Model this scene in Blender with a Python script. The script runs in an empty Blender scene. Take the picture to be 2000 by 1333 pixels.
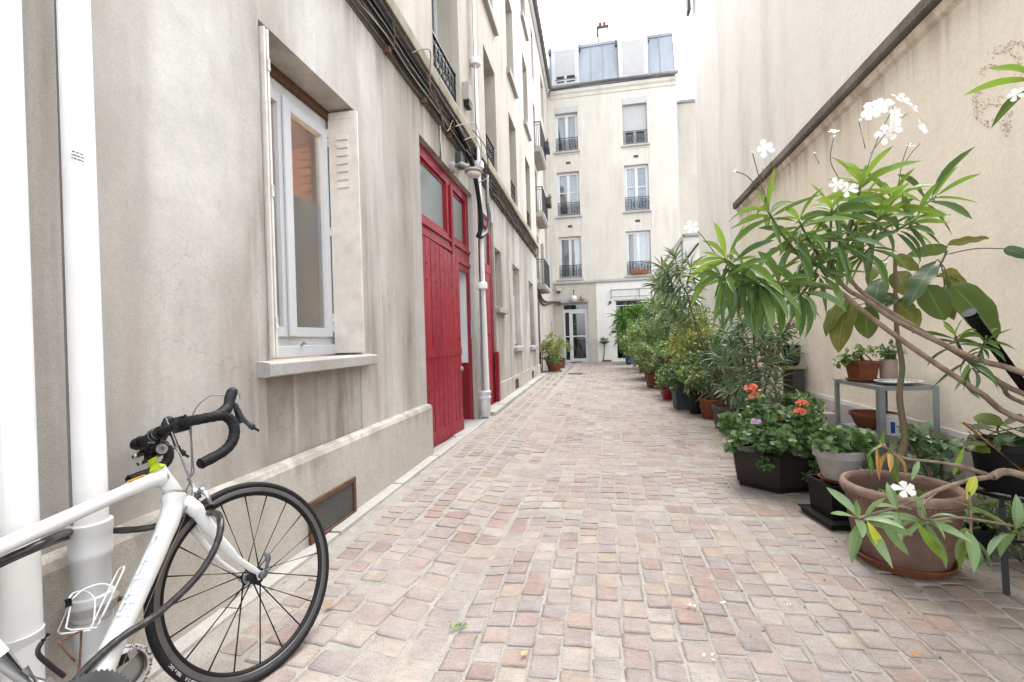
import bpy, bmesh, math, random
import numpy as np
from mathutils import Vector, Matrix
random.seed(7); RNG = np.random.default_rng(11)
scene = bpy.context.scene
col = scene.collection

# ---------------------------------------------------------------- camera
CAM_H = 1.152
yaw, roll, pitch = math.radians(10.2), 0.030, math.radians(-0.18)
Fh = Vector((-math.sin(yaw), math.cos(yaw), 0)); R0 = Vector((math.cos(yaw), math.sin(yaw), 0)); Z0 = Vector((0, 0, 1))
FW = Fh*math.cos(pitch) + Z0*math.sin(pitch); U1 = Z0*math.cos(pitch) - Fh*math.sin(pitch)
RT = R0*math.cos(roll) - U1*math.sin(roll); UP = U1*math.cos(roll) + R0*math.sin(roll)
cam = bpy.data.cameras.new('camera'); cam_ob = bpy.data.objects.new('camera', cam); col.objects.link(cam_ob)
cam.sensor_width = 36; cam.lens = 16.0; cam.clip_start = 0.05; cam.clip_end = 2000
M = Matrix.Identity(4)
for i in range(3):
    M[i][0] = RT[i]; M[i][1] = UP[i]; M[i][2] = -FW[i]
M[0][3], M[1][3], M[2][3] = 0, 0, CAM_H
cam_ob.matrix_world = M
scene.camera = cam_ob

# ---------------------------------------------------------------- daylight (bright overcast)
SUN_EL, SUN_AZ = 62, 12          # azimuth measured clockwise from +Y: the bright part of the cloud stands high over the far end of the alley
world = bpy.data.worlds.new('World'); scene.world = world; world.use_nodes = True
wn = world.node_tree.nodes; wl = world.node_tree.links
for n in list(wn): wn.remove(n)
wo = wn.new('ShaderNodeOutputWorld'); bg = wn.new('ShaderNodeBackground'); sky = wn.new('ShaderNodeTexSky'); hs = wn.new('ShaderNodeHueSaturation')
sky.sky_type = 'NISHITA'; sky.sun_disc = False
sky.sun_elevation = math.radians(SUN_EL); sky.sun_rotation = math.radians(SUN_AZ)
sky.air_density = 1.0; sky.dust_density = 1.5; sky.ozone_density = 1.0
hs.inputs['Saturation'].default_value = 0.22      # cloud cover: the blue is almost gone
wl.new(sky.outputs[0], hs.inputs['Color']); wl.new(hs.outputs[0], bg.inputs['Color']); wl.new(bg.outputs[0], wo.inputs['Surface'])
bg.inputs['Strength'].default_value = 0.15
sun = bpy.data.lights.new('sun', 'SUN'); sun_ob = bpy.data.objects.new('sun', sun); col.objects.link(sun_ob)
sun.energy = 0.8; sun.angle = math.radians(60); sun.color = (1.0, 0.98, 0.95)
az = math.radians(SUN_AZ); el = math.radians(SUN_EL)
sd = Vector((math.sin(az)*math.cos(el), math.cos(az)*math.cos(el), math.sin(el)))
sun_ob.rotation_euler = sd.to_track_quat('Z', 'Y').to_euler(); sun_ob.location = (0, 0, 30)
vs = scene.view_settings
vs.view_transform = 'Standard'; vs.look = 'None'; vs.gamma = 1; vs.use_curve_mapping = False
vs.exposure = 2.85

# ---------------------------------------------------------------- object helpers
WORLD = {}
def thing(name, label, cat, loc=(0, 0, 0), group=None):
    o = bpy.data.objects.new(name, None); col.objects.link(o); o.location = loc; o.empty_display_size = .1
    WORLD[o.name] = Vector(loc); o['label'] = label; o['category'] = cat
    if group: o['group'] = group
    return o
def tag(o, label=None, cat=None, group=None, kind=None):
    for k, v in (('label', label), ('category', cat), ('group', group), ('kind', kind)):
        if v: o[k] = v
    return o
def link(name, me, parent=None, mw=None):
    o = bpy.data.objects.new(name, me); col.objects.link(o)
    if parent is not None:
        o.parent = parent; WORLD[o.name] = WORLD[parent.name].copy()
        if mw is not None:
            o.matrix_basis = Matrix.Translation(-WORLD[parent.name]) @ mw
    else:
        WORLD[o.name] = Vector((0, 0, 0))
        if mw is not None: o.matrix_basis = mw; WORLD[o.name] = mw.translation.copy()
    return o
def frame_of(d):
    d = Vector(d).normalized(); a = Vector((0, 0, 1)) if abs(d.z) < .95 else Vector((1, 0, 0))
    x = d.cross(a).normalized(); y = x.cross(d).normalized()
    return x, y, d
class MB:
    """collects shapes in world coordinates; build() links them as one mesh object"""
    def __init__(s): s.v = []; s.f = []
    def add(s, vs, fs):
        n = len(s.v); s.v += [tuple(v) for v in vs]; s.f += [tuple(i+n for i in f) for f in fs]; return s
    def box(s, x0, x1, y0, y1, z0, z1):
        return s.add([(x0,y0,z0),(x1,y0,z0),(x1,y1,z0),(x0,y1,z0),(x0,y0,z1),(x1,y0,z1),(x1,y1,z1),(x0,y1,z1)],
            [(0,3,2,1),(4,5,6,7),(0,1,5,4),(1,2,6,5),(2,3,7,6),(3,0,4,7)])
    def bbox(s, x0, x1, y0, y1, z0, z1, b=.006):
        """box with bevelled edges"""
        bm = bmesh.new(); bmesh.ops.create_cube(bm, size=1)
        for v in bm.verts: v.co = Vector(((x0+x1)/2+v.co.x*(x1-x0), (y0+y1)/2+v.co.y*(y1-y0), (z0+z1)/2+v.co.z*(z1-z0)))
        bmesh.ops.bevel(bm, geom=bm.edges[:], offset=b, segments=2, affect='EDGES', profile=.6)
        return s.bm(bm)
    def bm(s, bm):
        bm.verts.index_update(); s.add([v.co for v in bm.verts], [[v.index for v in f.verts] for f in bm.faces]); bm.free(); return s
    def tube(s, pts, r, n=8, cap=True, sx=1.0):
        pts = [Vector(p) for p in pts]; k = len(pts); rs = r if isinstance(r, (list, tuple)) else [r]*k
        base = len(s.v); prev = None
        for i, p in enumerate(pts):
            d = (pts[min(i+1, k-1)] - pts[max(i-1, 0)])
            if d.length < 1e-9: d = Vector((0, 0, 1))
            d.normalize()
            if prev is None: x, y, _ = frame_of(d)
            else:
                x = prev - d*prev.dot(d)
                if x.length < 1e-6: x, y, _ = frame_of(d)
                x.normalize(); y = d.cross(x)
            prev = x
            for j in range(n):
                a = 2*math.pi*j/n; q = p + (x*math.cos(a)*sx + y*math.sin(a))*rs[i]; s.v.append(tuple(q))
        for i in range(k-1):
            for j in range(n):
                a = base+i*n+j; b = base+i*n+(j+1) % n; s.f.append((a, b, b+n, a+n))
        if cap:
            s.f.append(tuple(base+j for j in reversed(range(n)))); s.f.append(tuple(base+(k-1)*n+j for j in range(n)))
        return s
    def bar(s, a, b, w, h, up=(0, 0, 1)):
        """rectangular bar from a to b"""
        a = Vector(a); b = Vector(b); d = (b-a).normalized(); u = Vector(up); x = d.cross(u)
        if x.length < 1e-5: x = d.cross(Vector((1, 0, 0)))
        x.normalize(); u = x.cross(d)
        vs = [p + x*sx*w/2 + u*su*h/2 for p in (a, b) for sx, su in ((-1,-1),(1,-1),(1,1),(-1,1))]
        return s.add(vs, [(0,1,2,3),(7,6,5,4),(0,4,5,1),(1,5,6,2),(2,6,7,3),(3,7,4,0)])
    def lathe(s, prof, c, n=32, ax=(0, 0, 1), closed=False, sq=0.0):
        """prof: (radius, height) along axis ax from point c"""
        x, y, d = frame_of(ax) if tuple(ax) != (0, 0, 1) else (Vector((1,0,0)), Vector((0,1,0)), Vector((0,0,1)))
        c = Vector(c); base = len(s.v); k = len(prof)
        for r, h in prof:
            for j in range(n):
                a = 2*math.pi*j/n; s.v.append(tuple(c + d*h + (x*math.cos(a) + y*math.sin(a))*r))
        for i in range(k if closed else k-1):
            i2 = (i+1) % k
            for j in range(n):
                j2 = (j+1) % n
                s.f.append((base+i*n+j, base+i*n+j2, base+i2*n+j2, base+i2*n+j))
        if not closed:
            if prof[0][0] > 1e-6: s.f.append(tuple(base+j for j in reversed(range(n))))
            if prof[-1][0] > 1e-6: s.f.append(tuple(base+(k-1)*n+j for j in range(n)))
        return s
    def prism(s, poly, w0, w1, m):
        """poly in (u,v); m(u,v,w)->world"""
        n = len(poly); vs = [m(u, v, w0) for u, v in poly] + [m(u, v, w1) for u, v in poly]
        fs = [tuple(range(n)), tuple(reversed(range(n, 2*n)))] + [(i, i+n, (i+1) % n+n, (i+1) % n) for i in range(n)]
        return s.add(vs, fs)
    def sphere(s, c, r, seg=16, rings=10, sc=(1, 1, 1)):
        bm = bmesh.new(); bmesh.ops.create_uvsphere(bm, u_segments=seg, v_segments=rings, radius=1)
        for v in bm.verts: v.co = Vector((c[0]+v.co.x*r*sc[0], c[1]+v.co.y*r*sc[1], c[2]+v.co.z*r*sc[2]))
        return s.bm(bm)
    def slab(s, u0, u1, v0, v1, depth, holes, m, cell=None):
        """wall with openings; holes (u0,u1,v0,v1[,d]) are cut through or d deep; m(u,v,w)->world, w=0 front, w=depth back"""
        us = sorted({u0, u1} | {h[0] for h in holes} | {h[1] for h in holes}); vv = sorted({v0, v1} | {h[2] for h in holes} | {h[3] for h in holes})
        us = [u for u in us if u0-1e-9 <= u <= u1+1e-9]; vv = [v for v in vv if v0-1e-9 <= v <= v1+1e-9]
        def hole(a, b):
            for h in holes:
                if h[0] < a < h[1] and h[2] < b < h[3]: return h
        def q(*p): s.add([m(*a) for a in p], [(0, 1, 2, 3)])
        for i in range(len(us)-1):
            for j in range(len(vv)-1):
                a, b, c, d = us[i], us[i+1], vv[j], vv[j+1]; h = hole((a+b)/2, (c+d)/2)
                if h is None:
                    q((a,c,0),(b,c,0),(b,d,0),(a,d,0)); q((a,c,depth),(a,d,depth),(b,d,depth),(b,c,depth))
                elif len(h) > 4:
                    q((a,c,h[4]),(b,c,h[4]),(b,d,h[4]),(a,d,h[4]))
        for h in holes:
            a, b, c, d = h[:4]; dd = h[4] if len(h) > 4 else depth
            a = max(a, u0); b = min(b, u1); c = max(c, v0); d = min(d, v1)
            q((a,c,0),(a,d,0),(a,d,dd),(a,c,dd)); q((b,c,0),(b,c,dd),(b,d,dd),(b,d,0))
            q((a,d,0),(b,d,0),(b,d,dd),(a,d,dd)); q((a,c,0),(a,c,dd),(b,c,dd),(b,c,0))
        for p in (((u0,v0),(u1,v0)), ((u1,v0),(u1,v1)), ((u1,v1),(u0,v1)), ((u0,v1),(u0,v0))):
            (a, c), (b, d) = p; q((a,c,0),(a,c,depth),(b,d,depth),(b,d,0))
        return s
    def build(s, name, mat, parent=None, smooth=False, angle=None):
        me = bpy.data.meshes.new(name)
        off = WORLD[parent.name] if parent is not None else Vector((0, 0, 0))
        me.from_pydata([(v[0]-off.x, v[1]-off.y, v[2]-off.z) for v in s.v], [], s.f); me.update()
        bm = bmesh.new(); bm.from_mesh(me); bmesh.ops.recalc_face_normals(bm, faces=bm.faces); bm.to_mesh(me); bm.free()
        if mat: me.materials.append(mat)
        if smooth:
            me.polygons.foreach_set('use_smooth', [True]*len(me.polygons))
            if angle: me.set_sharp_from_angle(angle=math.radians(angle))
        return link(name, me, parent)
def B(*a): return MB().box(*a)
def smooth_path(pts, n=8, closed=False):
    """Catmull-Rom through pts"""
    P = [Vector(p) for p in pts]; out = []; k = len(P)
    for i in range(k-1):
        p0 = P[max(i-1, 0)]; p1 = P[i]; p2 = P[i+1]; p3 = P[min(i+2, k-1)]
        for j in range(n):
            t = j/n; out.append(.5*((2*p1) + (p2-p0)*t + (2*p0-5*p1+4*p2-p3)*t*t + (3*p1-p0-3*p2+p3)*t**3))
    out.append(P[-1]); return out

# ---------------------------------------------------------------- material helpers
def nodes(name):
    m = bpy.data.materials.new(name); m.use_nodes = True; nt = m.node_tree; p = nt.nodes['Principled BSDF']
    return m, nt, p
def N(nt, t, **kw):
    n = nt.nodes.new(t)
    for k, v in kw.items():
        if k in n.inputs: n.inputs[k].default_value = v
        else: setattr(n, k, v)
    return n
def ramp(nt, fac, stops, interp='LINEAR'):
    r = nt.nodes.new('ShaderNodeValToRGB'); r.color_ramp.interpolation = interp
    while len(r.color_ramp.elements) < len(stops): r.color_ramp.elements.new(.5)
    for e, (p, c) in zip(r.color_ramp.elements, stops):
        e.position = p; e.color = (*c, 1) if len(c) == 3 else c
    nt.links.new(fac, r.inputs[0]); return r.outputs[0]
def mixc(nt, fac, a, b, mode='MIX'):
    x = nt.nodes.new('ShaderNodeMix'); x.data_type = 'RGBA'; x.blend_type = mode
    for sock, val in ((x.inputs[0], fac), (x.inputs[6], a), (x.inputs[7], b)):
        if isinstance(val, (int, float)): sock.default_value = val
        elif isinstance(val, tuple): sock.default_value = (*val, 1) if len(val) == 3 else val
        else: nt.links.new(val, sock)
    return x.outputs[2]
def coords(nt, scale=(1, 1, 1), kind='Object'):
    tc = nt.nodes.new('ShaderNodeTexCoord'); mp = nt.nodes.new('ShaderNodeMapping'); mp.inputs['Scale'].default_value = scale
    nt.links.new(tc.outputs[kind], mp.inputs['Vector']); return mp.outputs[0]
def noise(nt, scale, detail=4, rough=.6, stretch=(1, 1, 1), kind='Object', dist=0):
    n = N(nt, 'ShaderNodeTexNoise', Scale=scale, Detail=detail, Roughness=rough, Distortion=dist)
    nt.links.new(coords(nt, stretch, kind), n.inputs['Vector']); return n.outputs['Fac']
def bump(nt, p, h, strength=.3, dist=.01):
    b = N(nt, 'ShaderNodeBump', Strength=strength, Distance=dist); nt.links.new(h, b.inputs['Height']); nt.links.new(b.outputs[0], p.inputs['Normal']); return b
def math_(nt, op, a, b=0.0):
    x = nt.nodes.new('ShaderNodeMath'); x.operation = op
    for s, v in ((x.inputs[0], a), (x.inputs[1], b)):
        if isinstance(v, (int, float)): s.default_value = v
        else: nt.links.new(v, s)
    return x.outputs[0]
# the photograph is exposed far up: real-world tones of the painted and moulded things
ALB = dict(white_paint=.74, white_plastic_pipe=1.0, dry_root_trace=1.1, white_window_frame=.72, worn_white_shutter=1.0, roller_shutter_white=.55, corridor_white=.85, white_bike_lacquer=.66, net_curtain=.55, grey_blind=.5, zinc_sheet=1.15, zinc_gutter=.75,
    red_gloss_paint=1.0, deep_red_wall_paint=.75, rusty_iron=.45, black_iron=.3, black_plastic=.28, bar_tape=.3, tyre_rubber=.35, rubber_hood=.35, fluorescent_tape=.8, orange_decal=.7, brushed_alloy=.75, orange_room_wall=.75,
    weathered_brown_clay=.88, worn_clay_rim=.85, galvanised_shelf=.8, brown_stem=.8, white_clay_pot=.6, white_porcelain=.7, dark_room=.4, pale_blue_decal=.8, grey_anodised_rim=.6, distant_ground=1.0, grey_brown_bark=1.05, bamboo_cane=1.2, pale_board=.6, potting_soil=.6)
def simple(name, c1, c2=None, rough=.6, scale=6, metal=0.0, spec=.4, bstr=.15, bscale=60, stretch=(1, 1, 1), coat=0, lo=.35, hi=.65):
    m, nt, p = nodes(name); c2 = c2 or tuple(c*.8 for c in c1)
    k = ALB.get(name, .5); c1 = tuple(c*k for c in c1); c2 = tuple(c*k for c in c2)
    f = noise(nt, scale, 5, .62, stretch); nt.links.new(ramp(nt, f, [(lo, c2), (hi, c1)]), p.inputs['Base Color'])
    p.inputs['Roughness'].default_value = rough; p.inputs['Metallic'].default_value = metal; p.inputs['Specular IOR Level'].default_value = spec
    p.inputs['Coat Weight'].default_value = coat
    if bstr: bump(nt, p, noise(nt, bscale, 3, .6, stretch), bstr, .004)
    return m
def plaster(name, base, stain, pale, streak=.5, speck=.25, grain=240, bst=.35, streak_scale=3.0, lo=.42, hi=.72, patch=.5, drip=None, broad=0):
    """rendered wall: cloudy tone, vertical run-down streaks, sandy grain"""
    m, nt, p = nodes(name)
    big = noise(nt, .9, 5, .6); c = ramp(nt, big, [(.3, base), (.55, tuple((a+b)/2 for a, b in zip(base, pale))), (.75, pale)])
    st = noise(nt, streak_scale, 6, .62, (1, 1, .11)); st2 = noise(nt, .8, 4, .6, (1, 1, .5))
    f = ramp(nt, st, [(lo, (0, 0, 0)), (hi, (1, 1, 1))]); f2 = ramp(nt, st2, [(.40, (.04,)*3), (.62, (1,)*3)])
    fm = math_(nt, 'MULTIPLY', math_(nt, 'MULTIPLY', f, f2), streak)
    c = mixc(nt, fm, c, stain)
    pl = ramp(nt, noise(nt, 5.5, 4, .55, (1, 1, .05)), [(.58, (0,)*3), (.7, (1,)*3)])
    c = mixc(nt, math_(nt, 'MULTIPLY', pl, streak*.6), c, pale)
    mott = ramp(nt, noise(nt, 4.5, 7, .7), [(.42, (0,)*3), (.62, (1,)*3)])
    c = mixc(nt, math_(nt, 'MULTIPLY', mott, patch*.35), c, tuple(x*.82 for x in base))
    fine = ramp(nt, noise(nt, 38, 6, .75), [(.30, (.80,)*3), (.52, (1,)*3), (.72, (1.10,)*3)]); c = mixc(nt, .55, c, fine, 'MULTIPLY')
    if broad:
        b1 = ramp(nt, noise(nt, 1.15, 4, .55, (1, 1, .16), dist=.3), [(.47, (0,)*3), (.60, (1,)*3)]); b2 = ramp(nt, noise(nt, .45, 3, .6), [(.40, (.15,)*3), (.6, (1,)*3)])
        c = mixc(nt, math_(nt, 'MULTIPLY', math_(nt, 'MULTIPLY', b1, b2), broad), c, tuple((x+y)*.5 for x, y in zip(base, stain)))
    if drip:
        z0, ln = drip; tc = nt.nodes.new('ShaderNodeTexCoord'); sp = nt.nodes.new('ShaderNodeSeparateXYZ'); nt.links.new(tc.outputs['Object'], sp.inputs[0])
        zr = math_(nt, 'DIVIDE', math_(nt, 'SUBTRACT', sp.outputs[2], z0-ln), ln); zf = ramp(nt, zr, [(0, (0,)*3), (1, (1,)*3)])
        dn = noise(nt, 7, 4, .6, (1, 1, .035)); df = ramp(nt, math_(nt, 'MULTIPLY', dn, math_(nt, 'ADD', math_(nt, 'MULTIPLY', zf, .55), .62)), [(.50, (0,)*3), (.66, (1,)*3)])
        c = mixc(nt, math_(nt, 'MULTIPLY', math_(nt, 'MULTIPLY', df, zf), .5), c, tuple(x*.75 for x in stain))
    cr = nt.nodes.new('ShaderNodeTexVoronoi'); cr.feature = 'DISTANCE_TO_EDGE'; cr.inputs['Scale'].default_value = .9
    wv = nt.nodes.new('ShaderNodeVectorMath'); wv.operation = 'ADD'; wn_ = N(nt, 'ShaderNodeTexNoise', Scale=3.5, Detail=6); cc_ = coords(nt); nt.links.new(cc_, wn_.inputs['Vector']); nt.links.new(cc_, wv.inputs[0]); nt.links.new(wn_.outputs['Color'], wv.inputs[1]); nt.links.new(wv.outputs[0], cr.inputs['Vector'])
    ck = math_(nt, 'MULTIPLY', math_(nt, 'LESS_THAN', cr.outputs['Distance'], .0035), ramp(nt, noise(nt, .7, 3), [(.5, (0,)*3), (.6, (1,)*3)])); c = mixc(nt, math_(nt, 'MULTIPLY', ck, .22), c, tuple(x*.6 for x in stain))
    g = noise(nt, grain, 2, .6); gs = ramp(nt, g, [(.33, (.72,)*3), (.5, (1,)*3), (.75, (1.08,)*3)])
    c = mixc(nt, speck, c, gs, 'MULTIPLY')
    nt.links.new(c, p.inputs['Base Color']); p.inputs['Roughness'].default_value = .92; p.inputs['Specular IOR Level'].default_value = .2
    h = math_(nt, 'ADD', math_(nt, 'MULTIPLY', g, .5), noise(nt, 14, 5, .6)); bump(nt, p, h, bst, .006)
    return m
def leaf_mat(name, cols, rib=(.30, .36, .16), rough=.38, trans=.28, ribw=.05, spots=None):
    k_ = .98 if 'petal' in name else (.98 if 'oleander' in name else .66 if 'broad' in name else 1.25 if 'geranium' in name else 1.3); cols = [tuple(x*k_ for x in c) for c in cols]; rib = tuple(x*k_ for x in rib); m, nt, p = nodes(name)
    oi = nt.nodes.new('ShaderNodeObjectInfo'); at = N(nt, 'ShaderNodeAttribute', attribute_name='rnd')
    r = math_(nt, 'FRACT', math_(nt, 'ADD', oi.outputs['Random'], at.outputs['Fac']))
    k = len(cols); c = ramp(nt, r, [(i/max(k-1, 1), cc) for i, cc in enumerate(cols)])
    uv = nt.nodes.new('ShaderNodeUVMap'); sp = nt.nodes.new('ShaderNodeSeparateXYZ'); nt.links.new(uv.outputs[0], sp.inputs[0])
    d = math_(nt, 'ABSOLUTE', math_(nt, 'SUBTRACT', sp.outputs[0], .5))
    ribf = math_(nt, 'LESS_THAN', d, ribw)
    if spots:
        sf = ramp(nt, noise(nt, 9, 4, .6), [(.52, (0,)*3), (.66, (1,)*3)]); c = mixc(nt, math_(nt, 'MULTIPLY', sf, .8), c, spots)
    c = mixc(nt, math_(nt, 'MULTIPLY', ribf, .7), c, rib)
    c = mixc(nt, .5, c, ramp(nt, noise(nt, 30, 3, .6), [(.3, (.75,)*3), (.7, (1.15,)*3)]), 'MULTIPLY')
    nt.links.new(c, p.inputs['Base Color']); p.inputs['Roughness'].default_value = rough; p.inputs['Specular IOR Level'].default_value = .4
    tr = nt.nodes.new('ShaderNodeBsdfTranslucent'); tc = mixc(nt, .35, c, (.30, .42, .05), 'MIX') if 'petal' not in name else c; nt.links.new(tc, tr.inputs[0])
    ms = nt.nodes.new('ShaderNodeMixShader'); ms.inputs[0].default_value = trans
    nt.links.new(p.outputs[0], ms.inputs[1]); nt.links.new(tr.outputs[0], ms.inputs[2])
    nt.links.new(ms.outputs[0], nt.nodes['Material Output'].inputs['Surface'])
    return m
def glass_mat(name, tint=(.95, .97, .97), refl=.35, rough=.02, trans=.65):
    m, nt, p = nodes(name); nt.nodes.remove(p)
    g = N(nt, 'ShaderNodeBsdfGlossy'); g.inputs['Roughness'].default_value = rough; g.inputs['Color'].default_value = (.95, .97, 1, 1)
    t = nt.nodes.new('ShaderNodeBsdfTransparent'); t.inputs[0].default_value = (*tint, 1)
    fr = nt.nodes.new('ShaderNodeFresnel'); fr.inputs['IOR'].default_value = 1.5
    f = math_(nt, 'ADD', math_(nt, 'MULTIPLY', fr.outputs[0], .9), refl*.3)
    ms = nt.nodes.new('ShaderNodeMixShader'); nt.links.new(f, ms.inputs[0]); nt.links.new(t.outputs[0], ms.inputs[1]); nt.links.new(g.outputs[0], ms.inputs[2])
    nt.links.new(ms.outputs[0], nt.nodes['Material Output'].inputs['Surface']); return m
def frosted(name, c, rough=.5, mixf=.5):
    m, nt, p = nodes(name)
    nt.links.new(ramp(nt, noise(nt, 2.0, 3), [(.3, tuple(x*.85 for x in c)), (.7, c)]), p.inputs['Base Color'])
    p.inputs['Roughness'].default_value = rough
    tr = nt.nodes.new('ShaderNodeBsdfTranslucent'); tr.inputs[0].default_value = (*c, 1)
    ms = nt.nodes.new('ShaderNodeMixShader'); ms.inputs[0].default_value = mixf
    nt.links.new(p.outputs[0], ms.inputs[1]); nt.links.new(tr.outputs[0], ms.inputs[2]); nt.links.new(ms.outputs[0], nt.nodes['Material Output'].inputs['Surface']); return m

MAT = {}
MAT['render_left'] = plaster('grey_render', (.445, .425, .40), (.185, .15, .12), (.605, .586, .555), streak=1.0, speck=.75, streak_scale=2.2, lo=.34, hi=.60, patch=1.0, drip=(3.62, .9), broad=.8)
MAT['render_upper'] = plaster('beige_render', (.43, .395, .345), (.24, .195, .15), (.52, .485, .435), streak=.9)
MAT['render_back'] = plaster('cream_render', (.54, .505, .445), (.34, .295, .24), (.60, .57, .515), streak=.6, speck=.15)
MAT['render_panel'] = plaster('dull_render', (.46, .42, .36), (.30, .26, .21), (.52, .485, .43), streak=.5)
MAT['render_white'] = plaster('whitewashed_render', (.68, .66, .62), (.45, .40, .34), (.74, .72, .69), streak=.5)
MAT['plinth'] = plaster('pebbly_plinth', (.435, .40, .355), (.25, .21, .17), (.50, .47, .425), streak=.6, speck=.6, grain=170, bst=.6, drip=(.52, .3))
MAT['stone'] = plaster('pale_stone', (.35, .335, .31), (.19, .17, .145), (.44, .425, .40), streak=.5, speck=.5, bst=.6)
MAT['mossy'] = plaster('mossy_stone', (0.270, 0.252, 0.189), (0.117, 0.117, 0.063), (0.396, 0.378, 0.306), streak=.9, speck=.5, bst=.8, patch=1)
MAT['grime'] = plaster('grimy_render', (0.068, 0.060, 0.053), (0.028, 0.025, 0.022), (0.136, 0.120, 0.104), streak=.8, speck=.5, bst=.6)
MAT['cream_wall'] = plaster('cream_masonry_paint', (.80, .73, .60), (.42, .32, .22), (.83, .77, .655), streak=.6, speck=.18, bst=.6, streak_scale=1.6, lo=.48, hi=.75, drip=(3.18, .9))
MAT['white_wall'] = plaster('old_white_paint', (.79, .765, .72), (.50, .475, .44), (.83, .81, .775), streak=.75, speck=.25, bst=.6, streak_scale=1.8, lo=.42, hi=.72)
MAT['grey_plinth'] = plaster('grey_cement', (0.391, 0.356, 0.333), (0.253, 0.218, 0.184), (0.483, 0.448, 0.425), streak=.5, speck=.4, bst=.6)
MAT['coping'] = plaster('black_stained_stone', (.10, .088, .075), (.035, .03, .026), (.30, .26, .22), streak=.4, speck=.9, grain=90, bst=1.0, patch=1)
MAT['white_paint'] = simple('white_paint', (.80, .80, .80), (.72, .72, .71), .42, 3, spec=.4, bstr=.05, bscale=30)
MAT['pipe_white'] = simple('white_plastic_pipe', (.78, .78, .77), (.70, .69, .67), .45, 4, bstr=.06, bscale=20)
MAT['pvc'] = simple('white_window_frame', (.80, .81, .82), (.74, .75, .76), .3, 2, bstr=0)
MAT['shutter'] = simple('worn_white_shutter', (.66, .62, .57), (.54, .49, .44), .55, 7, bstr=.2, lo=.3, hi=.6)
MAT['far_shutter'] = simple('roller_shutter_white', (.78, .77, .75), (.72, .71, .69), .5, 3, bstr=.05)
MAT['red'] = simple('red_gloss_paint', (.30, .008, .025), (.22, .006, .018), .45, 5, spec=.5, bstr=.12, bscale=35, stretch=(1, 1, .3))
def worn_red():
    m, nt, p = nodes('worn_red_gloss_paint')
    c = ramp(nt, noise(nt, 4, 5, .6, (1, 1, .3)), [(.3, (.200, .004, .015)), (.55, (.265, .006, .022)), (.75, (.31, .014, .03))])
    tc = nt.nodes.new('ShaderNodeTexCoord'); sp = nt.nodes.new('ShaderNodeSeparateXYZ'); nt.links.new(tc.outputs['Object'], sp.inputs[0])
    low = ramp(nt, math_(nt, 'MULTIPLY', sp.outputs[2], 1.0), [(.02, (1,)*3), (.55, (.12,)*3)])
    sc = ramp(nt, noise(nt, 34, 6, .75, (1, 1, .35)), [(.58, (0,)*3), (.68, (1,)*3)]); c = mixc(nt, math_(nt, 'MULTIPLY', math_(nt, 'MULTIPLY', sc, low), .8), c, (.34, .15, .13))
    fd = ramp(nt, noise(nt, 1.4, 5, .65), [(.45, (0,)*3), (.7, (1,)*3)]); c = mixc(nt, math_(nt, 'MULTIPLY', fd, .3), c, (.30, .045, .05))
    nt.links.new(c, p.inputs['Base Color']); nt.links.new(ramp(nt, noise(nt, 9, 4), [(.3, (.38,)*3), (.7, (.62,)*3)]), p.inputs['Roughness']); p.inputs['Specular IOR Level'].default_value = .4
    bump(nt, p, noise(nt, 45, 4, .6, (1, 1, .2)), .25, .003); return m
MAT['red'] = worn_red()
MAT['dark_red'] = simple('deep_red_wall_paint', (.24, .006, .014), (.20, .006, .012), .45, 3, bstr=.05)
MAT['corridor'] = simple('corridor_white', (.75, .75, .76), (.68, .68, .69), .6, 2, bstr=.05)
MAT['rust'] = simple('rusty_iron', (.30, .15, .08), (.16, .08, .05), .8, 25, bstr=.5, bscale=120)
MAT['iron'] = simple('black_iron', (.025, .025, .028), (.045, .042, .04), .5, 20, metal=.3, bstr=.2)
MAT['grey_iron'] = simple('grey_iron', (.16, .17, .18), (.10, .105, .11), .5, 12, metal=.3, bstr=.15)
MAT['zinc'] = simple('zinc_sheet', (.25, .268, .295), (.195, .21, .235), .6, 1.2, metal=.1, bstr=.12, bscale=3, stretch=(1, 1, .25))
MAT['gutter'] = simple('zinc_gutter', (.34, .34, .33), (.24, .24, .235), .5, 4, metal=.4, bstr=.1)
MAT['glass'] = glass_mat('window_glass', refl=.08)
MAT['dark_glass'] = glass_mat('dark_window_glass', (.35, .37, .38), refl=.06)
MAT['frosted'] = frosted('frosted_film', (.90, .86, .77), mixf=.2)
MAT['obscure'] = frosted('obscured_glass', (.42, .47, .46), .25)
MAT['dormer'] = simple('dormer_white', (.95, .95, .95), (.85, .85, .85), .6, 2, bstr=.05)
MAT['trace'] = simple('dry_root_trace', (.50, .38, .28), (.36, .27, .19), .9, 40, bstr=0)
MAT['room'] = simple('dark_room', (.06, .055, .05), (.04, .04, .04), .9, 1, bstr=0)
MAT['orange_room'] = simple('orange_room_wall', (.34, .16, .065), (.29, .13, .05), .8, 2, bstr=0)
MAT['curtain'] = simple('net_curtain', (.72, .72, .72), (.52, .53, .55), .9, 14, bstr=.3, bscale=20, stretch=(1, 1, .02))
MAT['curtain_grey'] = simple('grey_blind', (.42, .40, .39), (.36, .34, .33), .9, 3, bstr=.1)
MAT['curtain_blue'] = simple('blue_curtain', (.22, .36, .46), (.14, .2, .28), .9, 6, bstr=.2)
MAT['rubber'] = simple('tyre_rubber', (.022, .023, .026), (.03, .03, .033), .6, 30, spec=.2, bstr=.2, bscale=200)
MAT['black'] = simple('black_plastic', (.018, .018, .02), (.028, .028, .03), .5, 10, spec=.22, bstr=.08)
MAT['tape'] = simple('bar_tape', (.016, .016, .018), (.03, .03, .032), .65, 40, spec=.2, bstr=.3, bscale=160)
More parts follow.
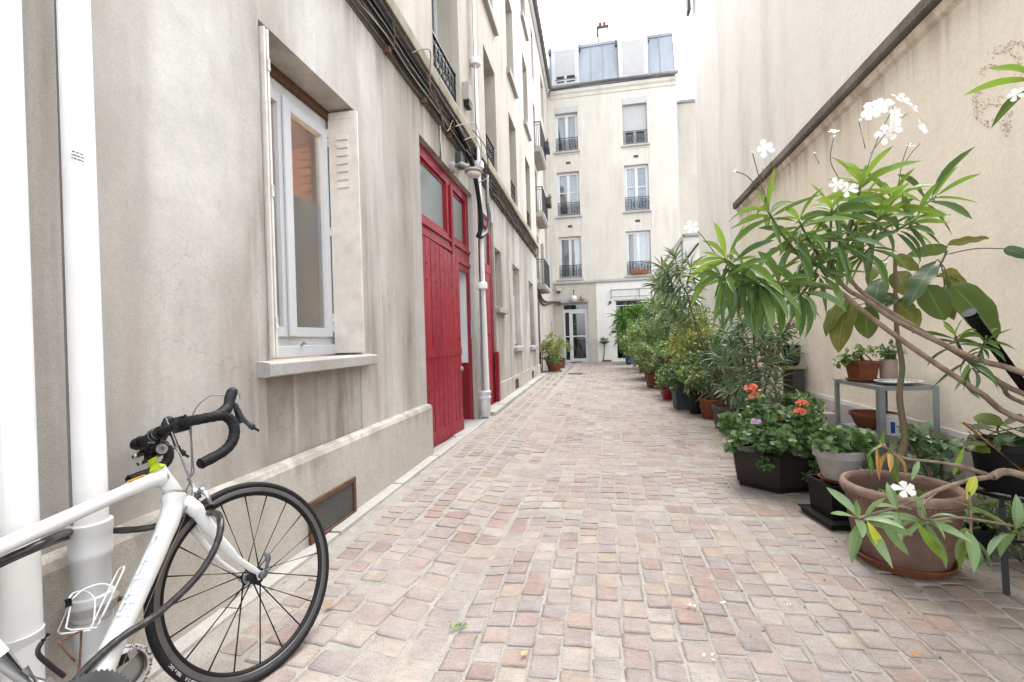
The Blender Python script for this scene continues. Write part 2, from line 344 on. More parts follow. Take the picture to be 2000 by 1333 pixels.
MAT['hood'] = simple('rubber_hood', (.03, .033, .037), (.045, .047, .05), .5, 20, spec=.25, bstr=.1)
MAT['alloy'] = simple('brushed_alloy', (.55, .55, .55), (.42, .42, .43), .32, 20, metal=.9, bstr=.05)
MAT['grey_alloy'] = simple('grey_anodised_rim', (.20, .19, .19), (.15, .145, .14), .4, 12, metal=.5, bstr=.05)
MAT['bike_white'] = simple('white_bike_lacquer', (.80, .80, .78), (.76, .76, .74), .22, 3, spec=.5, bstr=0, coat=.6)
MAT['pale_blue'] = simple('pale_blue_decal', (.55, .68, .72), (.66, .74, .76), .3, 40, bstr=0)
MAT['yellow'] = simple('fluorescent_tape', (.70, .86, .02), (.62, .78, .02), .45, 5, bstr=.05)
MAT['orange'] = simple('orange_decal', (.85, .42, .03), None, .4, 5, bstr=0)
MAT['cable_grey'] = simple('grey_cable_housing', (.36, .35, .34), (.28, .27, .27), .45, 30, bstr=.05)
MAT['terracotta'] = simple('terracotta', (.36, .125, .055), (.27, .09, .045), .8, 8, spec=.25, bstr=.25, bscale=90)
MAT['orange_pot'] = simple('orange_clay', (.45, .15, .05), (.36, .11, .04), .7, 6, bstr=.15)
MAT['brown_clay'] = simple('weathered_brown_clay', (.19, .115, .085), (.11, .065, .05), .75, 5, spec=.3, bstr=.5, bscale=40)
MAT['clay_rim'] = simple('worn_clay_rim', (.27, .175, .135), (.15, .09, .07), .75, 12, bstr=.4, bscale=50)
MAT['red_pot'] = simple('red_glazed_pot', (.40, .02, .02), (.3, .015, .015), .35, 4, bstr=.1)
MAT['slate_pot'] = simple('slate_blue_pot', (.075, .10, .13), (.055, .075, .10), .55, 6, bstr=.1)
MAT['grey_pot'] = simple('grey_stone_pot', (.17, .155, .14), (.12, .11, .10), .8, 6, bstr=.3)
MAT['white_pot'] = simple('white_clay_pot', (.55, .52, .48), (.40, .37, .34), .7, 6, bstr=.3)
MAT['pink_pot'] = simple('pale_pink_pot', (.68, .50, .42), (.62, .45, .38), .5, 2, bstr=.1)
MAT['brown_box'] = simple('dark_brown_planter', (.030, .019, .014), (.02, .013, .01), .45, 5, bstr=.1)
MAT['wood'] = simple('pale_board', (.55, .38, .22), (.42, .28, .16), .7, 4, bstr=.3, stretch=(1, .1, 1))
MAT['stick'] = simple('bamboo_cane', (.48, .25, .09), (.36, .18, .06), .55, 12, bstr=.2)
MAT['bark'] = simple('grey_brown_bark', (.23, .17, .125), (.13, .09, .065), .85, 18, bstr=.6, bscale=60)
MAT['green_stem'] = simple('green_stem', (.16, .19, .06), (.12, .14, .05), .6, 20, bstr=.2)
MAT['brown_stem'] = simple('brown_stem', (.15, .09, .05), (.10, .11, .05), .7, 7, bstr=.4)
MAT['soil'] = simple('potting_soil', (.035, .024, .017), (.018, .013, .01), .95, 60, bstr=1, bscale=120)
MAT['shelf'] = simple('galvanised_shelf', (.33, .36, .37), (.25, .275, .285), .45, 9, metal=.45, bstr=.1)
MAT['porcelain'] = simple('white_porcelain', (.78, .78, .79), (.74, .74, .75), .2, 3, bstr=0)
MAT['blue'] = simple('blue_plastic', (.02, .10, .45), None, .4, 3, bstr=0)
MAT['petal'] = leaf_mat('white_petal', [(.86, .86, .84), (.80, .80, .78)], (.84, .84, .74), .6, .35, .02)
MAT['coral'] = leaf_mat('coral_petal', [(.78, .20, .12), (.70, .13, .07), (.85, .32, .22)], (.75, .2, .12), .6, .3, .02)
MAT['mauve'] = leaf_mat('mauve_petal', [(.62, .38, .66), (.7, .48, .72)], (.6, .3, .6), .6, .3, .02)
MAT['magenta'] = leaf_mat('magenta_petal', [(.6, .02, .18), (.5, .02, .15)], (.6, .02, .2), .6, .3, .02)
MAT['oleander'] = leaf_mat('oleander_leaf', [(.035, .085, .035), (.05, .115, .03), (.085, .17, .03), (.045, .10, .035), (.14, .23, .035)], (.19, .27, .12))
MAT['oleander_bright'] = leaf_mat('young_oleander_leaf', [(.15, .27, .03), (.21, .32, .04), (.11, .22, .03)], (.30, .40, .12), trans=.4)
MAT['oleander_grey'] = leaf_mat('dusty_oleander_leaf', [(.14, .23, .10), (.22, .31, .15), (.11, .20, .07)], (.24, .30, .15))
MAT['yellow_leaf'] = leaf_mat('yellowing_leaf', [(.40, .42, .04), (.30, .36, .03)], (.5, .5, .15), trans=.4)
MAT['dry_leaf'] = leaf_mat('dry_leaf', [(.35, .16, .05), (.42, .24, .09)], (.4, .25, .1))
MAT['broad'] = leaf_mat('broad_leaf', [(.030, .075, .035), (.06, .13, .03), (.14, .17, .02), (.045, .10, .05)], (.2, .28, .14), .3, .25, .025)
MAT['broad_old'] = leaf_mat('browning_broad_leaf', [(.13, .17, .03), (.2, .19, .03), (.08, .14, .04)], (.3, .33, .14), .4, .3, .025, spots=(.28, .12, .04))
MAT['bush'] = leaf_mat('bush_leaf', [(.04, .09, .03), (.075, .14, .035), (.13, .20, .05), (.05, .10, .04), (.19, .24, .07)], (.15, .22, .08), .45, .25, .04)
MAT['bush_light'] = leaf_mat('variegated_leaf', [(.08, .15, .04), (.13, .20, .06), (.22, .26, .11), (.06, .12, .035)], (.3, .33, .15), .45, .28, .06)
MAT['bush_dark'] = leaf_mat('dark_bush_leaf', [(.025, .065, .03), (.045, .095, .04), (.08, .13, .06), (.13, .18, .10)], (.12, .18, .08), .4, .2, .04)
MAT['geranium'] = leaf_mat('geranium_leaf', [(.04, .09, .03), (.07, .14, .045), (.13, .20, .08), (.035, .075, .03), (.17, .21, .12)], (.14, .22, .09), .5, .22, .03)
MAT['autumn'] = leaf_mat('autumn_tinged_leaf', [(.08, .15, .03), (.14, .20, .04), (.24, .25, .06), (.34, .21, .06)], (.3, .3, .1), .5, .3, .04)
MAT['yucca'] = leaf_mat('yucca_blade', [(.05, .13, .03), (.09, .19, .04), (.14, .25, .05)], (.16, .26, .08), .35, .25, .1)
# survey helpers: a bearing (u, v) from the tripod and a measured depth give a point in the place; every thing stands at its own real depth
def DF(u, v, dist): return tuple(Vector((0, 0, CAM_H)) + (FW + RT*((u-1000)/889) + UP*((666.5-v)/889))*dist)
def GF(u, v):
    d = FW + RT*((u-1000)/889) + UP*((666.5-v)/889); k = -CAM_H/d.z; return (d.x*k, d.y*k)

# ================================================================ GROUND
def ground_h(x, y):
    xs = -.637 + .029*y
    return (-.020*math.exp(-((x-xs+.12)/.20)**2) + .005*math.sin(2.1*x+.7*y) + .004*math.sin(3.7*y-1.3*x) + .003*math.sin(9*x+5.3*y)
            + .012*max(0, min(1, (-1.0-x)/.5)))
def joint_mat():
    m, nt, p = nodes('sandy_mortar')
    f = noise(nt, 9, 6, .65); c = ramp(nt, f, [(.3, (.235, .212, .185)), (.5, (.295, .272, .242)), (.72, (.345, .325, .295))])
    g = noise(nt, 170, 2, .5); c = mixc(nt, .5, c, ramp(nt, g, [(.32, (.45,)*3), (.48, (1,)*3), (.8, (1.1,)*3)]), 'MULTIPLY')
    # moss gathers in the damp joints towards the planted side
    tc = nt.nodes.new('ShaderNodeTexCoord'); sp = nt.nodes.new('ShaderNodeSeparateXYZ'); nt.links.new(tc.outputs['Object'], sp.inputs[0])
    side = ramp(nt, math_(nt, 'MULTIPLY', math_(nt, 'ADD', sp.outputs[0], 1.0), .3), [(.35, (.12,)*3), (.85, (1,)*3)])
    ms = math_(nt, 'MULTIPLY', ramp(nt, noise(nt, 4, 5, .6), [(.50, (0,)*3), (.62, (1,)*3)]), side)
    c = mixc(nt, math_(nt, 'MULTIPLY', ms, .75), c, (.20, .22, .10))
    nt.links.new(c, p.inputs['Base Color']); p.inputs['Roughness'].default_value = .95
    bump(nt, p, math_(nt, 'ADD', g, noise(nt, 40, 4, .6)), .6, .006); return m
def cobble_mat():
    m, nt, p = nodes('sandstone_sett')
    oi = nt.nodes.new('ShaderNodeObjectInfo'); at = N(nt, 'ShaderNodeAttribute', attribute_name='rnd')
    r = math_(nt, 'FRACT', math_(nt, 'ADD', oi.outputs['Random'], at.outputs['Fac']))
    c = ramp(nt, r, [(0, (0.238, 0.168, 0.142)), (.12, (0.297, 0.244, 0.218)), (.22, (0.264, 0.228, 0.215)), (.34, (0.343, 0.297, 0.261)), (.44, (0.300, 0.231, 0.178)), (.54, (0.251, 0.215, 0.208)),
                     (.66, (0.284, 0.201, 0.165)), (.76, (0.337, 0.284, 0.238)), (.88, (0.267, 0.208, 0.188)), (1, (0.310, 0.271, 0.247))])
    geo = nt.nodes.new('ShaderNodeNewGeometry')
    def wn(scale, detail, rough=.6, st=(1, 1, 1)):
        mp = nt.nodes.new('ShaderNodeMapping'); mp.inputs['Scale'].default_value = st; nt.links.new(geo.outputs['Position'], mp.inputs[0])
        n = N(nt, 'ShaderNodeTexNoise', Scale=scale, Detail=detail, Roughness=rough); nt.links.new(mp.outputs[0], n.inputs['Vector']); return n.outputs['Fac']
    c = mixc(nt, 1.0, c, (.945, .95, .96), 'MULTIPLY')
    c = mixc(nt, .75, c, ramp(nt, wn(11, 6), [(.3, (.78,)*3), (.7, (1.2,)*3)]), 'MULTIPLY')
    c = mixc(nt, math_(nt, 'MULTIPLY', ramp(nt, wn(1.6, 4), [(.4, (0,)*3), (.65, (1,)*3)]), .35), c, (.37, .335, .305))
    c = mixc(nt, .5, c, ramp(nt, wn(38, 4, .7, (.5, 2.2, 1)), [(.35, (.80,)*3), (.6, (1.1,)*3)]), 'MULTIPLY')
    c = mixc(nt, .6, c, ramp(nt, wn(150, 2), [(.3, (.7,)*3), (.5, (1,)*3), (.75, (1.1,)*3)]), 'MULTIPLY')
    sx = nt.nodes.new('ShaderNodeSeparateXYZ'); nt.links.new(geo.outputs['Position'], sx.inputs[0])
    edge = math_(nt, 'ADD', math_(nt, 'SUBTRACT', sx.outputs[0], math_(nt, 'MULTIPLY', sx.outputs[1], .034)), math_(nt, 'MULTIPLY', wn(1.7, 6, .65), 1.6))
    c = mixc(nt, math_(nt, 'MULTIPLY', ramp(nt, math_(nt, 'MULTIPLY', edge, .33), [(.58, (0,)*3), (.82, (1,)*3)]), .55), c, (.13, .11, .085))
    c = mixc(nt, math_(nt, 'MULTIPLY', ramp(nt, wn(2.6, 7, .72), [(.56, (0,)*3), (.70, (1,)*3)]), .30), c, (.15, .125, .105))
    nt.links.new(c, p.inputs['Base Color']); p.inputs['Roughness'].default_value = .75; p.inputs['Specular IOR Level'].default_value = .3
    bump(nt, p, math_(nt, 'ADD', math_(nt, 'MULTIPLY', wn(22, 5, .6, (1, .5, 1)), 1.5), wn(120, 3)), .8, .006); return m
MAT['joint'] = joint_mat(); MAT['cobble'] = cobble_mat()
g = B(-300, 300, -300, 300, -.9, -.07).build('ground', simple('distant_ground', (.16, .15, .14), None, .9)); tag(g, kind='structure')
gx = np.linspace(-1.72, 3.0, 150); gy = np.linspace(-.6, 22.2, 300)
mb = MB()
for y in gy:
    for x in gx: mb.v.append((x, y, ground_h(x, y)-.0012))
nx = len(gx)
for j in range(len(gy)-1):
    for i in range(nx-1):
        a = j*nx+i; mb.f.append((a, a+1, a+1+nx, a+nx))
pave = mb.build('pavement', MAT['joint'], smooth=True); tag(pave, kind='structure')

# ---- setts: a rounded, slightly irregular block of 8-sided plan
def sett_shape(rg):
    cr = .07; out = []; ns = 3
    P = []
    for sx, sy in ((-1,-1),(1,-1),(1,1),(-1,1)):
        ox, oy = rg.uniform(-.028, .028, 2); c1 = cr*rg.uniform(.4, 1.6); c2 = cr*rg.uniform(.4, 1.6)
        a = (sx*(.5-c1)+ox, sy*.5+oy); b = (sx*.5+ox, sy*(.5-c2)+oy)
        P += [b, a] if sx*sy > 0 else [a, b]
    for i in range(8):           # a nick or bulge half way along each long side
        p, q = P[i], P[(i+1) % 8]; out.append(p)
        if i % 2 == 1: out.append(((p[0]+q[0])/2+rg.normal(0, .014), (p[1]+q[1])/2+rg.normal(0, .014)))
    t = rg.uniform(-.002, .002, 2); n = len(out)
    bot = [(x, y, -.030) for x, y in out]; mid = [(x, y, .0004) for x, y in out]
    top = [(x*.982, y*.982, .0016+x*t[0]+y*t[1]+rg.normal(0, .0006)) for x, y in out]; top2 = [(x*.7, y*.7, .0018+x*t[0]+y*t[1]+rg.uniform(-.0006, .0006)) for x, y in out]
    vs = bot+mid+top+top2; fs = []
    for r in range(3):
        for i in range(n): fs.append((r*n+i, r*n+(i+1) % n, (r+1)*n+(i+1) % n, (r+1)*n+i))
    fs.append(tuple(range(3*n, 4*n)))
    return vs, fs
rg = np.random.default_rng(5)
SH = [sett_shape(rg) for _ in range(14)]
setts = []       # (x, y, w, l, rot)
def column(xf, w, y0, y1, lmin, lmax, gap, jit=.012, rot=0, skip=()):
    y = y0 + rg.uniform(0, .1)
    while y < y1:
        l = rg.uniform(lmin, lmax)
        sk = [b for b in skip if y < b[1] and y+l > b[0]]
        if sk: y = sk[0][1]+.003; continue
        yc = y+l/2; setts.append((xf(yc)+rg.normal(0, jit*.2), yc, w*rg.uniform(.96, 1.02), l, rot+rg.normal(0, .018))); y += l+gap*rg.uniform(.7, 1.3)
seam = lambda y: -.637+.029*y
bands = [(3.06, 3.19), (4.13, 4.25), (4.40, 4.52), (8.2, 8.33)]
pitch_ = .108; k = 0
while True:
    x0 = .062+k*pitch_
    if x0 > 2.95: break
    gapx = .010*rg.uniform(.7, 1.4)
    column(lambda y, x0=x0: seam(y)+x0, pitch_-gapx, .75, 21.5, .078, .116, .007, skip=bands); k += 1
for b in bands:
    x = .01
    while x < 2.8:
        l = rg.uniform(.12, .19); yc = (b[0]+b[1])/2; setts.append((seam(yc)+x+l/2, yc+.018*x, l, b[1]-b[0]-.010, rg.normal(0, .02))); x += l+.013
# gutter course (two lines of longer setts laid aslant) and the strip beside the wall
column(lambda y: seam(y)-.080, .145, .7, 21.5, .10, .17, .009, rot=-.16)
column(lambda y: seam(y)-.232, .135, .7, 21.5, .08, .14, .012, rot=-.10)
column(lambda y: seam(y)-.385, .145, .7, 21.5, .10, .16, .012, rot=-.16)
for i in range(4):
    column(lambda y, i=i: -1.125-i*.122+.012*y*(3-i)/3, .106, .7, 14 if i > 0 else 21.5, .075, .115, .014, jit=.03, rot=-.05)
for i in range(4):
    column(lambda y, i=i: -1.22-i*.125, .105, 14.2, 21.5, .09, .14, .02)
lim = lambda y: (-1.50 if y < 14 else -1.8, 2.14+.034*y if y < 11.6 else 2.9)
setts = [s for s in setts if lim(s[1])[0] < s[0]-s[2]/2+.03 and s[0] < lim(s[1])[1]]
def in_view(x, y):
    d = Vector((x, y, 0)) - Vector((0, 0, CAM_H)); z = d.dot(FW)
    if z < .3: return None
    u = 1000+889*d.dot(RT)/z; v = 666.5-889*d.dot(UP)/z
    return z if -30 < u < 2030 and v < 1365 else None
vis = sorted([(in_view(s[0], s[1])/math.sqrt(s[2]*s[3]), i) for i, s in enumerate(setts) if in_view(s[0], s[1])])
near = {i for _, i in vis[:298]}
var = []
for vs_, fs_ in SH:
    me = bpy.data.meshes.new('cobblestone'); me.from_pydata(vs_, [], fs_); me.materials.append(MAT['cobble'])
    me.polygons.foreach_set('use_smooth', [True]*len(me.polygons)); me.set_sharp_from_angle(angle=math.radians(22)); var.append(me)
V = []; Fc = []; RN = []
for i, (x, y, w, l, r) in enumerate(setts):
    k = int(rg.integers(len(SH))); z = ground_h(x, y)+rg.normal(0, .0009)
    e = .02; tx = (ground_h(x+e, y)-ground_h(x-e, y))/(2*e)
    fl = 1 if rg.random() < .5 else -1
    mw = Matrix.Translation((x, y, z)) @ Matrix.Rotation(r, 4, 'Z') @ Matrix.Rotation(-math.atan(tx)+rg.normal(0, .008), 4, 'Y') @ Matrix.Rotation(rg.normal(0, .008), 4, 'X')
    sm = Matrix.Diagonal((w, l, 1, 1)) if fl == 1 else Matrix.Rotation(math.pi, 4, 'Z') @ Matrix.Diagonal((w, l, 1, 1))
    if i in near: link('cobblestone', var[k], pave, mw @ sm)
    else:
        a = np.array(SH[k][0]); mm = np.array(mw @ sm); b = len(V)*48
        V.append(a @ mm[:3, :3].T + mm[:3, 3]); Fc += [tuple(q+b for q in f) for f in SH[k][1]]; RN += [rg.random()]*48
me = bpy.data.meshes.new('cobblestones'); me.from_pydata(np.concatenate(V).tolist(), [], Fc)
at = me.attributes.new('rnd', 'FLOAT', 'POINT'); at.data.foreach_set('value', RN)
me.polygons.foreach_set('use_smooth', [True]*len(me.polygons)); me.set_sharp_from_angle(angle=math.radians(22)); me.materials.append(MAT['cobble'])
o = link('cobblestones', me, pave); tag(o, kind='stuff')

# ---- kerb: a flush stone edging by the near wall, a raised one beyond the gate
kerb = B(-1.66, -1.545, .2, 14.0, -.05, -.012).build('kerb', MAT['joint']); tag(kerb, kind='structure')
y = .35
while y < 6.6:
    l = rg.uniform(.55, .95); l = min(l, 6.62-y)
    MB().bbox(-1.635 if y < 4.3 else -1.72, -1.535+rg.normal(0, .006), y+.006, y+l-.006, -.04, .030+rg.normal(0, .004), .010).build('kerbstone', MAT['stone'], kerb, True, 40); y += l
y = 6.66
while y < 14.0:
    l = min(rg.uniform(.5, 1.1), 14.02-y)
    MB().bbox(-1.70, -1.49+rg.normal(0, .006), y+.006, y+l-.006, -.04, .075+rg.normal(0, .005), .014).build('kerbstone', MAT['stone'], kerb, True, 40); y += l
o = MB().bbox(-1.99, -1.722, 4.42, 6.36, -.05, .022, .01).build('threshold', MAT['stone'], kerb, True, 40)
# manhole cover far down the alley
mh = thing('manhole_cover', 'small round cast iron cover set in the cobbles near the end of the alley', 'manhole cover', (-.62, 14.6, .008))
MB().lathe([(.20, 0), (.20, .012), (.185, .014), (.18, .010), (0, .010)], (-.62, 14.6, .004), 32).build('lid', MAT['grey_iron'], mh)
MB().lathe([(.20, .0), (.20, .012), (.235, .012), (.235, 0)], (-.62, 14.6, .004), 32, closed=True).build('rim', MAT['grey_iron'], mh)
# ---- fallen leaves, petals and small weeds between the setts

# ================================================================ LEFT BUILDING
XL, XU = -1.68, -1.65
bl = thing('apartment_building', 'grimy beige apartment block along the left of the alley with a red gate', 'building', (-1.68, 7, 0))
mX = lambda X: (lambda u, v, w: (X-w, u, v))
LOW = [(2.12, 3.10, 1.075, 2.868), (4.38, 6.42, -.01, 3.262), (6.72, 7.80, .06, 3.19), (7.86, 8.43, 1.75, 2.80), (9.66, 10.56, 1.01, 2.79), (12.10, 13.05, .98, 2.73),
       (2.10, 3.085, .50, 1.0, .012)]
MB().slab(-1.5, 14.0, -.05, 3.62, .36, LOW, mX(XL)).build('wall', MAT['render_left'], bl)
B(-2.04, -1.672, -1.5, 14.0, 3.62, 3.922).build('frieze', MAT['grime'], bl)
# plinth with a bevelled top
pl = MB().prism([(XL, -.05), (-1.62, -.05), (-1.62, .495), (-1.632, .522), (XL, .535)], -1.5, 4.36, lambda u, v, w: (u, w, v))
pn = pl.build('plinth', MAT['plinth'], bl)
MB().slab(7.86, 11.75, -.05, .385, .03, [(9.40, 9.86, .09, .31)], mX(-1.645)).build('plinth', MAT['render_upper'], bl)
MB().slab(11.753, 14.0, -.05, .37, .03, [(12.0, 12.44, .09, .29)], mX(-1.648)).build('plinth', MAT['render_upper'], bl)
for (a, b, c, d) in ((9.40, 9.86, .09, .31), (12.0, 12.44, .09, .29)):
    v = B(-1.675, -1.66, a, b, c, d).build('vent_grille', MAT['iron'], bl)
    m = MB()
    for i in range(5): m.box(-1.662, -1.652, a, b, c+.02+i*(d-c-.04)/4-.004, c+.02+i*(d-c-.04)/4+.004)
    m.build('louvre', MAT['rust'], v)
# rusty mesh vent in the near plinth
vent = MB()
va, vb, vc, vd = 2.32, 2.825, .012, .262
for (a, b, c, d) in ((va, vb, vd-.028, vd), (va, vb, vc, vc+.028), (va, va+.026, vc+.029, vd-.029), (vb-.026, vb, vc+.029, vd-.029)): vent.bbox(-1.622, -1.603, a, b, c, d, .003)
vt = vent.build('vent_grille', MAT['rust'], bl)
B(-1.624, -1.6205, va+.02, vb-.02, vc+.02, vd-.02).build('dark_opening', MAT['iron'], vt)
m = MB(); n = 46
for i in range(-12, 34):
    for sgn in (1, -1):
        y0 = va+.02+i*.0148; zz0, zz1 = vc+.02, vd-.02
        p0 = [y0, zz0]; p1 = [y0+(zz1-zz0)*.62, zz1]
        if sgn < 0: p0[1], p1[1] = zz1, zz0
        t0 = max(0, (va+.02-p0[0])/(p1[0]-p0[0])); t1 = min(1, (vb-.02-p0[0])/(p1[0]-p0[0]))
        if t1 <= t0: continue
        q0 = (-1.6145-.001*sgn, p0[0]+(p1[0]-p0[0])*t0, p0[1]+(p1[1]-p0[1])*t0); q1 = (-1.6145-.001*sgn, p0[0]+(p1[0]-p0[0])*t1, p0[1]+(p1[1]-p0[1])*t1)
        m.bar(q0, q1, .0022, .002, (1, 0, 0))
m.build('wire_mesh', MAT['grey_iron'], vt)
# sills
MB().prism([(XL-.21, 1.078), (XL+.03, 1.0745), (XL+.03, 1.0), (XL-.21, .998)], 2.122, 3.098, lambda u, v, w: (u, w, v)).build('sill_bed', MAT['stone'], bl)
MB().prism([(XL-.004, 1.079), (-1.612, 1.071), (-1.604, 1.063), (-1.604, 1.004), (-1.615, .997), (XL-.004, .998)], 2.035, 3.19, lambda u, v, w: (u, w, v)).build('window_sill', MAT['stone'], bl, False)
for a, b, z in ((7.815, 8.62, 1.70), (9.55, 10.72, .955), (12.0, 13.2, .925)):
    MB().bbox(-1.86, -1.60, a, b, z-.06, z+.03, .008).build('window_sill', MAT['stone'], bl)
# cornice, in stones
y = -1.5
while y < 13.9:
    l = min(rg.uniform(.8, 1.5), 13.92-y)
    MB().prism([(XU-.05, 3.925), (-1.572+rg.normal(0, .003), 3.918+rg.normal(0, .004)), (-1.568, 3.935), (-1.568+rg.normal(0, .003), 4.025), (-1.59, 4.045), (XU-.05, 4.065)], y+.003, y+l-.003, lambda u, v, w: (u, w, v)).build('cornice_stone', MAT['mossy'], bl); y += l
# upper storeys
UP_H = [(a, b, c, d) for c, d in ((4.20, 6.02), (6.93, 8.76), (9.78, 10.80)) for a, b in ((1.9, 2.9), (4.80, 5.84), (7.30, 8.20), (9.56, 10.46), (11.92, 12.81))]
MB().slab(-1.5, 14.0, 4.066, 11.0, .36, UP_H, mX(XU)).build('upper_wall', MAT['render_upper'], bl)
def casement(parent, X, a, b, c, d, pane=MAT['dark_glass'], fr=MAT['pvc'], back=MAT['curtain_grey'], leafs=2, midbar=None, fw=.05):
    """window filling y a..b, z c..d in a plane X facing +X"""
    m = MB().slab(a, b, c, d, .06, [(a+fw, b-fw, c+fw, d-fw)], mX(X))
    w = m.build('window', fr, parent)
    n = leafs; s = (b-a-2*fw)/n
    for i in range(n):
        y0 = a+fw+i*s+.002; y1 = y0+s-.004; f2 = fw*.9
        MB().slab(y0, y1, c+fw+.002, d-fw-.002, .05, [(y0+f2, y1-f2, c+fw+f2, d-fw-f2)], mX(X+.012)).build('sash', fr, w)
        B(X-.022, X-.016, y0+f2-.004, y1-f2+.004, c+fw+f2-.004, d-fw-f2+.004).build('pane', pane, w)
    if back: B(X-.12, X-.10, a+.01, b-.01, c+.01, d-.01).build('curtain', back, w)
    return w
for a, b, c, d in UP_H:
    casement(bl, XU-.28, a+.001, b-.001, c, d-.001, back=random.choice([MAT['curtain'], MAT['curtain_grey'], MAT['room']]))
    if c > 6: MB().prism([(XU-.27, c+.002), (-1.572, c-.012), (-1.572, c-.135), (XU-.27, c-.13)], a-.06, b+.12, lambda u, v, w: (u, w, v)).build('window_sill', MAT['stone'], bl)
def railing(parent, p0, p1, z0, z1, mat=MAT['iron'], nrm=(1, 0, 0), scroll=True, n=9):
    """wrought iron guard between two points: rails, uprights and scrolls"""
    P0 = Vector((*p0, 0)); P1 = Vector((*p1, 0)); d = P1-P0
    m = MB(); m.bar(P0+Vector((0,0,z1)), P1+Vector((0,0,z1)), .03, .022); m.bar(P0+Vector((0,0,z0)), P1+Vector((0,0,z0)), .02, .014); m.bar(P0+Vector((0,0,z1-.09)), P1+Vector((0,0,z1-.09)), .014, .012)
    r = m.build('railing', mat, parent)
    u = MB()
    for i in range(n+1):
        q = P0+d*(i/n); u.bar(q+Vector((0,0,z0)), q+Vector((0,0,z1)), .012, .012, nrm)
    if scroll:
        dn = d.normalized(); w = d.length/n; H = z1-.1-z0
        for i in range(n):
            c = P0+d*((i+.5)/n)+Vector((0,0,z0))
            for zc, rr in ((H*.22, w*.36), (H*.5, w*.40), (H*.78, w*.36)):
                u.tube([c+dn*math.cos(t)*rr+Vector((0,0,zc+math.sin(t)*rr*1.25)) for t in np.linspace(0, 2*math.pi, 11)], .006, 4, False)
            u.tube([c+dn*math.sin(t*2)*w*.4+Vector((0,0,t/math.pi*H*.5)) for t in np.linspace(0, 2*math.pi, 14)], .005, 4, False)
    else: pass
    u.build('ironwork', mat, r); return r
for a, b, c, d in UP_H[:5]: railing(bl, (XU-.06, a+.01), (XU-.06, b-.01), c+.03, c+.47, n=8)
# red cloth and a pot on the first floor railing
# shutters closed in the ground floor windows beyond the gate
for a, b, c, d in LOW[3:6]:
    B(-2.03, -2.01, a+.002, b-.002, c, d).build('backing', MAT['room'], bl)
    s = (b-a)/2
    for i in range(2):
        y0, y1 = a+i*s+.004, a+(i+1)*s-.004
        sh = MB().slab(y0, y1, c+.035, d-.004, .035, [(y0+.05, y1-.05, d-.62, d-.08), (y0+.05, y1-.05, c+.12, d-.70, .01)], mX(-1.80)).build('shutter', MAT['shutter'], bl)
        for j in range(11):
            z = d-.60+j*.047; MB().prism([(-1.805, z), (-1.83, z+.035), (-1.834, z+.031), (-1.809, z-.004)], y0+.05, y1-.05, lambda u, v, w: (u, w, v)).build('louvre', MAT['shutter'], sh)
# ---- near window: white casement between folded metal shutters
W0, W1, WZ0, WZ1 = 2.135, 3.098, 1.08, 2.862
WX = -1.895
win = MB().slab(W0+.002, W1-.002, WZ0, WZ1-.06, .07, [(W0+.06, W1-.05, WZ0+.13, WZ1-.14)], mX(WX)).build('window', MAT['pvc'], bl)
B(WX-.02, WX+.03, W0+.002, W1-.002, WZ1-.058, WZ1-.001).build('roller_rail', MAT['rust'], win)
MB().bbox(WX+.002, WX+.03, W0+.01, W1-.01, WZ0+.002, WZ0+.075, .006).build('bottom_rail', MAT['pvc'], win)
mid = 2.575
for y0, y1 in ((W0+.062, mid-.002), (mid+.002, W1-.052)):
    fw = .062
    MB().slab(y0, y1, WZ0+.132, WZ1-.142, .055, [(y0+fw, y1-fw, WZ0+.132+fw, WZ1-.142-fw)], mX(WX+.02)).build('sash', MAT['pvc'], win)
    B(WX-.014, WX-.008, y0+fw-.004, y1-fw+.004, WZ0+.128+fw, WZ1-.138-fw).build('pane', MAT['glass'], win)
    B(WX-.024, WX-.021, y0+fw-.004, y1-fw+.004, WZ0+.128+fw, 2.16).build('frosted_film', MAT['frosted'], win)
MB().bbox(WX+.022, WX+.04, mid-.03, mid+.03, WZ0+.133, WZ1-.143, .006).build('mullion_cover', MAT['pvc'], win)
MB().tube([(WX+.05, mid+.07, WZ0+.085), (WX+.05, mid+.10, WZ0+.085)], .006).tube([(WX+.03, mid+.085, WZ0+.075), (WX+.055, mid+.085, WZ0+.095)], .008).build('window_catch', MAT['alloy'], win)
# the room behind: warm walls, a shuttered panel, a lit lamp low behind the film
rm = MB().box(-3.6, -3.56, 1.4, 3.9, .1, 3.0).box(-3.6, -2.06, 3.86, 3.9, .1, 3.0).box(-3.6, -2.06, 1.4, 1.44, .1, 3.0).box(-3.6, -2.06, 1.4, 3.9, .06, .1).box(-3.6, -2.06, 1.4, 3.9, 3.0, 3.04)
rm.build('room', MAT['orange_room'], bl)
for i, y0 in enumerate((2.62, 3.02, 3.42)):
    c = MB().box(-3.2, -3.16, y0, y0+.36, .9, 2.9)
    for j in range(7): c.box(-3.16, -3.145, y0+.12, y0+.24, 1.9+j*.09, 1.9+j*.09+.045)
    c.build('wardrobe_door', MAT['orange_room'], bl)
lm, lnt, lp = nodes('lit_lamp_bulb'); lp.inputs['Emission Color'].default_value = (1, .55, .2, 1); lp.inputs['Emission Strength'].default_value = 24
MB().sphere((-2.25, 2.95, 1.50), .075, 12, 8).build('lamp_bulb', lm, bl)
lm2, _n, lp2 = nodes('lit_ceiling_bulb'); lp2.inputs['Emission Color'].default_value = (1, .62, .3, 1); lp2.inputs['Emission Strength'].default_value = 24
MB().sphere((-2.9, 3.2, 2.75), .13, 12, 8).build('lamp_bulb', lm2, bl)
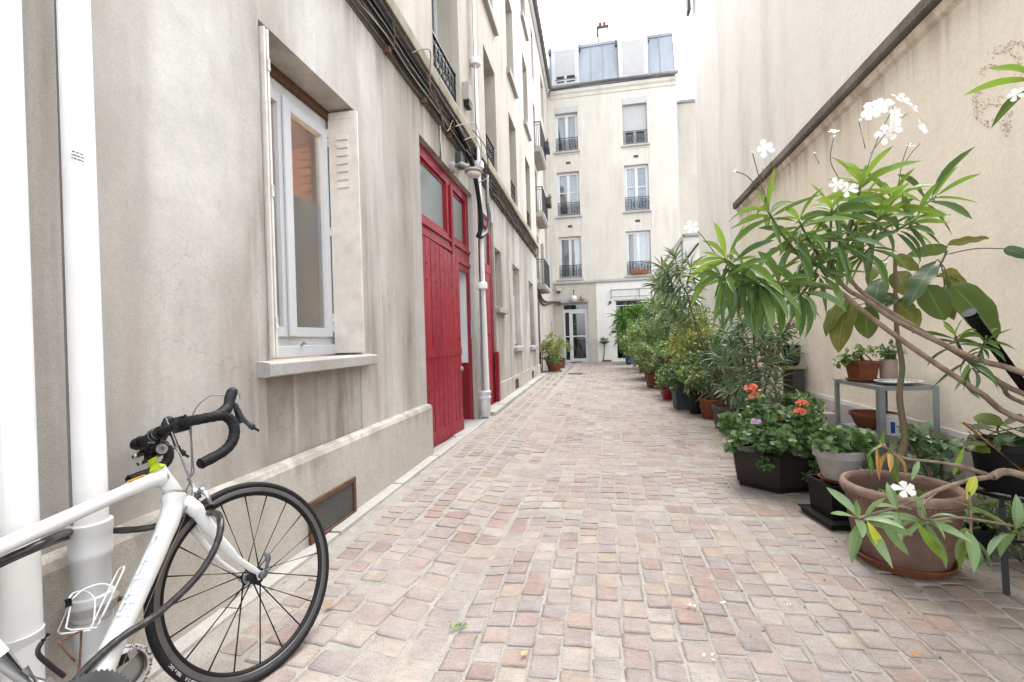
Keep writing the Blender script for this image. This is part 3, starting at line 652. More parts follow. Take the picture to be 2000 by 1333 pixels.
# folded shutters: one leaf pack edge-on at the left, one turned to the alley at the right
def shutter_leaf(y0, y1, x, z0, z1, name='shutter', ang=0, piv=None):
    m = MB().slab(y0, y1, z0, z1, .014, [(y0+.022, y1-.022, z0+.05, z1-.04, .005)], mX(0))
    for j in range(7):
        z = z1-.16-j*.062; m.bbox(-.001, .010, y0+(y1-y0)*.30, y0+(y1-y0)*.68, z-.040, z, .004)
    R = Matrix.Translation((x, piv if piv is not None else y0, 0)) @ Matrix.Rotation(ang, 4, 'Z') @ Matrix.Translation((0, -(piv if piv is not None else y0), 0))
    m.v = [tuple(R @ Vector(v)) for v in m.v]; return m.build(name, MAT['shutter'], bl)
# right pack: leaf lies along the reveal (plane y = 3.09), seen face on
def flat_leaf(yplane, xa, xb, z0, z1, th=.012, face=-1):
    m = MB().slab(xa, xb, z0, z1, th, [(xa+.018, xb-.018, z0+.06, z1-.05, .004)], lambda u, v, w: (u, yplane-face*w*-1 if False else yplane + w, v))
    for j in range(7):
        z = z1-.17-j*.058; m.bbox(xa+(xb-xa)*.30, xa+(xb-xa)*.72, yplane-.008, yplane+.004, z-.036, z, .004)
    return m.build('shutter', MAT['shutter'], bl)
r1 = flat_leaf(3.052, -1.868, -1.655, 1.092, 2.845)
MB().bbox(-1.872, -1.66, 3.068, 3.08, 1.095, 2.84, .003).build('shutter', MAT['shutter'], bl)
hh = MB()
for z in (1.25, 1.32, 1.95, 2.60, 2.67): hh.tube([(-1.873, 3.052, z), (-1.873, 3.052, z+.06)], .008, 8); hh.tube([(-1.652, 3.06, z), (-1.652, 3.06, z+.06)], .007, 8)
hh.bar((-1.648, 3.062, 1.10), (-1.648, 3.062, 2.84), .012, .014, (0, 1, 0))
hh.build('shutter_hinge', MAT['shutter'], r1)
l1 = MB().bbox(-1.868, -1.662, 2.140, 2.152, 1.095, 2.845, .003).build('shutter', MAT['shutter'], bl)
l2 = MB().bbox(-1.862, -1.660, 2.160, 2.174, 1.095, 2.842, .003).build('shutter', MAT['shutter'], bl)
for z in (1.25, 1.95, 2.62): MB().tube([(-1.657, 2.165, z), (-1.657, 2.165, z+.06)], .008, 8).build('shutter_hinge', MAT['shutter'], l2)
# ---- the red gate
GX = -1.75
gate = MB().slab(4.385, 6.415, -.01, 3.258, .035, [(4.47, 5.50, .012, 2.235), (5.63, 6.335, .012, 2.115), (4.53, 5.44, 2.50, 3.13), (5.69, 6.29, 2.50, 3.13)], mX(GX)).build('gate_frame', MAT['red'], bl)
for a, b, c, d in ((4.455, 5.515, 2.28, 2.335), (5.60, 6.40, 2.20, 2.26), (4.39, 6.41, 2.40, 2.44)): MB().bbox(GX+.001, GX+.022, a, b, c, d, .005).build('moulding', MAT['red'], gate)
MB().bbox(GX+.001, GX+.035, 5.535, 5.605, .02, 3.14, .012).build('centre_post', MAT['red'], gate)
for a, b in ((4.53, 5.44), (5.69, 6.29)):
    MB().slab(a+.001, b-.001, 2.501, 3.129, .03, [(a+.035, b-.035, 2.535, 3.095)], mX(GX-.03)).build('fanlight_frame', MAT['red'], gate)
    B(GX-.050, GX-.045, a+.03, b-.03, 2.53, 3.10).build('fanlight_pane', MAT['obscure'], gate)
# left leaf: nine vertical boards, hung a little open and sagging at its free edge
leaf = thing_leaf = MB()
L0, L1 = 4.475, 5.615
def leaf_x(y): return -1.742 + (y-L0)/(L1-L0)*.070
zt = lambda y: 2.29 - (y-L0)/(L1-L0)*.085
leaf.add([], [])
m = MB()
for zz in (.12, 1.06, 1.9): m.bar((leaf_x(L0)-.035, L0+.01, zz), (leaf_x(L1)-.035, L1-.01, zz), .03, .12)
gl = m.build('gate_leaf', MAT['red'], bl)
nb = 9
for i in range(nb):
    a = L0+i*(L1-L0)/nb+.0028; b = L0+(i+1)*(L1-L0)/nb-.0028
    vs = []
    for x_off in (-.018, .002+rg.normal(0, .0012)):
        vs += [(leaf_x(a)+x_off, a, .025), (leaf_x(b)+x_off, b, .025), (leaf_x(b)+x_off, b, zt(b)), (leaf_x(a)+x_off, a, zt(a))]
    bm = bmesh.new(); bv = [bm.verts.new(v) for v in vs]
    for f in ((0,1,2,3),(4,5,6,7),(0,1,5,4),(1,2,6,5),(2,3,7,6),(3,0,4,7)): bm.faces.new([bv[k] for k in f])
    bmesh.ops.recalc_face_normals(bm, faces=bm.faces); bmesh.ops.bevel(bm, geom=bm.edges[:], offset=.004, segments=1, affect='EDGES')
    MB().bm(bm).build('board', MAT['red'], gl)
MB().bar((leaf_x(L0)+.006, L0+.004, .10), (leaf_x(L1)+.006, L1-.004, .10), .010, .14).build('kick_board', MAT['red'], gl)
MB().bar((leaf_x(L0)+.005, L0+.004, 1.03), (leaf_x(L1)+.005, L1-.004, 1.03), .007, .10).build('lock_rail', MAT['red'], gl)
m = MB()
for i, yy in enumerate((4.62, 4.86, 5.10, 5.34)):
    for z in (1.82, 2.0): m.lathe([(.014, 0), (.014, .004), (0, .006)], (leaf_x(yy)+.003, yy, z), 10, (1, 0, 0))
m.build('air_hole', MAT['iron'], gl)
MB().bar((leaf_x(L0)-.004, L0-.04, .66), (leaf_x(L0)+.02, L0+.17, .66), .03, .05).lathe([(.024, -.05), (.024, .05)], (leaf_x(L0)+.006, L0-.005, .66), 12).build('hinge', MAT['red'], gl)
MB().lathe([(.016, 0), (.03, .006), (.03, .03), (0, .04)], (leaf_x(L1)+.002, L1-.07, .80), 14, (1, 0, 0)).build('door_knob', MAT['pink_pot'], gl)
MB().lathe([(.012, 0), (.012, .01), (0, .012)], (leaf_x(L1)+.004, L1-.09, 1.18), 10, (1, 0, 0)).build('keyhole', MAT['iron'], gl)
# passage seen through the open half
m = MB().box(-4.6, -1.79, 6.345, 6.42, .84, 3.0).box(-4.64, -4.6, 4.2, 6.42, .84, 3.0).box(-4.6, -1.90, 4.2, 6.42, 3.0, 3.05)
m.build('passage_wall', MAT['corridor'], bl)
m = MB().box(-4.6, -1.79, 6.34, 6.42, .0, .838).box(-4.64, -4.6, 4.2, 6.42, .0, .838); m.build('passage_dado', MAT['dark_red'], bl)
B(-4.6, -1.995, 4.2, 6.42, -.06, .012).build('passage_floor', MAT['stone'], bl)
# second red door behind the drainpipe
D2X = -1.72
d2 = MB().slab(6.73, 7.79, .065, 3.185, .09, [(6.82, 7.66, .07, 2.28), (6.85, 7.62, 2.42, 3.05)], mX(D2X)).build('door_frame', MAT['red'], bl)
B(D2X-.05, D2X-.045, 6.86, 7.61, 2.43, 3.04).build('fanlight_pane', MAT['obscure'], d2)
MB().bbox(D2X-.05, D2X-.01, 6.822, 7.658, .08, 2.278, .006).build('door_panel', MAT['red'], d2)
MB().bbox(D2X-.008, D2X+.006, 6.90, 7.58, 1.25, 2.1, .01).build('raised_panel', MAT['red'], d2)
MB().bbox(D2X-.008, D2X+.006, 6.90, 7.58, .25, 1.05, .01).build('raised_panel', MAT['red'], d2)
MB().bbox(-1.70, -1.64, 7.72, 7.84, .06, .95, .008).build('door_post', MAT['red'], d2)

# ================================================================ REAR WING (set back, with balconies)
XR = -1.85
rw = thing('apartment_building', 'rear wing with small iron balconies in the far left corner of the courtyard', 'building', (XR, 18, 0))
RH = [(15.1, 16.3, 7.45, 9.4), (15.1, 16.3, 5.34, 7.05), (15.1, 16.3, 2.96, 4.75), (18.6, 19.7, 7.4, 9.2), (18.6, 19.7, 4.4, 6.2), (15.1, 16.3, 10.3, 12.0), (18.6, 19.7, 10.3, 12.0), (14.6, 15.3, 1.05, 2.45)]
MB().slab(14.0, 21.7, -.05, 12.85, .35, RH, mX(XR)).build('wall', MAT['render_upper'], rw)
for i, h in enumerate(RH): casement(rw, XR-.2, h[0]+.001, h[1]-.001, h[2]+.001, h[3]-.001, back=[MAT['curtain'], MAT['room'], MAT['curtain_grey']][i % 3])
MB().bbox(XR+.001, XR+.03, 15.32, 15.72, 1.05, 2.45, .004).build('shutter', MAT['grey_iron'], rw)
for zb in (7.30, 5.17, 2.79):
    MB().prism([(XR+.001, zb), (-1.56, zb), (-1.50, zb+.06), (-1.50, zb+.14), (XR+.001, zb+.15)], 14.9, 16.65, lambda u, v, w: (u, w, v)).build('balcony_slab', MAT['stone'], rw)
    railing(rw, (-1.53, 14.93), (-1.53, 16.62), zb+.18, zb+.98, MAT['grey_iron'], (1, 0, 0), False, 22)
    railing(rw, (XR+.01, 14.93), (-1.545, 14.93), zb+.18, zb+.98, MAT['grey_iron'], (0, 1, 0), False, 5)
MB().bbox(-1.84, -1.74, 16.9, 17.2, 3.0, 4.7, .01).build('pier', MAT['stone'], rw)
MB().prism([(XR-.01, 2.9), (XR+.10, 2.9), (XR+.14, 3.0), (XR+.14, 3.06), (XR-.01, 3.1)], 14.0, 14.88, lambda u, v, w: (u, w, v)).build('string_course', MAT['mossy'], rw)
MB().prism([(XR-.1, 12.55), (XR+.04, 12.6), (XR+.10, 12.72), (XR+.10, 12.85), (XR-.1, 12.86)], 14.0, 21.6, lambda u, v, w: (u, w, v)).build('cornice', MAT['stone'], rw)
MB().tube([(XR+.17, 14.0, 12.93), (XR+.17, 21.5, 12.93)], .085, 10).build('gutter', MAT['gutter'], rw)
MB().prism([(XR+.1, 12.9), (XR-.6, 15.0), (XR-.7, 15.0), (XR-.7, 12.86), (XR, 12.86)], 14.05, 21.9, lambda u, v, w: (u, w, v)).build('mansard_roof', MAT['zinc'], rw)

# ================================================================ BUILDING AT THE END
YB = 21.7
bb = thing('apartment_building', 'cream apartment block with a zinc mansard roof closing the end of the alley', 'building', (1, 21.7, 0))
mY = lambda Y: (lambda u, v, w: (u, Y+w, v))
C1, C2 = (-1.51, -.46), (1.60, 2.69)
BH = [(*C1, 9.98, 12.07), (*C2, 9.98, 12.13), (*C1, 6.93, 9.0), (*C2, 6.93, 9.04), (*C1, 3.96, 5.94), (*C2, 3.96, 5.99), (-1.40, -.235, .0, 2.74), (.98, 2.95, .04, 2.85)]
pan = [(a-.09, b+.06, z0, z1, .02) for (a, b) in (C1, C2) for z0, z1 in ((6.0, 6.80), (9.05, 9.80))]
MB().slab(-2.0, 4.0, 3.76, 12.83, .4, BH[:6]+pan, mY(YB)).build('wall', MAT['render_back'], bb)
MB().slab(-2.0, .16, -.05, 3.70, .4, [BH[6]], mY(YB+.012)).build('ground_floor_wall', MAT['render_panel'], bb)
MB().slab(.161, 4.0, -.05, 3.70, .4, [BH[7]], mY(YB+.004)).build('ground_floor_wall', MAT['render_white'], bb)
MB().prism([(YB+.1, 3.701), (YB-.09, 3.70), (YB-.10, 3.72), (YB-.10, 3.80), (YB-.05, 3.84), (YB+.1, 3.86)], -1.84, 4.05, lambda u, v, w: (w, u, v)).build('string_course', MAT['stone'], bb)
for i, (u, z) in enumerate(((-.95, 6.42), (2.15, 6.45), (-.95, 9.42), (2.15, 9.42))):
    q = MB().box(u-.11, u+.11, YB+.012, YB+.016, z-.055, z+.055).build('air_vent', MAT['rust'], bb)
    m = MB()
    for j in range(4): m.box(u-.10, u+.10, YB+.008, YB+.013, z-.045+j*.025, z-.035+j*.025)
    m.build('louvre', MAT['grey_iron'], q)
def bwin(i, kind):
    a, b, c, d = BH[i]; X0, X1 = a+.001, b-.001; Y = YB+.16; mm = mY(Y)
    top = d-.001
    if kind in ('roller', 'half'): top = d-.30
    w = MB().slab(X0, X1, c, top, .06, [(X0+.06, X1-.06, c+.06, top-.06)], mm).build('window', MAT['pvc'], bb)
    xm = (X0+X1)/2
    for s in (0, 1):
        p, q = (X0+.062, xm-.002) if s == 0 else (xm+.002, X1-.062)
        MB().slab(p, q, c+.062, top-.062, .05, [(p+.06, q-.06, c+.12, c+1.10), (p+.06, q-.06, c+1.14, top-.12)] if kind in ('mid', 'blue') else [(p+.06, q-.06, c+.12, top-.12)], mY(Y-.012)).build('sash', MAT['pvc'], w)
        B(p+.05, q-.05, Y+.01, Y+.016, c+.11, top-.11).build('pane', MAT['glass'], w)
    bk = {'mid': 'curtain_grey', 'blue': 'curtain_blue', 'net': 'curtain', 'roller': 'room', 'half': 'curtain_grey'}[kind]
    # curtains hang in folds
    for s in (0, 1):
        p, q = (X0+.03, xm-.01) if s == 0 else (xm+.01, X1-.03)
        if kind in ('net', 'blue'):
            n = 40; xs = np.linspace(p, q, n); m = MB()
            for k in range(n):
                for z in (c+.05, top-.05): m.v.append((xs[k], Y+.12+.018*math.sin(k*1.25), z))
            m.f += [(2*k, 2*k+2, 2*k+3, 2*k+1) for k in range(n-1)]
            m.build('curtain', MAT['curtain'] if kind == 'net' or s == 0 else MAT['curtain_blue'], w, True)
    B(X0, X1, Y+.22, Y+.24, c, d).build('backing', MAT[bk], w)
    if kind in ('roller', 'half'):
        bx = MB().bbox(X0+.003, X1-.003, YB-.02, YB+.20, d-.30, d-.004, .02).build('shutter_box', MAT['far_shutter'], bb)
        zb = {'roller': c+.62, 'half': d-.33}[kind]
        if kind == 'roller':
            sh = MB(); z = zb
            while z < d-.31: sh.bbox(X0+.03, X1-.03, Y-.03, Y-.016, z, z+.05, .005); z += .054
            sh.build('roller_shutter', MAT['far_shutter'], bb)
    sill = MB().prism([(YB+.16, c+.0), (YB-.07, c-.02), (YB-.08, c-.10), (YB+.16, c-.11)], a-.10, b+.08, lambda u, v, w: (w, u, v)).build('window_sill', MAT['stone'], bb)
    railing(bb, (a+.006, YB+.03), (b-.006, YB+.03), c+.05, c+.62, MAT['iron'], (0, 1, 0), True, 8)
for i, k in enumerate(('half', 'roller', 'mid', 'blue', 'net', 'net')): bwin(i, k)
# glazed door
dr = MB().slab(-1.399, -.236, .0, 2.739, .08, [(-1.37, -.265, 2.50, 2.71), (-1.32, -1.13, .10, 2.36), (-1.05, -.29, .06, 2.40)], mY(YB+.12)).build('door_frame', MAT['pvc'], bb)
MB().slab(-1.048, -.292, .062, 2.398, .05, [(-.965, -.375, .16, 1.19), (-.965, -.375, 1.25, 2.30)], mY(YB+.11)).build('door_leaf', MAT['pvc'], dr)
for n_, (a, b, c, d) in {'lower_pane': (-.97, -.37, .155, 1.195), 'upper_pane': (-.97, -.37, 1.245, 2.305), 'side_pane': (-1.33, -1.12, .09, 2.37), 'transom_pane': (-1.38, -.255, 2.49, 2.72)}.items():
    B(a, b, YB+.145, YB+.150, c, d).build('pane', MAT['dark_glass'], dr)
B(-1.33, -1.12, YB+.125, YB+.14, 1.19, 1.235).build('glazing_bar', MAT['pvc'], dr)
MB().tube([(-.93, YB+.07, 1.75), (-.86, YB+.06, 1.78), (-.80, YB+.06, 1.83)], .010).build('door_pull', MAT['alloy'], dr)
B(-1.6, -.1, YB+1.6, YB+1.65, 0, 3.0).build('hall', MAT['room'], bb)
B(-1.6, -.1, YB+.42, YB+1.6, -.05, .005).build('hall_floor', MAT['stone'], bb)
MB().prism([(YB+.012, 2.78), (YB-.26, 2.80), (YB-.27, 2.90), (YB+.012, 2.94)], -1.70, -.22, lambda u, v, w: (w, u, v)).build('door_canopy', MAT['stone'], bb)
# shop window on the right, with a drained dark blind box and a metal sign frame above
sw = MB().slab(.981, 2.949, .041, 2.849, .08, [(1.07, 2.86, .13, 2.56), (1.07, 2.86, 2.60, 2.80)], mY(YB+.10)).build('shop_window', MAT['pvc'], bb)
B(1.06, 2.87, YB+.13, YB+.136, .12, 2.57).build('pane', MAT['dark_glass'], sw)
B(1.075, 2.855, YB+.11, YB+.16, 2.602, 2.798).build('blind_box', MAT['iron'], sw)
B(.9, 3.1, YB+1.0, YB+1.05, 0, 3).build('interior', MAT['room'], bb)
m = MB()
m.bar((.84, YB-.14, 3.30), (2.8, YB-.14, 3.31), .03, .03); m.bar((.84, YB-.14, 2.90), (.84, YB-.14, 3.29), .03, .03); m.bar((2.1, YB-.14, 2.90), (2.1, YB-.14, 3.29), .03, .03); m.bar((.86, YB-.14, 2.98), (2.8, YB-.14, 2.99), .02, .02)
for x in (.84, 2.1, 2.78): m.bar((x, YB-.13, 3.30), (x, YB+.01, 3.30), .02, .02)
m.build('awning_frame', MAT['grey_iron'], bb)
# cornice, gutter, mansard with dormers
MB().prism([(YB+.1, 12.45), (YB-.03, 12.47), (YB-.05, 12.60), (YB-.12, 12.68), (YB-.12, 12.82), (YB+.1, 12.83)], -1.70, 4.03, lambda u, v, w: (w, u, v)).build('cornice', MAT['render_back'], bb)
MB().tube([(-1.72, YB-.20, 12.94), (4.06, YB-.20, 12.94)], .10, 12).build('gutter', MAT['gutter'], bb)
RS = lambda z: YB-.08+(z-12.9)*.24
MB().prism([(RS(12.84)+.03, 12.835), (RS(15.05)+.03, 15.05), (YB+4, 15.4), (YB+4, 12.835)], -1.75, 3.98, lambda u, v, w: (w, u, v)).build('roof_core', MAT['gutter'], bb)
xs = [-1.74, -1.05+.0, -.35, .25, .80, 1.45, 2.1, 2.85, 3.36, 3.97]
for i in range(len(xs)-1):
    a, b = xs[i], xs[i+1]; sg = rg.normal(0, .004)
    MB().prism([(RS(12.9)+sg, 12.88), (RS(15.02)+sg, 15.02), (RS(15.02)+.028, 15.02), (RS(12.9)+.028, 12.88)], a+.012, b-.012, lambda u, v, w: (w, u, v)).build('zinc_sheet', MAT['zinc'], bb)
    MB().prism([(RS(12.9)-.03, 12.88), (RS(15.02)-.03, 15.02), (RS(15.02)+.02, 15.02), (RS(12.9)+.02, 12.88)], b-.011, b+.011, lambda u, v, w: (w, u, v)).build('standing_seam', MAT['zinc'], bb)
MB().prism([(RS(15.0)-.05, 14.98), (RS(15.0)-.06, 15.10), (RS(15)+.1, 15.22), (RS(15)+.3, 15.22), (RS(15)+.3, 14.98)], -1.8, 3.99, lambda u, v, w: (w, u, v)).build('ridge_flashing', MAT['zinc'], bb)
for x0, x1, ztop in ((-1.60, -.32, 15.02), (1.48, 2.80, 15.06)):
    arch = [(x0, 13.0), (x1, 13.0), (x1, ztop)] + [(x1+(x0-x1)*t, ztop+.24*math.sin(math.pi*t)) for t in np.linspace(.06, .94, 12)] + [(x0, ztop)]
    d = MB().prism(arch, YB-.10, YB+1.2, lambda u, v, w: (u, w, v)).build('dormer', MAT['dormer'], bb)
    cap = MB(); ar = [(x0-.03, ztop)] + [(x0-.03+(x1-x0+.06)*t, ztop+.02+.26*math.sin(math.pi*t)) for t in np.linspace(0.04, .96, 14)] + [(x1+.03, ztop)]
    cap.tube([(u, YB-.10, v) for u, v in ar], .022, 8); cap.build('dormer_moulding', MAT['zinc'], d)
    B(x0+.17, x1-.17, YB-.115, YB-.10, ztop-.42, ztop-.28).build('shutter_box', MAT['far_shutter'], d)
    sh = MB(); z = 13.5 if x0 < 0 else 13.16
    while z < ztop-.44: sh.bbox(x0+.2, x1-.2, YB-.112, YB-.101, z, z+.05, .004); z += .054
    sh.build('roller_shutter', MAT['far_shutter'], d)
    if x0 < 0:
        for a, b in ((x0+.22, x0+.58), (x0+.70, x1-.20)):
            B(a, b, YB-.108, YB-.101, 13.34, 13.46).build('pane', MAT['iron'], d); B(a, b, YB-.108, YB-.101, 13.16, 13.22).build('pane', MAT['iron'], d)
        MB().tube([(x0+.15, YB-.16, 13.28), (x1-.12, YB-.16, 13.28)], .018, 6).build('rail', MAT['grey_iron'], d)
for x in (-1.70, -1.64, -.28, 1.42, 2.86):
    MB().tube([(x, RS(14.9)-.05, 15.12), (x, RS(14.8)-.06, 14.86)], .016, 6).bar((x-.06, RS(14.7)-.04, 14.80), (x+.06, RS(14.7)-.04, 14.80), .05, .05).build('roof_hook', MAT['iron'], bb)
MB().tube([(-1.72, RS(14.9)-.05, 15.10), (3.9, RS(14.9)-.05, 15.16)], .012, 6).build('roof_cable', MAT['iron'], bb)
ch = MB().bbox(.62, 1.10, YB+1.2, YB+1.8, 15.2, 16.30, .01).build('chimney', MAT['render_white'], bb)
MB().bbox(.56, 1.16, YB+1.15, YB+1.85, 16.301, 16.42, .01).build('chimney_cap', MAT['grime'], ch)
MB().bbox(.60, .65, YB+1.17, YB+1.19, 15.3, 16.3, .005).build('edge_strip', MAT['grey_iron'], ch)
for x in (.76, .96): MB().lathe([(.09, 0), (.07, .30), (.085, .32), (.06, .36)], (x, YB+1.5, 16.42), 12).build('chimney_pot', MAT['terracotta'], ch)
MB().bbox(.30, .58, YB+1.2, YB+1.7, 15.2, 15.62, .01).build('chimney', MAT['render_white'], bb)
# far pale wall beyond the right corner
fw = thing('party_wall', 'pale tall wall in the gap right of the end building', 'wall', (5, 24, 0))
MB().slab(3.5, 8, 0, 12.7, .4, [], mY(24.0)).build('wall', MAT['render_panel'], fw)
MB().bbox(3.45, 8.05, 23.92, 24.45, 12.701, 12.86, .02).build('coping', MAT['gutter'], fw)
# ================================================================ RIGHT WALL
rwx = lambda u, off=0: 2.12+.034*u-off
mR = lambda off: (lambda u, v, w: (2.12+.034*u-off+w, u, v))
wt = thing('boundary_wall', 'tall two-tone wall along the right with a black stained ledge across it', 'wall', (2.3, 4, 0))
MB().slab(-2.0, 8.0, -.05, 3.175, .30, [], mR(0)).build('lower_wall', MAT['cream_wall'], wt)
MB().slab(3.25, 11.6, -.05, 9.7, .30, [], mR(-.045)).build('upper_wall', MAT['white_wall'], wt)
y = -2.0
while y < 8.0:
    l = min(rg.uniform(.7, 1.2), 8.03-y); e = rg.normal(0, .003)
    m = MB().prism([(-.04, 3.176), (.072+e, 3.18), (.085+e, 3.20), (.085+e, 3.275), (.06, 3.30), (-.04, 3.33)], y+.003, y+l-.003, lambda u, v, w: (2.12+.034*w-u, w, v)); m.build('coping_stone', MAT['coping'], wt); y += l
MB().prism([(0, 3.10), (.03, 3.12), (.045, 3.174), (0, 3.174)], -2.0, 7.99, lambda u, v, w: (2.12+.034*w-u, w, v)).build('coping_bed', MAT['cream_wall'], wt)
MB().prism([(0, -.05), (.04, -.05), (.026, .46), (.015, .492), (0, .495)], -2.0, 5.75, lambda u, v, w: (2.12+.034*w-u, w, v)).build('plinth', MAT['grey_plinth'], wt)
MB().bbox(2.39, 2.47, 11.3, 11.52, 8.75, 9.3, .01).build('bracket', MAT['grey_iron'], wt)
# small outbuilding with a sloping coping behind the planting
ob = thing('outbuilding', 'low cream outbuilding with a sloping zinc edge behind the tall plants', 'building', (3, 14, 0))
MB().prism([(2.18, 0), (4.2, 0), (4.2, 4.0), (2.66, 4.0), (2.18, 3.38)], 14.0, 17.0, lambda u, v, w: (u, w, v)).build('wall', MAT['render_back'], ob)
MB().bar((2.12, 13.98, 3.34), (2.66, 13.98, 4.04), .12, .07, (0, 0, 1)).bar((2.64, 13.98, 4.04), (4.2, 13.98, 4.04), .12, .07).build('coping', MAT['gutter'], ob)
MB().bar((2.62, 13.93, 3.22), (3.06, 13.93, 3.78), .05, .05).build('handrail', MAT['iron'], ob)
MB().bbox(2.60, 2.64, 13.95, 13.99, 2.6, 3.9, .004).build('corner_strip', MAT['gutter'], ob)

# ================================================================ PIPES, CABLES, FITTINGS ON THE LEFT
pa = thing('drainpipe', 'fat white drainpipe at the left edge, nearest to the camera', 'pipe', (-1.55, .968, 0), 'white drainpipes on the left wall')
MB().tube([(-1.55, .968, .0), (-1.55, .968, 9)], .047, 28).build('pipe', MAT['pipe_white'], pa, True, 40)
MB().tube([(-1.55, .968, .0), (-1.55, .968, .40)], .049, 28).build('pipe', MAT['pipe_white'], pa, True, 40)
for z in (2.4,): MB().lathe([(.046, -.015), (.054, -.015), (.054, .015), (.046, .015)], (-1.55, .968, z), 28).bar((-1.59, .968, z), (-1.68, .968, z), .02, .02).build('bracket', MAT['pipe_white'], pa)
pb = thing('drainpipe', 'white plastic drainpipe with a printed line and a rusty iron foot, behind the bicycle', 'pipe', (-1.55, 1.15, 0), 'white drainpipes on the left wall')
pb_ = (-1.55, 1.15)
MB().tube([(*pb_, .60), (*pb_, 9)], .0452, 32).build('pipe', MAT['pipe_white'], pb, True, 40)
MB().lathe([(.046, .632), (.0555, .628), (.0555, .60), (.053, .59), (.052, .548), (.054, .54), (.053, .525), (.0465, .515), (.0465, .41), (.053, .405), (.054, .385), (.0515, .37), (.0515, .345), (.047, .335)], (*pb_, 0), 32).build('socket', MAT['white_paint'], pb, True, 40)
MB().tube(smooth_path([(*pb_, .34), (*pb_, .28), (-1.545, 1.153, .23), (-1.515, 1.162, .185), (-1.462, 1.165, .165)], 6), [.049]*6+[.049]*6+[.052]*6+[.058]*6+[.062], 24).build('shoe', MAT['white_paint'], pb, True, 40)
SAX = Vector((.80, -.40, .35)).normalized(); SC = (-1.462, 1.168, .163)
MB().lathe([(.050, -.02), (.066, -.02), (.069, 0), (.066, .014), (.056, .016), (.052, 0)], SC, 32, SAX, closed=True).build('shoe_rim', MAT['white_paint'], pb, True, 40)
MB().lathe([(.051, -.004), (.03, .004), (0, .006)], SC, 24, SAX).build('shoe_mouth', MAT['white_pot'], pb, True)
sxv, syv, _ = frame_of(SAX); m = MB(); rrg = np.random.default_rng(8)
for t in np.linspace(1.2, 4.2, 26):
    for j in range(2):
        r_ = rrg.uniform(.0575, .0675); tt = t+rrg.normal(0, .05); q = Vector(SC)+(sxv*math.cos(tt)+syv*math.sin(tt))*r_+SAX*.0145; m.sphere(q, rrg.uniform(.002, .0045), 6, 4, (1, 1, .5))
m.tube([Vector(SC)+(sxv*math.cos(t)+syv*math.sin(t))*.0515+SAX*.009 for t in np.linspace(.4, 3.6, 18)], .0022, 5)
tag(m.build('rust_flakes', MAT['rust'], pb), kind='stuff')
m = MB().lathe([(.054, -.012), (.063, -.012), (.063, .012), (.054, .012)], (*pb_, .372), 28, closed=True); m.bar((-1.60, 1.15, .372), (-1.68, 1.15, .372), .025, .03); m.build('clamp', MAT['white_pot'], pb)
MB().tube([(-1.50, 1.19, .37), (-1.47, 1.21, .372)], .008).lathe([(.016, 0), (.016, .012)], (-1.478, 1.20, .372), 6, (.7, .6, 0)).build('clamp_bolt', MAT['rust'], pb)
# three lines of small print on the pipe
pm = MB()
ndir = Vector((-pb_[0], -pb_[1], 0)).normalized()
for li in range(3):
    for k in range(16):
        a = math.atan2(ndir.y, ndir.x)+.0+(k-8)*.038; wv = [.016, .024, .020][li]
        if (k*7+li*3) % 5 == 0: continue
        r = .0457; z = 1.755-li*.010-k*.0004
        c = Vector((pb_[0]+math.cos(a)*r, pb_[1]+math.sin(a)*r, z)); t = Vector((-math.sin(a), math.cos(a), 0))
        h = .0035; pm.add([c-t*.0006*(1+k % 3)+Vector((0,0,0)), c+t*.0006*(1+k % 3), c+t*.0006*(1+k % 2)+Vector((0,0,h)), c-t*.0006+Vector((0,0,h))], [(0,1,2,3)])
pm.build('printed_text', MAT['iron'], pb)
pc = thing('drainpipe', 'white painted downpipe standing between the two red doors', 'pipe', (-1.585, 6.42, 0), 'white drainpipes on the left wall')
PC = (-1.578, 6.45)
MB().tube([(*PC, .28), (*PC, 10.9)], .066, 24).build('pipe', MAT['pipe_white'], pc, True, 40)
MB().lathe([(.058, .05), (.064, .06), (.064, .12), (.072, .13), (.072, .30), (.085, .31), (.085, .335), (.075, .345), (.078, .38), (.085, .39), (.085, .41), (.067, .43)], (*PC, 0), 24).build('cast_iron_foot', MAT['white_paint'], pc, True, 40)
MB().tube([(*PC, .30), (-1.60, 6.56, .24), (-1.60, 6.63, .20)], .05, 16).build('branch_spout', MAT['white_paint'], pc, True, 40)
MB().tube([(*PC, .0), (*PC, .06)], .06, 20).build('ground_socket', MAT['stone'], pc)
for z in (1.95, 3.7, 5.2, 7.9): MB().lathe([(.067, -.05), (.077, -.045), (.077, .03), (.067, .05)], (*PC, z), 24).build('collar', MAT['pipe_white'], pc, True, 40)
# cable bundle under the cornice
cb = thing('cable_bundle', 'tangle of black and grey cables clipped under the mossy ledge', 'cables', (-1.6, 4, 3.8))
crg = np.random.default_rng(3)
cols = ['iron', 'iron', 'cable_grey', 'stone', 'iron', 'cable_grey', 'bark', 'iron', 'stone', 'bark']
for i in range(10):
    z0 = 3.90-i*.026; x0 = -1.655+.018*(i % 3); pts = []
    for y in np.arange(-1.4, 13.8, .38):
        s = abs(math.sin(math.pi*y/1.15)); pts.append((x0+crg.normal(0, .006), y, z0-.028*s*(.5+.6*(i % 4)/3)+crg.normal(0, .006)))
    MB().tube(smooth_path(pts, 2), [.008, .013, .006, .007, .011, .006, .005, .016, .006, .005][i], 6).build('cable', MAT[cols[i]], cb, True)
MB().tube([(-1.60, -1.4, 3.87), (-1.60, 5.9, 3.86)], .020, 8).build('conduit', MAT['cable_grey'], cb, True)
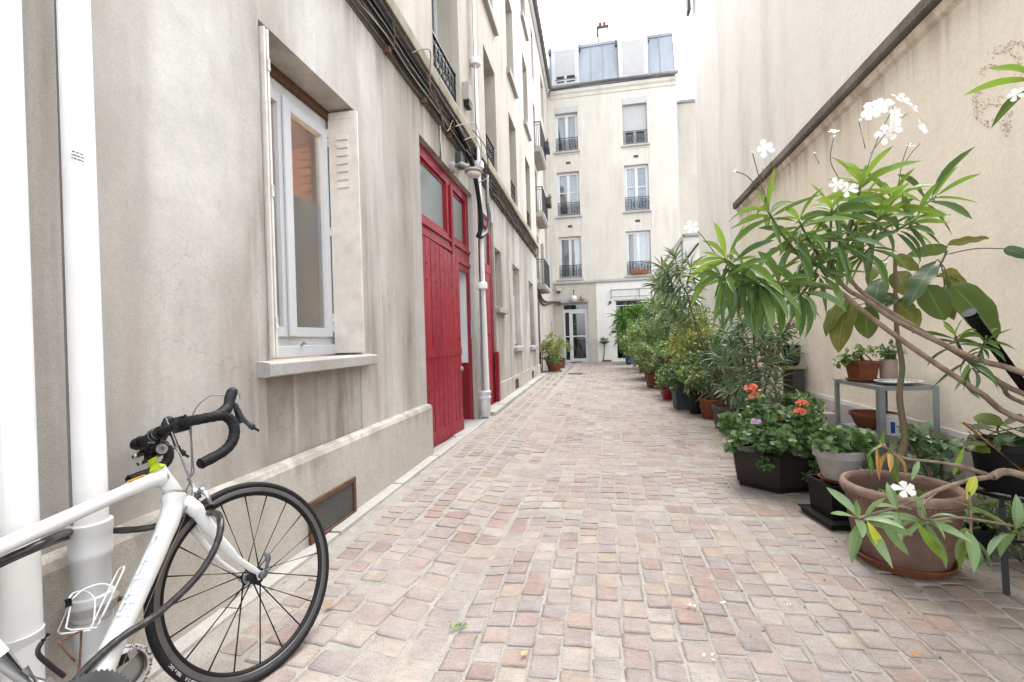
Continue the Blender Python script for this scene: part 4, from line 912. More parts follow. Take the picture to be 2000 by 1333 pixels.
for y in np.arange(.3, 13.6, .83):
    MB().tube([(-1.672, y, 3.62), (-1.60, y+.03, 3.66), (-1.575, y, 3.76), (-1.60, y, 3.90)], .007, 6).bbox(-1.672, -1.62, y-.02, y+.02, 3.60, 3.65, .004).build('clip', MAT['rust'], cb)
for k, (p, r_, c_) in enumerate((([(-1.585, 4.0, 3.83), (-1.54, 4.2, 3.98), (-1.545, 4.42, 4.08), (-1.55, 4.40, 3.72), (-1.57, 4.8, 3.70)], .006, 'bark'), ([(-1.58, 4.6, 3.80), (-1.56, 4.9, 3.52), (-1.575, 5.2, 3.76)], .006, 'bark'),
        ([(-1.57, 5.3, 3.74), (-1.52, 5.7, 3.96), (-1.50, 6.1, 4.1), (-1.50, 6.35, 3.9), (-1.52, 6.2, 3.6), (-1.55, 5.7, 3.62)], .006, 'stone'), ([(-1.55, 5.6, 3.7), (-1.50, 6.0, 3.9), (-1.49, 6.25, 3.76), (-1.52, 6.1, 3.45), (-1.56, 5.8, 3.5)], .006, 'stone'),
        ([(-1.53, 6.0, 4.0), (-1.47, 6.5, 3.95), (-1.48, 6.6, 3.6), (-1.53, 6.3, 3.4)], .007, 'iron'))):
    MB().tube(smooth_path(p, 8), r_, 6).build('loose_wire', MAT[c_], cb, True)
MB().tube(smooth_path([(-1.60, 5.3, 3.83), (-1.575, 5.75, 3.72), (-1.53, 5.98, 3.45), (-1.50, 6.12, 3.05), (-1.49, 6.15, 2.75), (-1.54, 6.13, 2.58)], 8), .032, 12).build('black_sheath', MAT['black'], cb, True)
cs = smooth_path([(-1.56, 6.9, 3.72), (-1.50, 6.62, 3.2), (-1.47, 6.58, 2.95), (-1.49, 6.5, 2.75), (-1.54, 6.30, 2.62)], 10)
MB().tube(cs, [.027+.006*(i % 2) for i in range(len(cs))], 12).build('corrugated_conduit', MAT['grey_alloy'], cb, True)
MB().bbox(-1.672, -1.60, 5.62, 5.80, 3.40, 3.58, .008).build('junction_box', MAT['grey_iron'], cb)
MB().tube([(-1.665, 5.0, 3.62), (-1.665, 5.0, 3.23)], .014, 8).build('conduit', MAT['stone'], cb, True)
# cables turning the corner onto the rear wing
MB().tube(smooth_path([(-1.70, 14.0, 3.75), (-1.80, 14.3, 3.2), (-1.78, 15.0, 2.75), (-1.78, 17, 2.55), (-1.7, 20, 2.75), (-1.5, 21.55, 2.85)], 8), .045, 8).tube(smooth_path([(-1.72, 14.0, 3.65), (-1.82, 14.4, 3.0), (-1.80, 15.2, 2.62), (-1.80, 17, 2.42), (-1.72, 20, 2.7), (-1.5, 21.6, 2.75)], 8), .03, 8).build('cable', MAT['grime'], cb, True)
# street lamp head over the gate
lp_ = thing('wall_lamp', 'white lantern on a short arm above the red gate', 'lamp', (-1.6, 5.5, 3.2))
MB().tube([(-1.68, 5.42, 3.30), (-1.55, 5.42, 3.33), (-1.46, 5.45, 3.30)], .03, 12).lathe([(.07, 0), (.07, .03), (.05, .06)], (-1.68, 5.42, 3.30), 16, (1, 0, 0)).build('arm', MAT['white_pot'], lp_, True, 50)
MB().sphere((-1.40, 5.46, 3.235), .11, 20, 10, (1.0, 1.25, .32)).build('housing', MAT['white_pot'], lp_, True)
MB().sphere((-1.40, 5.46, 3.205), .09, 20, 10, (1.0, 1.15, .42)).build('diffuser', MAT['frosted'], lp_, True)
jb = thing('junction_box', 'grey electrical box on the wall above the ledge, beside the downpipe', 'box', (-1.6, 6.0, 4.55))
MB().bbox(-1.652, -1.56, 5.96, 6.16, 4.42, 4.66, .012).build('casing', MAT['stone'], jb); MB().bbox(-1.64, -1.57, 5.99, 6.13, 4.34, 4.418, .01).build('cable_entry', MAT['iron'], jb)
ic = thing('intercom', 'small pale intercom plate on the red frame of the gate', 'intercom', (-1.74, 6.38, 1.3))
MB().bbox(-1.748, -1.725, 6.345, 6.405, 1.18, 1.46, .006).build('plate', MAT['alloy'], ic)
for k in range(5): MB().bbox(-1.726, -1.718, 6.36, 6.39, 1.21+k*.045, 1.235+k*.045, .003).build('button', MAT['far_shutter'], ic)
# fittings on the end building
gl_ = thing('globe_lamp', 'round white globe lamp hanging over the glazed door, left of the pair', 'lamp', (-.87, 21.4, 2.95), 'globe lamps over the glazed door')
MB().sphere((-.87, 21.38, 2.97), .17).build('globe', MAT['porcelain'], gl_, True); MB().tube([(-.87, 21.38, 3.12), (-.87, 21.38, 3.36), (-.87, 21.69, 3.38)], .025, 8).build('bracket', MAT['iron'], gl_)
gl2 = thing('globe_lamp', 'pinkish globe lamp over the glazed door, right of the pair', 'lamp', (-.45, 21.4, 2.95), 'globe lamps over the glazed door')
MB().sphere((-.48, 21.40, 2.99), .13).build('globe', MAT['pink_pot'], gl2, True); MB().tube([(-.48, 21.40, 3.1), (-.48, 21.69, 3.15)], .02, 8).build('bracket', MAT['iron'], gl2)
al = thing('alarm_box', 'small white box on the wall under the string course in the far left corner', 'box', (-1.55, 21.6, 3.45))
MB().bbox(-1.66, -1.46, 21.52, 21.699, 3.38, 3.58, .01).build('casing', MAT['far_shutter'], al); MB().bbox(-1.64, -1.50, 21.55, 21.69, 3.28, 3.378, .01).build('bracket', MAT['grime'], al)
dm = thing('doormat', 'dark doormat lying in front of the glazed door', 'mat', (-.82, 21.35, 0))
MB().bbox(-1.08, -.56, 21.18, 21.60, .008, .025, .004).build('mat', MAT['iron'], dm)
for x, z, r_ in ((.80, 2.75, .07), (.88, 1.38, .07), (.77, 1.25, .035), (.72, 2.66, .03)):
    h = thing('wall_ornament', {2.75: 'larger dark round ornament level with the top of the shop window', 1.38: 'larger dark round ornament at waist height beside the shop window', 1.25: 'small dark knob just under the waist high ornament', 2.66: 'small dark knob beside the topmost round ornament'}[z], 'ornament', (x, 21.65, z), 'round ornaments on the pale wall')
    MB().lathe([(r_*.4, 0), (r_, .02), (r_*.9, .05), (r_*.3, .07)], (x, 21.705, z), 14, (0, -1, 0)).build('disc', MAT['rust'], h)

# ================================================================ ROAD BICYCLE (built in its own frame: x forward, y left, z up)
BM = Matrix(((0.04116, -0.93191, -0.36034), (0.99915, 0.03839, 0.01485), (0.0, -0.36064, 0.9327)))
BS = Matrix(((0.97645, 0.21565, -0.0072), (-0.21565, 0.97424, -0.06593), (-0.0072, 0.06593, 0.9978)))
BT = Vector((-1.1574, 0.873, 0.0063)); A0 = Vector((.534, 0, .321)); SA = Vector((-math.cos(math.radians(73)), 0, math.sin(math.radians(73))))
def bk(p, steer=False):
    p = Vector(p)
    if steer: p = A0 + BS @ (p-A0)
    return BM @ p + BT
class BB_(MB):
    """mesh builder that places bike-frame shapes in the world"""
    def __init__(s, steer=False): super().__init__(); s.st = steer
    def done(s, name, mat, parent, smooth=True, angle=45):
        s.v = [tuple(bk(v, s.st)) for v in s.v]; return s.build(name, mat, parent, smooth, angle)
bike = thing('road_bicycle', 'white road bicycle with black drop bars leaning on the drainpipes', 'bicycle', tuple(bk((0, 0, 0))))
ax = lambda t: A0 + SA*t
# frame
b = BB_()
b.tube([ax(.372), ax(.40), ax(.47), ax(.507)], [.027, .025, .023, .024], 20)
b.tube(smooth_path([ax(.475), (.30, 0, .772), (0, 0, .735), (-.155, 0, .718)], 6), [.030]*3+[.024]*4+[.020]*8+[.016]*4, 18, sx=.9)
b.tube(smooth_path([ax(.41), (.36, 0, .625), (.18, 0, .44), (0, 0, .264)], 6), [.036]*3+[.031]*4+[.028]*8+[.033]*4, 20, sx=1.0)
b.tube([(-.005, 0, .264), (-.08, 0, .50), (-.155, 0, .745), (-.163, 0, .775)], [.030, .018, .017, .018], 18)
b.tube([(0, -.045, .264), (0, .045, .264)], .024, 20)
for s in (-1, 1):
    b.tube([(-.02, .03*s, .262), (-.2, .045*s, .29), (-.405, .062*s, .334)], [.016, .011, .009], 12)
    b.tube([(-.15, .012*s, .70), (-.26, .035*s, .56), (-.405, .062*s, .334)], [.011, .008, .007], 12)
b.bar((-.21, -.045, .56), (-.21, .045, .56), .016, .016)
frame = b.done('frame', MAT['bike_white'], bike)
# pale worn lettering on the down tube
d0 = Vector((.34, 0, .603)); d1 = Vector((.07, 0, .333)); dd = (d1-d0).normalized(); nn = Vector((dd.z, 0, -dd.x))
dec = BB_(); drg = np.random.default_rng(4); L = (d1-d0).length
for k, t in enumerate(np.linspace(.04, .62, 8)):
    c = d0+dd*L*t
    for (u0, u1, v0, v1) in [((0, .007, -.016, .016), (0, .026, .010, .016), (0, .02, -.003, .003)), ((0, .007, -.016, .016), (0, .026, -.016, -.010)), ((0, .026, .010, .016), (.01, .017, -.016, .016))][k % 3]:
        if drg.random() < .2: continue
        q = []
        for u, v in ((u0, v0), (u1, v0), (u1, v1), (u0, v1)):
            r = .0322; a = v/r+.75; q.append(c + dd*u + nn*math.sin(a)*r + Vector((0, -1, 0))*math.cos(a)*r)
        dec.add(q, [(0, 1, 2, 3)])
dec.done('worn_lettering', MAT['pale_blue'], frame, False)
b = BB_()
for i in range(4): b.box(.285+i*.012, .296+i*.012, -.014, .002, .7935+i*.0012, .7975+i*.0012)
b.done('orange_decal', MAT['orange'], frame, False)
b = BB_(); b.tube([(-.16, 0, .77), (-.19, 0, .86)], .0138, 14); b.done('seat_post', MAT['black'], bike)
sd_ = BB_(); sd_.tube([(-.33, 0, .885), (-.27, 0, .89), (-.15, 0, .88), (-.06, 0, .878)], [.055, .068, .030, .018], 16, sx=1.0)
sd_.v = [(x, y*1.1, .88+(z-.88)*.4) for x, y, z in sd_.v]; sd_.done('saddle', MAT['black'], bike)
# fork
b = BB_(True)
b.tube([ax(.35), ax(.370)], [.030, .027], 20)
for s in (-1, 1):
    b.tube(smooth_path([ax(.365)+Vector((0, .012*s, 0)), ax(.335)+Vector((.004, .034*s, 0)), ax(.25)+Vector((.004, .042*s, 0)), ax(.12)+Vector((.012, .048*s, 0)), Vector((.572, .051*s, .342))], 6),
           [.030]*4+[.0265]*4+[.022]*5+[.017]*5+[.012]*5+[.0095]*2, 16, sx=.62)
    b.box(.562, .588, .051*s-.004, .051*s+.004, .322, .345)
fork = b.done('fork', MAT['bike_white'], bike)
b = BB_(); b.tube([ax(.368), ax(.374)], .0285, 20); b.tube([ax(.505), ax(.512)], .0245, 20); b.done('headset', MAT['black'], bike)
b = BB_(True); b.tube([ax(.508), ax(.549)], .0255, 24); b.done('yellow_tape', MAT['yellow'], bike)
# wheels
def wheel(cx, steer, name, R=.334):
    c = (cx, 0, .334); Y = (0, -1, 0)
    tori = lambda R_, r_: [(R_+r_*math.cos(t), r_*math.sin(t)) for t in np.linspace(0, 2*math.pi, 14)[:-1]]
    b = BB_(steer); b.lathe(tori(R-.0125, .0125), c, 96, Y, closed=True); tyre = b.done('tyre', MAT['rubber'], wroot(name, c, steer), True, 80)
    w = tyre.parent
    b = BB_(steer); b.lathe([(.3125, -.0095), (.3125, .0095), (.309, .0105), (.297, .0098), (.2955, .008)], c, 96, Y); b.f = b.f[:-2] if len(b.f[-1]) > 10 else b.f
    b.lathe([(.2955, -.008), (.297, -.0098), (.309, -.0105), (.3125, -.0095)], c, 96, Y); b.f = [f for f in b.f if len(f) < 10]; b.done('brake_track', MAT['grey_alloy'], w, True, 35)
    b = BB_(steer); b.lathe([(.2965, -.0082), (.285, -.0065), (.282, 0), (.285, .0065), (.2965, .0082)], c, 96, Y); b.f = [f for f in b.f if len(f) < 10]; b.done('rim', MAT['black'], w, True, 60)
    b = BB_(steer); b.lathe([(.012, -.036), (.021, -.034), (.024, -.030), (.021, -.024), (.013, -.018), (.014, .0), (.017, .014), (.027, .022), (.029, .030), (.02, .036)], c, 24, Y); b.done('hub', MAT['black'], w)
    b = BB_(steer); b.lathe([(.0215, -.0225), (.0225, -.021), (.0225, -.0175), (.019, -.016)], c, 24, Y); b.done('hub_ring', MAT['alloy'], w)
    n = 20
    for i in range(n):
        a = 2*math.pi*i/n+.11; side = 1 if i % 2 else -1; fl = .028*side; a2 = a + (.55 if (i//2) % 2 else -.55)
        p = Vector((cx+math.cos(a2)*.021, fl, .334+math.sin(a2)*.021)); q = Vector((cx+math.cos(a)*.288, .001*side, .334+math.sin(a)*.288)); dq = (q-p).normalized()
        b = BB_(steer); b.tube([p, q], .0026, 6); b.tube([q-dq*.005, q+dq*.005], .0050, 8); b.done('spoke', MAT['black'], w)
    return w
def wroot(name, c, steer):
    e = BB_(steer); e.lathe([(.0045, -.054), (.0045, .054)], c, 10, (0, -1, 0)); return e.done(name, MAT['alloy'], bike)
fwh = wheel(.575, True, 'front_wheel'); rwh = wheel(-.405, False, 'rear_wheel')
# tyre lettering, read clockwise from the right hand side
fc = bpy.data.curves.new('tyre_lettering', 'FONT'); fc.body = 'GRAND PRIX 4000 S II     700 x 23C'; fc.size = .0125; fo = bpy.data.objects.new('tyre_lettering_src', fc); col.objects.link(fo)
dg = bpy.context.evaluated_depsgraph_get(); tm = fo.evaluated_get(dg).to_mesh()
tv = [v.co.copy() for v in tm.vertices]; tf = [tuple(p.vertices) for p in tm.polygons]; fo.evaluated_get(dg).to_mesh_clear(); bpy.data.objects.remove(fo); bpy.data.curves.remove(fc)
b = BB_(True)
for p in tv:
    r = .3165+p.y; a = math.radians(232)-p.x/.321; hgt = .0125*math.sqrt(max(0, 1-((r-.3215)/.0125)**2))+.0006
    b.v.append((.575+math.cos(a)*r, -hgt, .334+math.sin(a)*r))
b.f = tf; b.done('tyre_lettering', MAT['porcelain'], fwh, False)
# quick release
b = BB_(True); b.lathe([(.009, .052), (.013, .054), (.013, .068), (.008, .072)], (.575, 0, .334), 16, (0, -1, 0)); b.done('axle_nut', MAT['grey_iron'], fwh); b = BB_(True); b.lathe([(.011, .052), (.011, .066)], (.575, 0, .334), 12, (0, 1, 0)); b.done('axle_nut', MAT['grey_iron'], fwh)
b = BB_(True); b.tube(smooth_path([(.578, -.066, .338), (.592, -.072, .356), (.605, -.070, .382), (.607, -.064, .398)], 5), [.004]*4+[.006]*4+[.0095]*6+[.006]*2, 12, sx=.55); b.done('quick_release_lever', MAT['grey_iron'], fwh)
# brake caliper
b = BB_(True); cx_, cz_ = .475, .672
b.tube([ax(.365)+Vector((.02, 0, 0)), (.485, 0, .676)], .010, 10)
for s in (-1, 1):
    b.tube(smooth_path([(.485, 0, .690), (.488, .022*s, .684), (.492, .034*s, .662), (.494, .027*s, .640)], 5), [.008]*8+[.0065]*8, 8); b.tube([(.478, .020*s, .637), (.512, .018*s, .632)], .0065, 8)
b.tube([(.487, .012, .688), (.487, .030, .722)], .006, 8); b.tube([(.487, .031, .718), (.485, .035, .745)], .0075, 8); b.lathe([(.011, -.004), (.011, .006), (.006, .010)], (.494, 0, .690), 12, (1, 0, 0))
b.done('front_brake', MAT['alloy'], bike)
b = BB_(True)
for s in (-1, 1): b.box(.477, .520, .0115*s-.003, .0115*s+.003, .622, .632)
b.done('brake_pad', MAT['black'], bike)
# stem (adjustable) and drop handlebar
bc = Vector((.413, 0, .921))
b = BB_(True)
b.tube([ax(.548), ax(.585)], .0205, 18); b.lathe([(.0215, -.026), (.0215, .026)], (.402, 0, .866), 20, (0, 1, 0)); b.tube([ax(.566), (.402, 0, .866)], .017, 14); b.tube([(.402, 0, .866), bc], [.0165, .017], 14)
b.lathe([(.0215, -.024), (.0215, .024)], bc, 20, (0, 1, 0)); b.box(.342, .362, -.016, .016, .836, .846); b.box(.334, .354, -.016, .016, .862, .872); b.tube([ax(.585), ax(.589)], .019, 16)
stem = b.done('stem', MAT['black'], bike)
b = BB_(True); b.lathe([(.008, .0262), (.008, .0268), (.0165, .0275), (.0175, .0262)], (.402, 0, .866), 20, (0, -1, 0)); b.lathe([(.006, 0), (.006, .004), (0, .005)], (.333, -.012, .867), 8, (-1, 0, 0)).lathe([(.006, 0), (.006, .004), (0, .005)], (.341, -.012, .841), 8, (-1, 0, 0))
b.lathe([(.0222, .010), (.0222, .014)], bc, 20, (0, 1, 0)).lathe([(.0222, .010), (.0222, .014)], bc, 20, (0, -1, 0)); b.done('stem_bolt', MAT['alloy'], stem)
def half(s):
    P = [(bc.x, 0, bc.z), (bc.x+.002, .07*s, bc.z), (bc.x+.006, .150*s, bc.z), (.440, .190*s, .916), (.480, .205*s, .912), (.515, .206*s, .906), (.534, .207*s, .880), (.532, .208*s, .845), (.510, .210*s, .812+.010*(s > 0)), (.470, .212*s, .790+.022*(s > 0)), (.398, .214*s, .776+.030*(s > 0))]
    return smooth_path(P, 6)
hb = None
for s in (-1, 1):
    p = half(s); b = BB_(True); b.tube(p, .0135, 14)
    o = b.done('handlebar', MAT['black'], bike) if hb is None else b.done('handlebar', MAT['black'], bike)
    hb = o
    t = BB_(True); q = p[9:]; rr = [.0166+.0012*((i % 3) == 0) for i in range(len(q))]; t.tube(q, rr, 14); t.tube([q[-1], q[-1]+(q[-1]-q[-2]).normalized()*.006], [.017, .013], 14); t.done('bar_tape', MAT['tape'], o, True, 30)
    h = BB_(True); h.tube(smooth_path([(.478, .205*s, .912), (.512, .206*s, .918), (.538, .206*s, .936), (.552, .206*s, .962), (.566, .206*s, .982)], 6), [.017]*5+[.019]*6+[.0175]*6+[.018]*6+[.019]*1+[.016], 14, sx=.9)
    h.sphere((.566, .206*s, .984), .0175, 14, 9, (1.05, .85, .8)); h.done('brake_hood', MAT['hood'], o)
    l = BB_(True); l.tube(smooth_path([(.560, .206*s, .940), (.566, .208*s, .915), (.572, .214*s, .875), (.588, .220*s, .846), (.607, .222*s, .824)], 5), [.010]*4+[.008]*5+[.0085]*5+[.012]*3+[.005]*4, 10, sx=.55); l.done('brake_lever', MAT['hood'], o)
    l = BB_(True); l.tube(smooth_path([(.562, .200*s, .930), (.563, .198*s, .895), (.564, .200*s, .868)], 4), [.006]*4+[.008]*3+[.013]*2, 10, sx=.5); l.done('shift_paddle', MAT['black'], o)
    l = BB_(True); l.tube([(.573, .206*s-.001, .992), (.583, .206*s, .972), (.579, .206*s, .952)], [.006, .009, .007], 8, sx=.6); l.done('chrome_trim', MAT['alloy'], o)
b = BB_(True); b.tube([(bc.x+.004, -.085, bc.z+.022), (bc.x+.008, -.165, bc.z+.018)], .006, 8); b.bbox(bc.x-.02, bc.x+.022, -.150, -.128, bc.z-.026, bc.z+.024, .004); b.done('light_bracket', MAT['black'], bike)
cb_ = BB_(True)
for P in ([(.556, -.200, .968), (.500, -.185, .985), (.455, -.14, .935), (.468, -.05, .80), (.485, -.005, .76), (.485, .030, .745)], [(.556, .200, .968), (.53, .15, .99), (.50, .08, .90), (.487, .045, .80), (.485, .034, .748)],
          [(.44, -.13, .905), (.452, -.10, .86), (.46, -.02, .74), (.42, .03, .66), (.40, .03, .63)], [(.44, .12, .91), (.47, .03, .86), (.455, -.03, .72), (.42, -.034, .66), (.40, -.032, .64)]):
    cb_.tube(smooth_path(P, 8), .0024, 6)
cb_.done('cable_housing', MAT['cable_grey'], bike)
b = BB_(); b.tube([(.40, -.033, .635), (.05, -.030, .265)], .0008, 5); b.done('gear_cable', MAT['wood'], bike)
# bottle cages: white one on the down tube, bare brown wire one below it on the seat tube
def dt(t, off, y=0):      # along the down tube, off = distance above it
    return d0 + dd*L*t + Vector((dd.z, 0, -dd.x))*(-off) + Vector((0, y, 0))
up_ = dt(.5, 1)-dt(.5, 0)
sgn = 1 if up_.z > 0 else -1
cg = BB_()
cg.tube(smooth_path([(.095, -.013, .449), (.15, -.013, .508), (.196, -.012, .557), (.202, 0, .563), (.196, .012, .557), (.15, .013, .508), (.095, .013, .449)], 5), .0023, 8)
cg.tube(smooth_path([(.108, -.013, .462), (.138, -.034, .512), (.126, -.037, .545), (.090, -.022, .555), (.068, 0, .542), (.090, .022, .555), (.126, .037, .545), (.138, .034, .512), (.108, .013, .462)], 6), .0023, 8)
for y in (-1, 1): cg.tube([(.067, .003*y, .536), (.036, .014*y, .486), (.042, .020*y, .476), (.095, .013*y, .449)], .0023, 8)
cg.done('bottle_cage', MAT['bike_white'], bike)
b = BB_(); b.tube([(.066, 0, .549), (.062, 0, .530)], .008, 8); b.done('cage_clip', MAT['black'], bike)
c2 = BB_()
c2.tube(smooth_path([(.030, -.02, .405), (.012, -.025, .455), (.015, -.02, .465), (.068, .0, .460), (.075, .01, .452), (.068, .02, .41), (.055, .02, .375), (.035, .01, .36)], 5), .0026, 8)
c2.done('bottle_cage', MAT['rust'], bike)
# front derailleur, chainset, pedals, chain, rear mech
b = BB_(); b.tube([(-.06, -.02, .45), (-.045, -.035, .40)], .010, 8); b.bar((-.07, -.040, .385), (-.03, -.040, .395), .012, .022); b.done('front_derailleur', MAT['alloy'], bike)
b = BB_(); b.tube(smooth_path([(-.03, -.05, .49), (-.045, -.05, .47), (-.03, -.048, .43), (-.01, -.045, .39)], 4), .0055, 8, sx=.6); b.tube([(-.03, -.05, .49), (-.018, -.05, .497)], .005, 6); b.done('derailleur_cage', MAT['iron'], bike)
ch = BB_(); prof = []
n = 106; 
for rad, yy in ((.107, -.048), (.082, -.042)):
    ring = []
    for k in range(n):
        a = 2*math.pi*k/n; r = rad+(.0035 if k % 2 else -.002); ring.append((math.cos(a)*r, .264+math.sin(a)*r))
    ch.prism(ring, yy-.0015, yy+.0015, lambda u, v, w: (u, w, v))
for k in range(5):
    a = 2*math.pi*k/5+.3; ch.bar((0, -.052, .264), (math.cos(a)*.075, -.050, .264+math.sin(a)*.075), .008, .018, (0, 1, 0))
ch.done('chainring', MAT['grey_iron'], bike, False)
b = BB_(); b.bar((0, -.062, .264), (-.158, -.068, .205), .014, .026, (0, 1, 0)); b.bar((0, .062, .264), (.158, .068, .323), .014, .026, (0, 1, 0)); b.lathe([(.02, -.07), (.02, .07)], (0, 0, .264), 16, (0, 1, 0)); b.done('crank', MAT['grey_iron'], bike)
b = BB_(); b.bbox(-.20, -.12, -.16, -.075, .193, .217, .004); b.done('pedal', MAT['black'], bike); b = BB_(); b.bbox(.12, .20, .075, .16, .31, .334, .004); b.done('pedal', MAT['black'], bike)
b = BB_(); b.tube([(0, -.045, .371), (-.405, -.045, .37)], .0035, 6); b.tube([(0, -.045, .157), (-.38, -.045, .24)], .0035, 6); b.done('chain', MAT['iron'], bike)
# braided cable lock: twice past the frame, behind the drainpipe, through the wheel and round the fork
lk = thing('cable_lock', 'thick black braided cable lock looped through the front wheel and round the drainpipe', 'lock', (-1.4, 1.2, .6))
def lock_mat():
    m, nt, p = nodes('braided_steel_cable')
    w = N(nt, 'ShaderNodeTexNoise', Scale=45, Detail=4); nt.links.new(ramp(nt, noise(nt, 40, 5, .7), [(.38, (.010, .009, .008)), (.58, (.03, .027, .024)), (.74, (.13, .115, .10))]), p.inputs['Base Color'])
    p.inputs['Roughness'].default_value = .35; bump(nt, p, noise(nt, 120, 3), .3, .003); return m
LM = lock_mat()
P1 = [(-1.448, 0.734, 0.632), (-1.447, 0.815, 0.640), (-1.453, 0.875, 0.644), (-1.413, 0.933, 0.664), (-1.509, 1.048, 0.636), (-1.631, 1.193, 0.582), (-1.549, 1.223, 0.570), (-1.462, 1.259, 0.568), (-1.410, 1.304, 0.578), (-1.355, 1.339, 0.584), (-1.261, 1.316, 0.602), (-1.195, 1.267, 0.592),
      (-1.175, 1.229, 0.544), (-1.184, 1.187, 0.488), (-1.199, 1.133, 0.448), (-1.231, 1.067, 0.409), (-1.255, 1.001, 0.394), (-1.269, 0.948, 0.373), (-1.276, 0.906, 0.348), (-1.293, 0.852, 0.299), (-1.354, 0.770, 0.269)]
lp1 = smooth_path(P1, 8); MB().tube(lp1, [.0100+.0006*((i//2) % 2) for i in range(len(lp1))], 12).build('cable', LM, lk, True)
P2 = [(-1.433, 0.726, 0.616), (-1.434, 0.807, 0.627), (-1.467, 0.883, 0.629), (-1.445, 0.948, 0.643), (-1.516, 1.046, 0.617), (-1.627, 1.168, 0.574)]
MB().tube(smooth_path(P2, 8), .006, 10).build('cable', LM, lk, True)

# ================================================================ PLANTS
def leaf_mesh(name, mat, rows=7, shape='lance', fold=.22, droop=.35, wave=0.0, twist=0.0):
    """leaf of unit length along +Y, unit width along X, upper side +Z; bends down by droop (radians over its length)"""
    v = []; uv = []; f = []; y = z = 0.0
    for i in range(rows):
        t = i/(rows-1)
        w = {'lance': math.sin(math.pi*min(1, t**.85))**.85, 'broad': (math.sin(math.pi*t**.72)**.62), 'blade': (1-t**2.2)*(.55+.45*min(1, t*4)), 'oval': math.sin(math.pi*t)**.5, 'petal': (t**.55)*(1-max(0, t-.72)**2*8)}[shape]
        w = max(w, .03)*.5
        a = -droop*t**1.3
        if i: y += math.cos(a)/(rows-1); z += math.sin(a)/(rows-1)
        tw = twist*t
        for k, s in enumerate((-1, 0, 1)):
            zz = abs(s)*fold*w + wave*math.sin(t*17+s)*abs(s)*.12
            v.append((s*w*math.cos(tw), y-math.sin(a)*zz*0, z+zz*.55+s*w*math.sin(tw))); uv.append((k/2, t))
    for i in range(rows-1):
        for k in range(2):
            a = i*3+k; f.append((a, a+1, a+4, a+3))
    me = bpy.data.meshes.new(name); me.from_pydata(v, [], f); me.materials.append(mat); ul = me.uv_layers.new(name='UVMap')
    for p in me.polygons:
        p.use_smooth = True
        for li in p.loop_indices: ul.data[li].uv = uv[me.loops[li].vertex_index]
    return me
def variants(mat, name='leaf', shape='lance', droops=(.1, .35, .7, 1.1), fold=.25, wave=0): return [leaf_mesh(name, MAT[mat], 7, shape, fold, d, wave, random.uniform(-.3, .3)) for d in droops]
LV = {k: variants(k) for k in ('oleander', 'oleander_bright', 'oleander_grey', 'yellow_leaf', 'dry_leaf')}
BV = {k: [leaf_mesh('leaf', MAT[k], 12, 'broad', .14, d_, .30, 0) for d_ in (.15, .5, .9)] for k in ('broad', 'broad_old')}
prg = np.random.default_rng(21)
def put_leaf(parent, me, base, d, L, W, up=(0, 0, 1), roll=0.0, name='leaf'):
    d = Vector(d).normalized(); u = Vector(up)
    x = d.cross(u)
    if x.length < .05: x = d.cross(Vector((prg.normal(), prg.normal(), .1)))
    x.normalize(); n = x.cross(d)
    R = Matrix((x, d, n)).transposed()
    R = Matrix.Rotation(roll, 3, d) @ R
    mw = Matrix.Translation(Vector(base)) @ R.to_4x4() @ Matrix.Diagonal((W, L, L, 1))
    return link(name, me, parent, mw)
def whorl(parent, p, t, n, L, mats, spread=(25, 95), W=.16, grav=.0, phase=None):
    """leaves in whorls of three round a shoot tip p pointing along t"""
    p = Vector(p); x, y, t = frame_of(t); ph = prg.uniform(0, 6.28) if phase is None else phase
    for i in range(n):
        k = i/max(n-1, 1); a = math.radians(spread[0]+(spread[1]-spread[0])*k+prg.normal(0, 7)); az_ = ph+i*2.09+(i//3)*1.05+prg.normal(0, .15)
        d = t*math.cos(a)+(x*math.cos(az_)+y*math.sin(az_))*math.sin(a); d.z -= grav*(.4+k)
        l = L*prg.uniform(.72, 1.12)*(.75+.35*min(1, k*2)); ms = mats[0] if k < .35 else mats[-1]
        vv = LV[ms]; di = int(min(3, max(0, prg.normal(1.2+grav, .9))))
        put_leaf(parent, vv[di], p - t*(.05*k), d, l, l*W*prg.uniform(.85, 1.15), roll=prg.normal(0, .25))
TPL = {
 'leaf': (np.array([(0,0,0),(-.5,.35,.06),(0,.36,0),(.5,.35,.06),(-.42,.7,.02),(0,.7,-.05),(.42,.7,.02),(0,1,-.16)]), [(0,2,1),(0,3,2),(1,2,5,4),(2,3,6,5),(4,5,7),(5,6,7)], [(.5,0),(0,.35),(.5,.35),(1,.35),(0,.7),(.5,.7),(1,.7),(.5,1)]),
 'blade': (np.array([(-.3,0,0),(.3,0,0),(-.5,.3,.02),(0,.3,-.02),(.5,.3,.02),(-.4,.65,-.05),(0,.65,-.09),(.4,.65,-.05),(0,1,-.25)]), [(0,1,4,3,2),(2,3,6,5),(3,4,7,6),(5,6,8),(6,7,8)], [(.2,0),(.8,0),(0,.3),(.5,.3),(1,.3),(0,.65),(.5,.65),(1,.65),(.5,1)]),
}
ang = np.linspace(.35, 2*math.pi-.35, 11)
TPL['round'] = (np.array([(0, 0, -.02)]+[(.5*math.sin(a)*-1, .5-.5*math.cos(a)-.1, .05+.045*math.cos(3*a)) for a in ang]), [(0, i+1, i+2) for i in range(10)], [(.5, .5)]+[(.5+.5*math.sin(a), .5-.5*math.cos(a)) for a in ang])
TPL['petal'] = (np.array([(0,0,0),(-.35,.45,.05),(.35,.45,.05),(-.5,.8,0),(.5,.8,0),(0,1,-.06)]), [(0,2,1),(1,2,4,3),(3,4,5)], [(.5,0),(.1,.4),(.9,.4),(0,.8),(1,.8),(.5,1)])
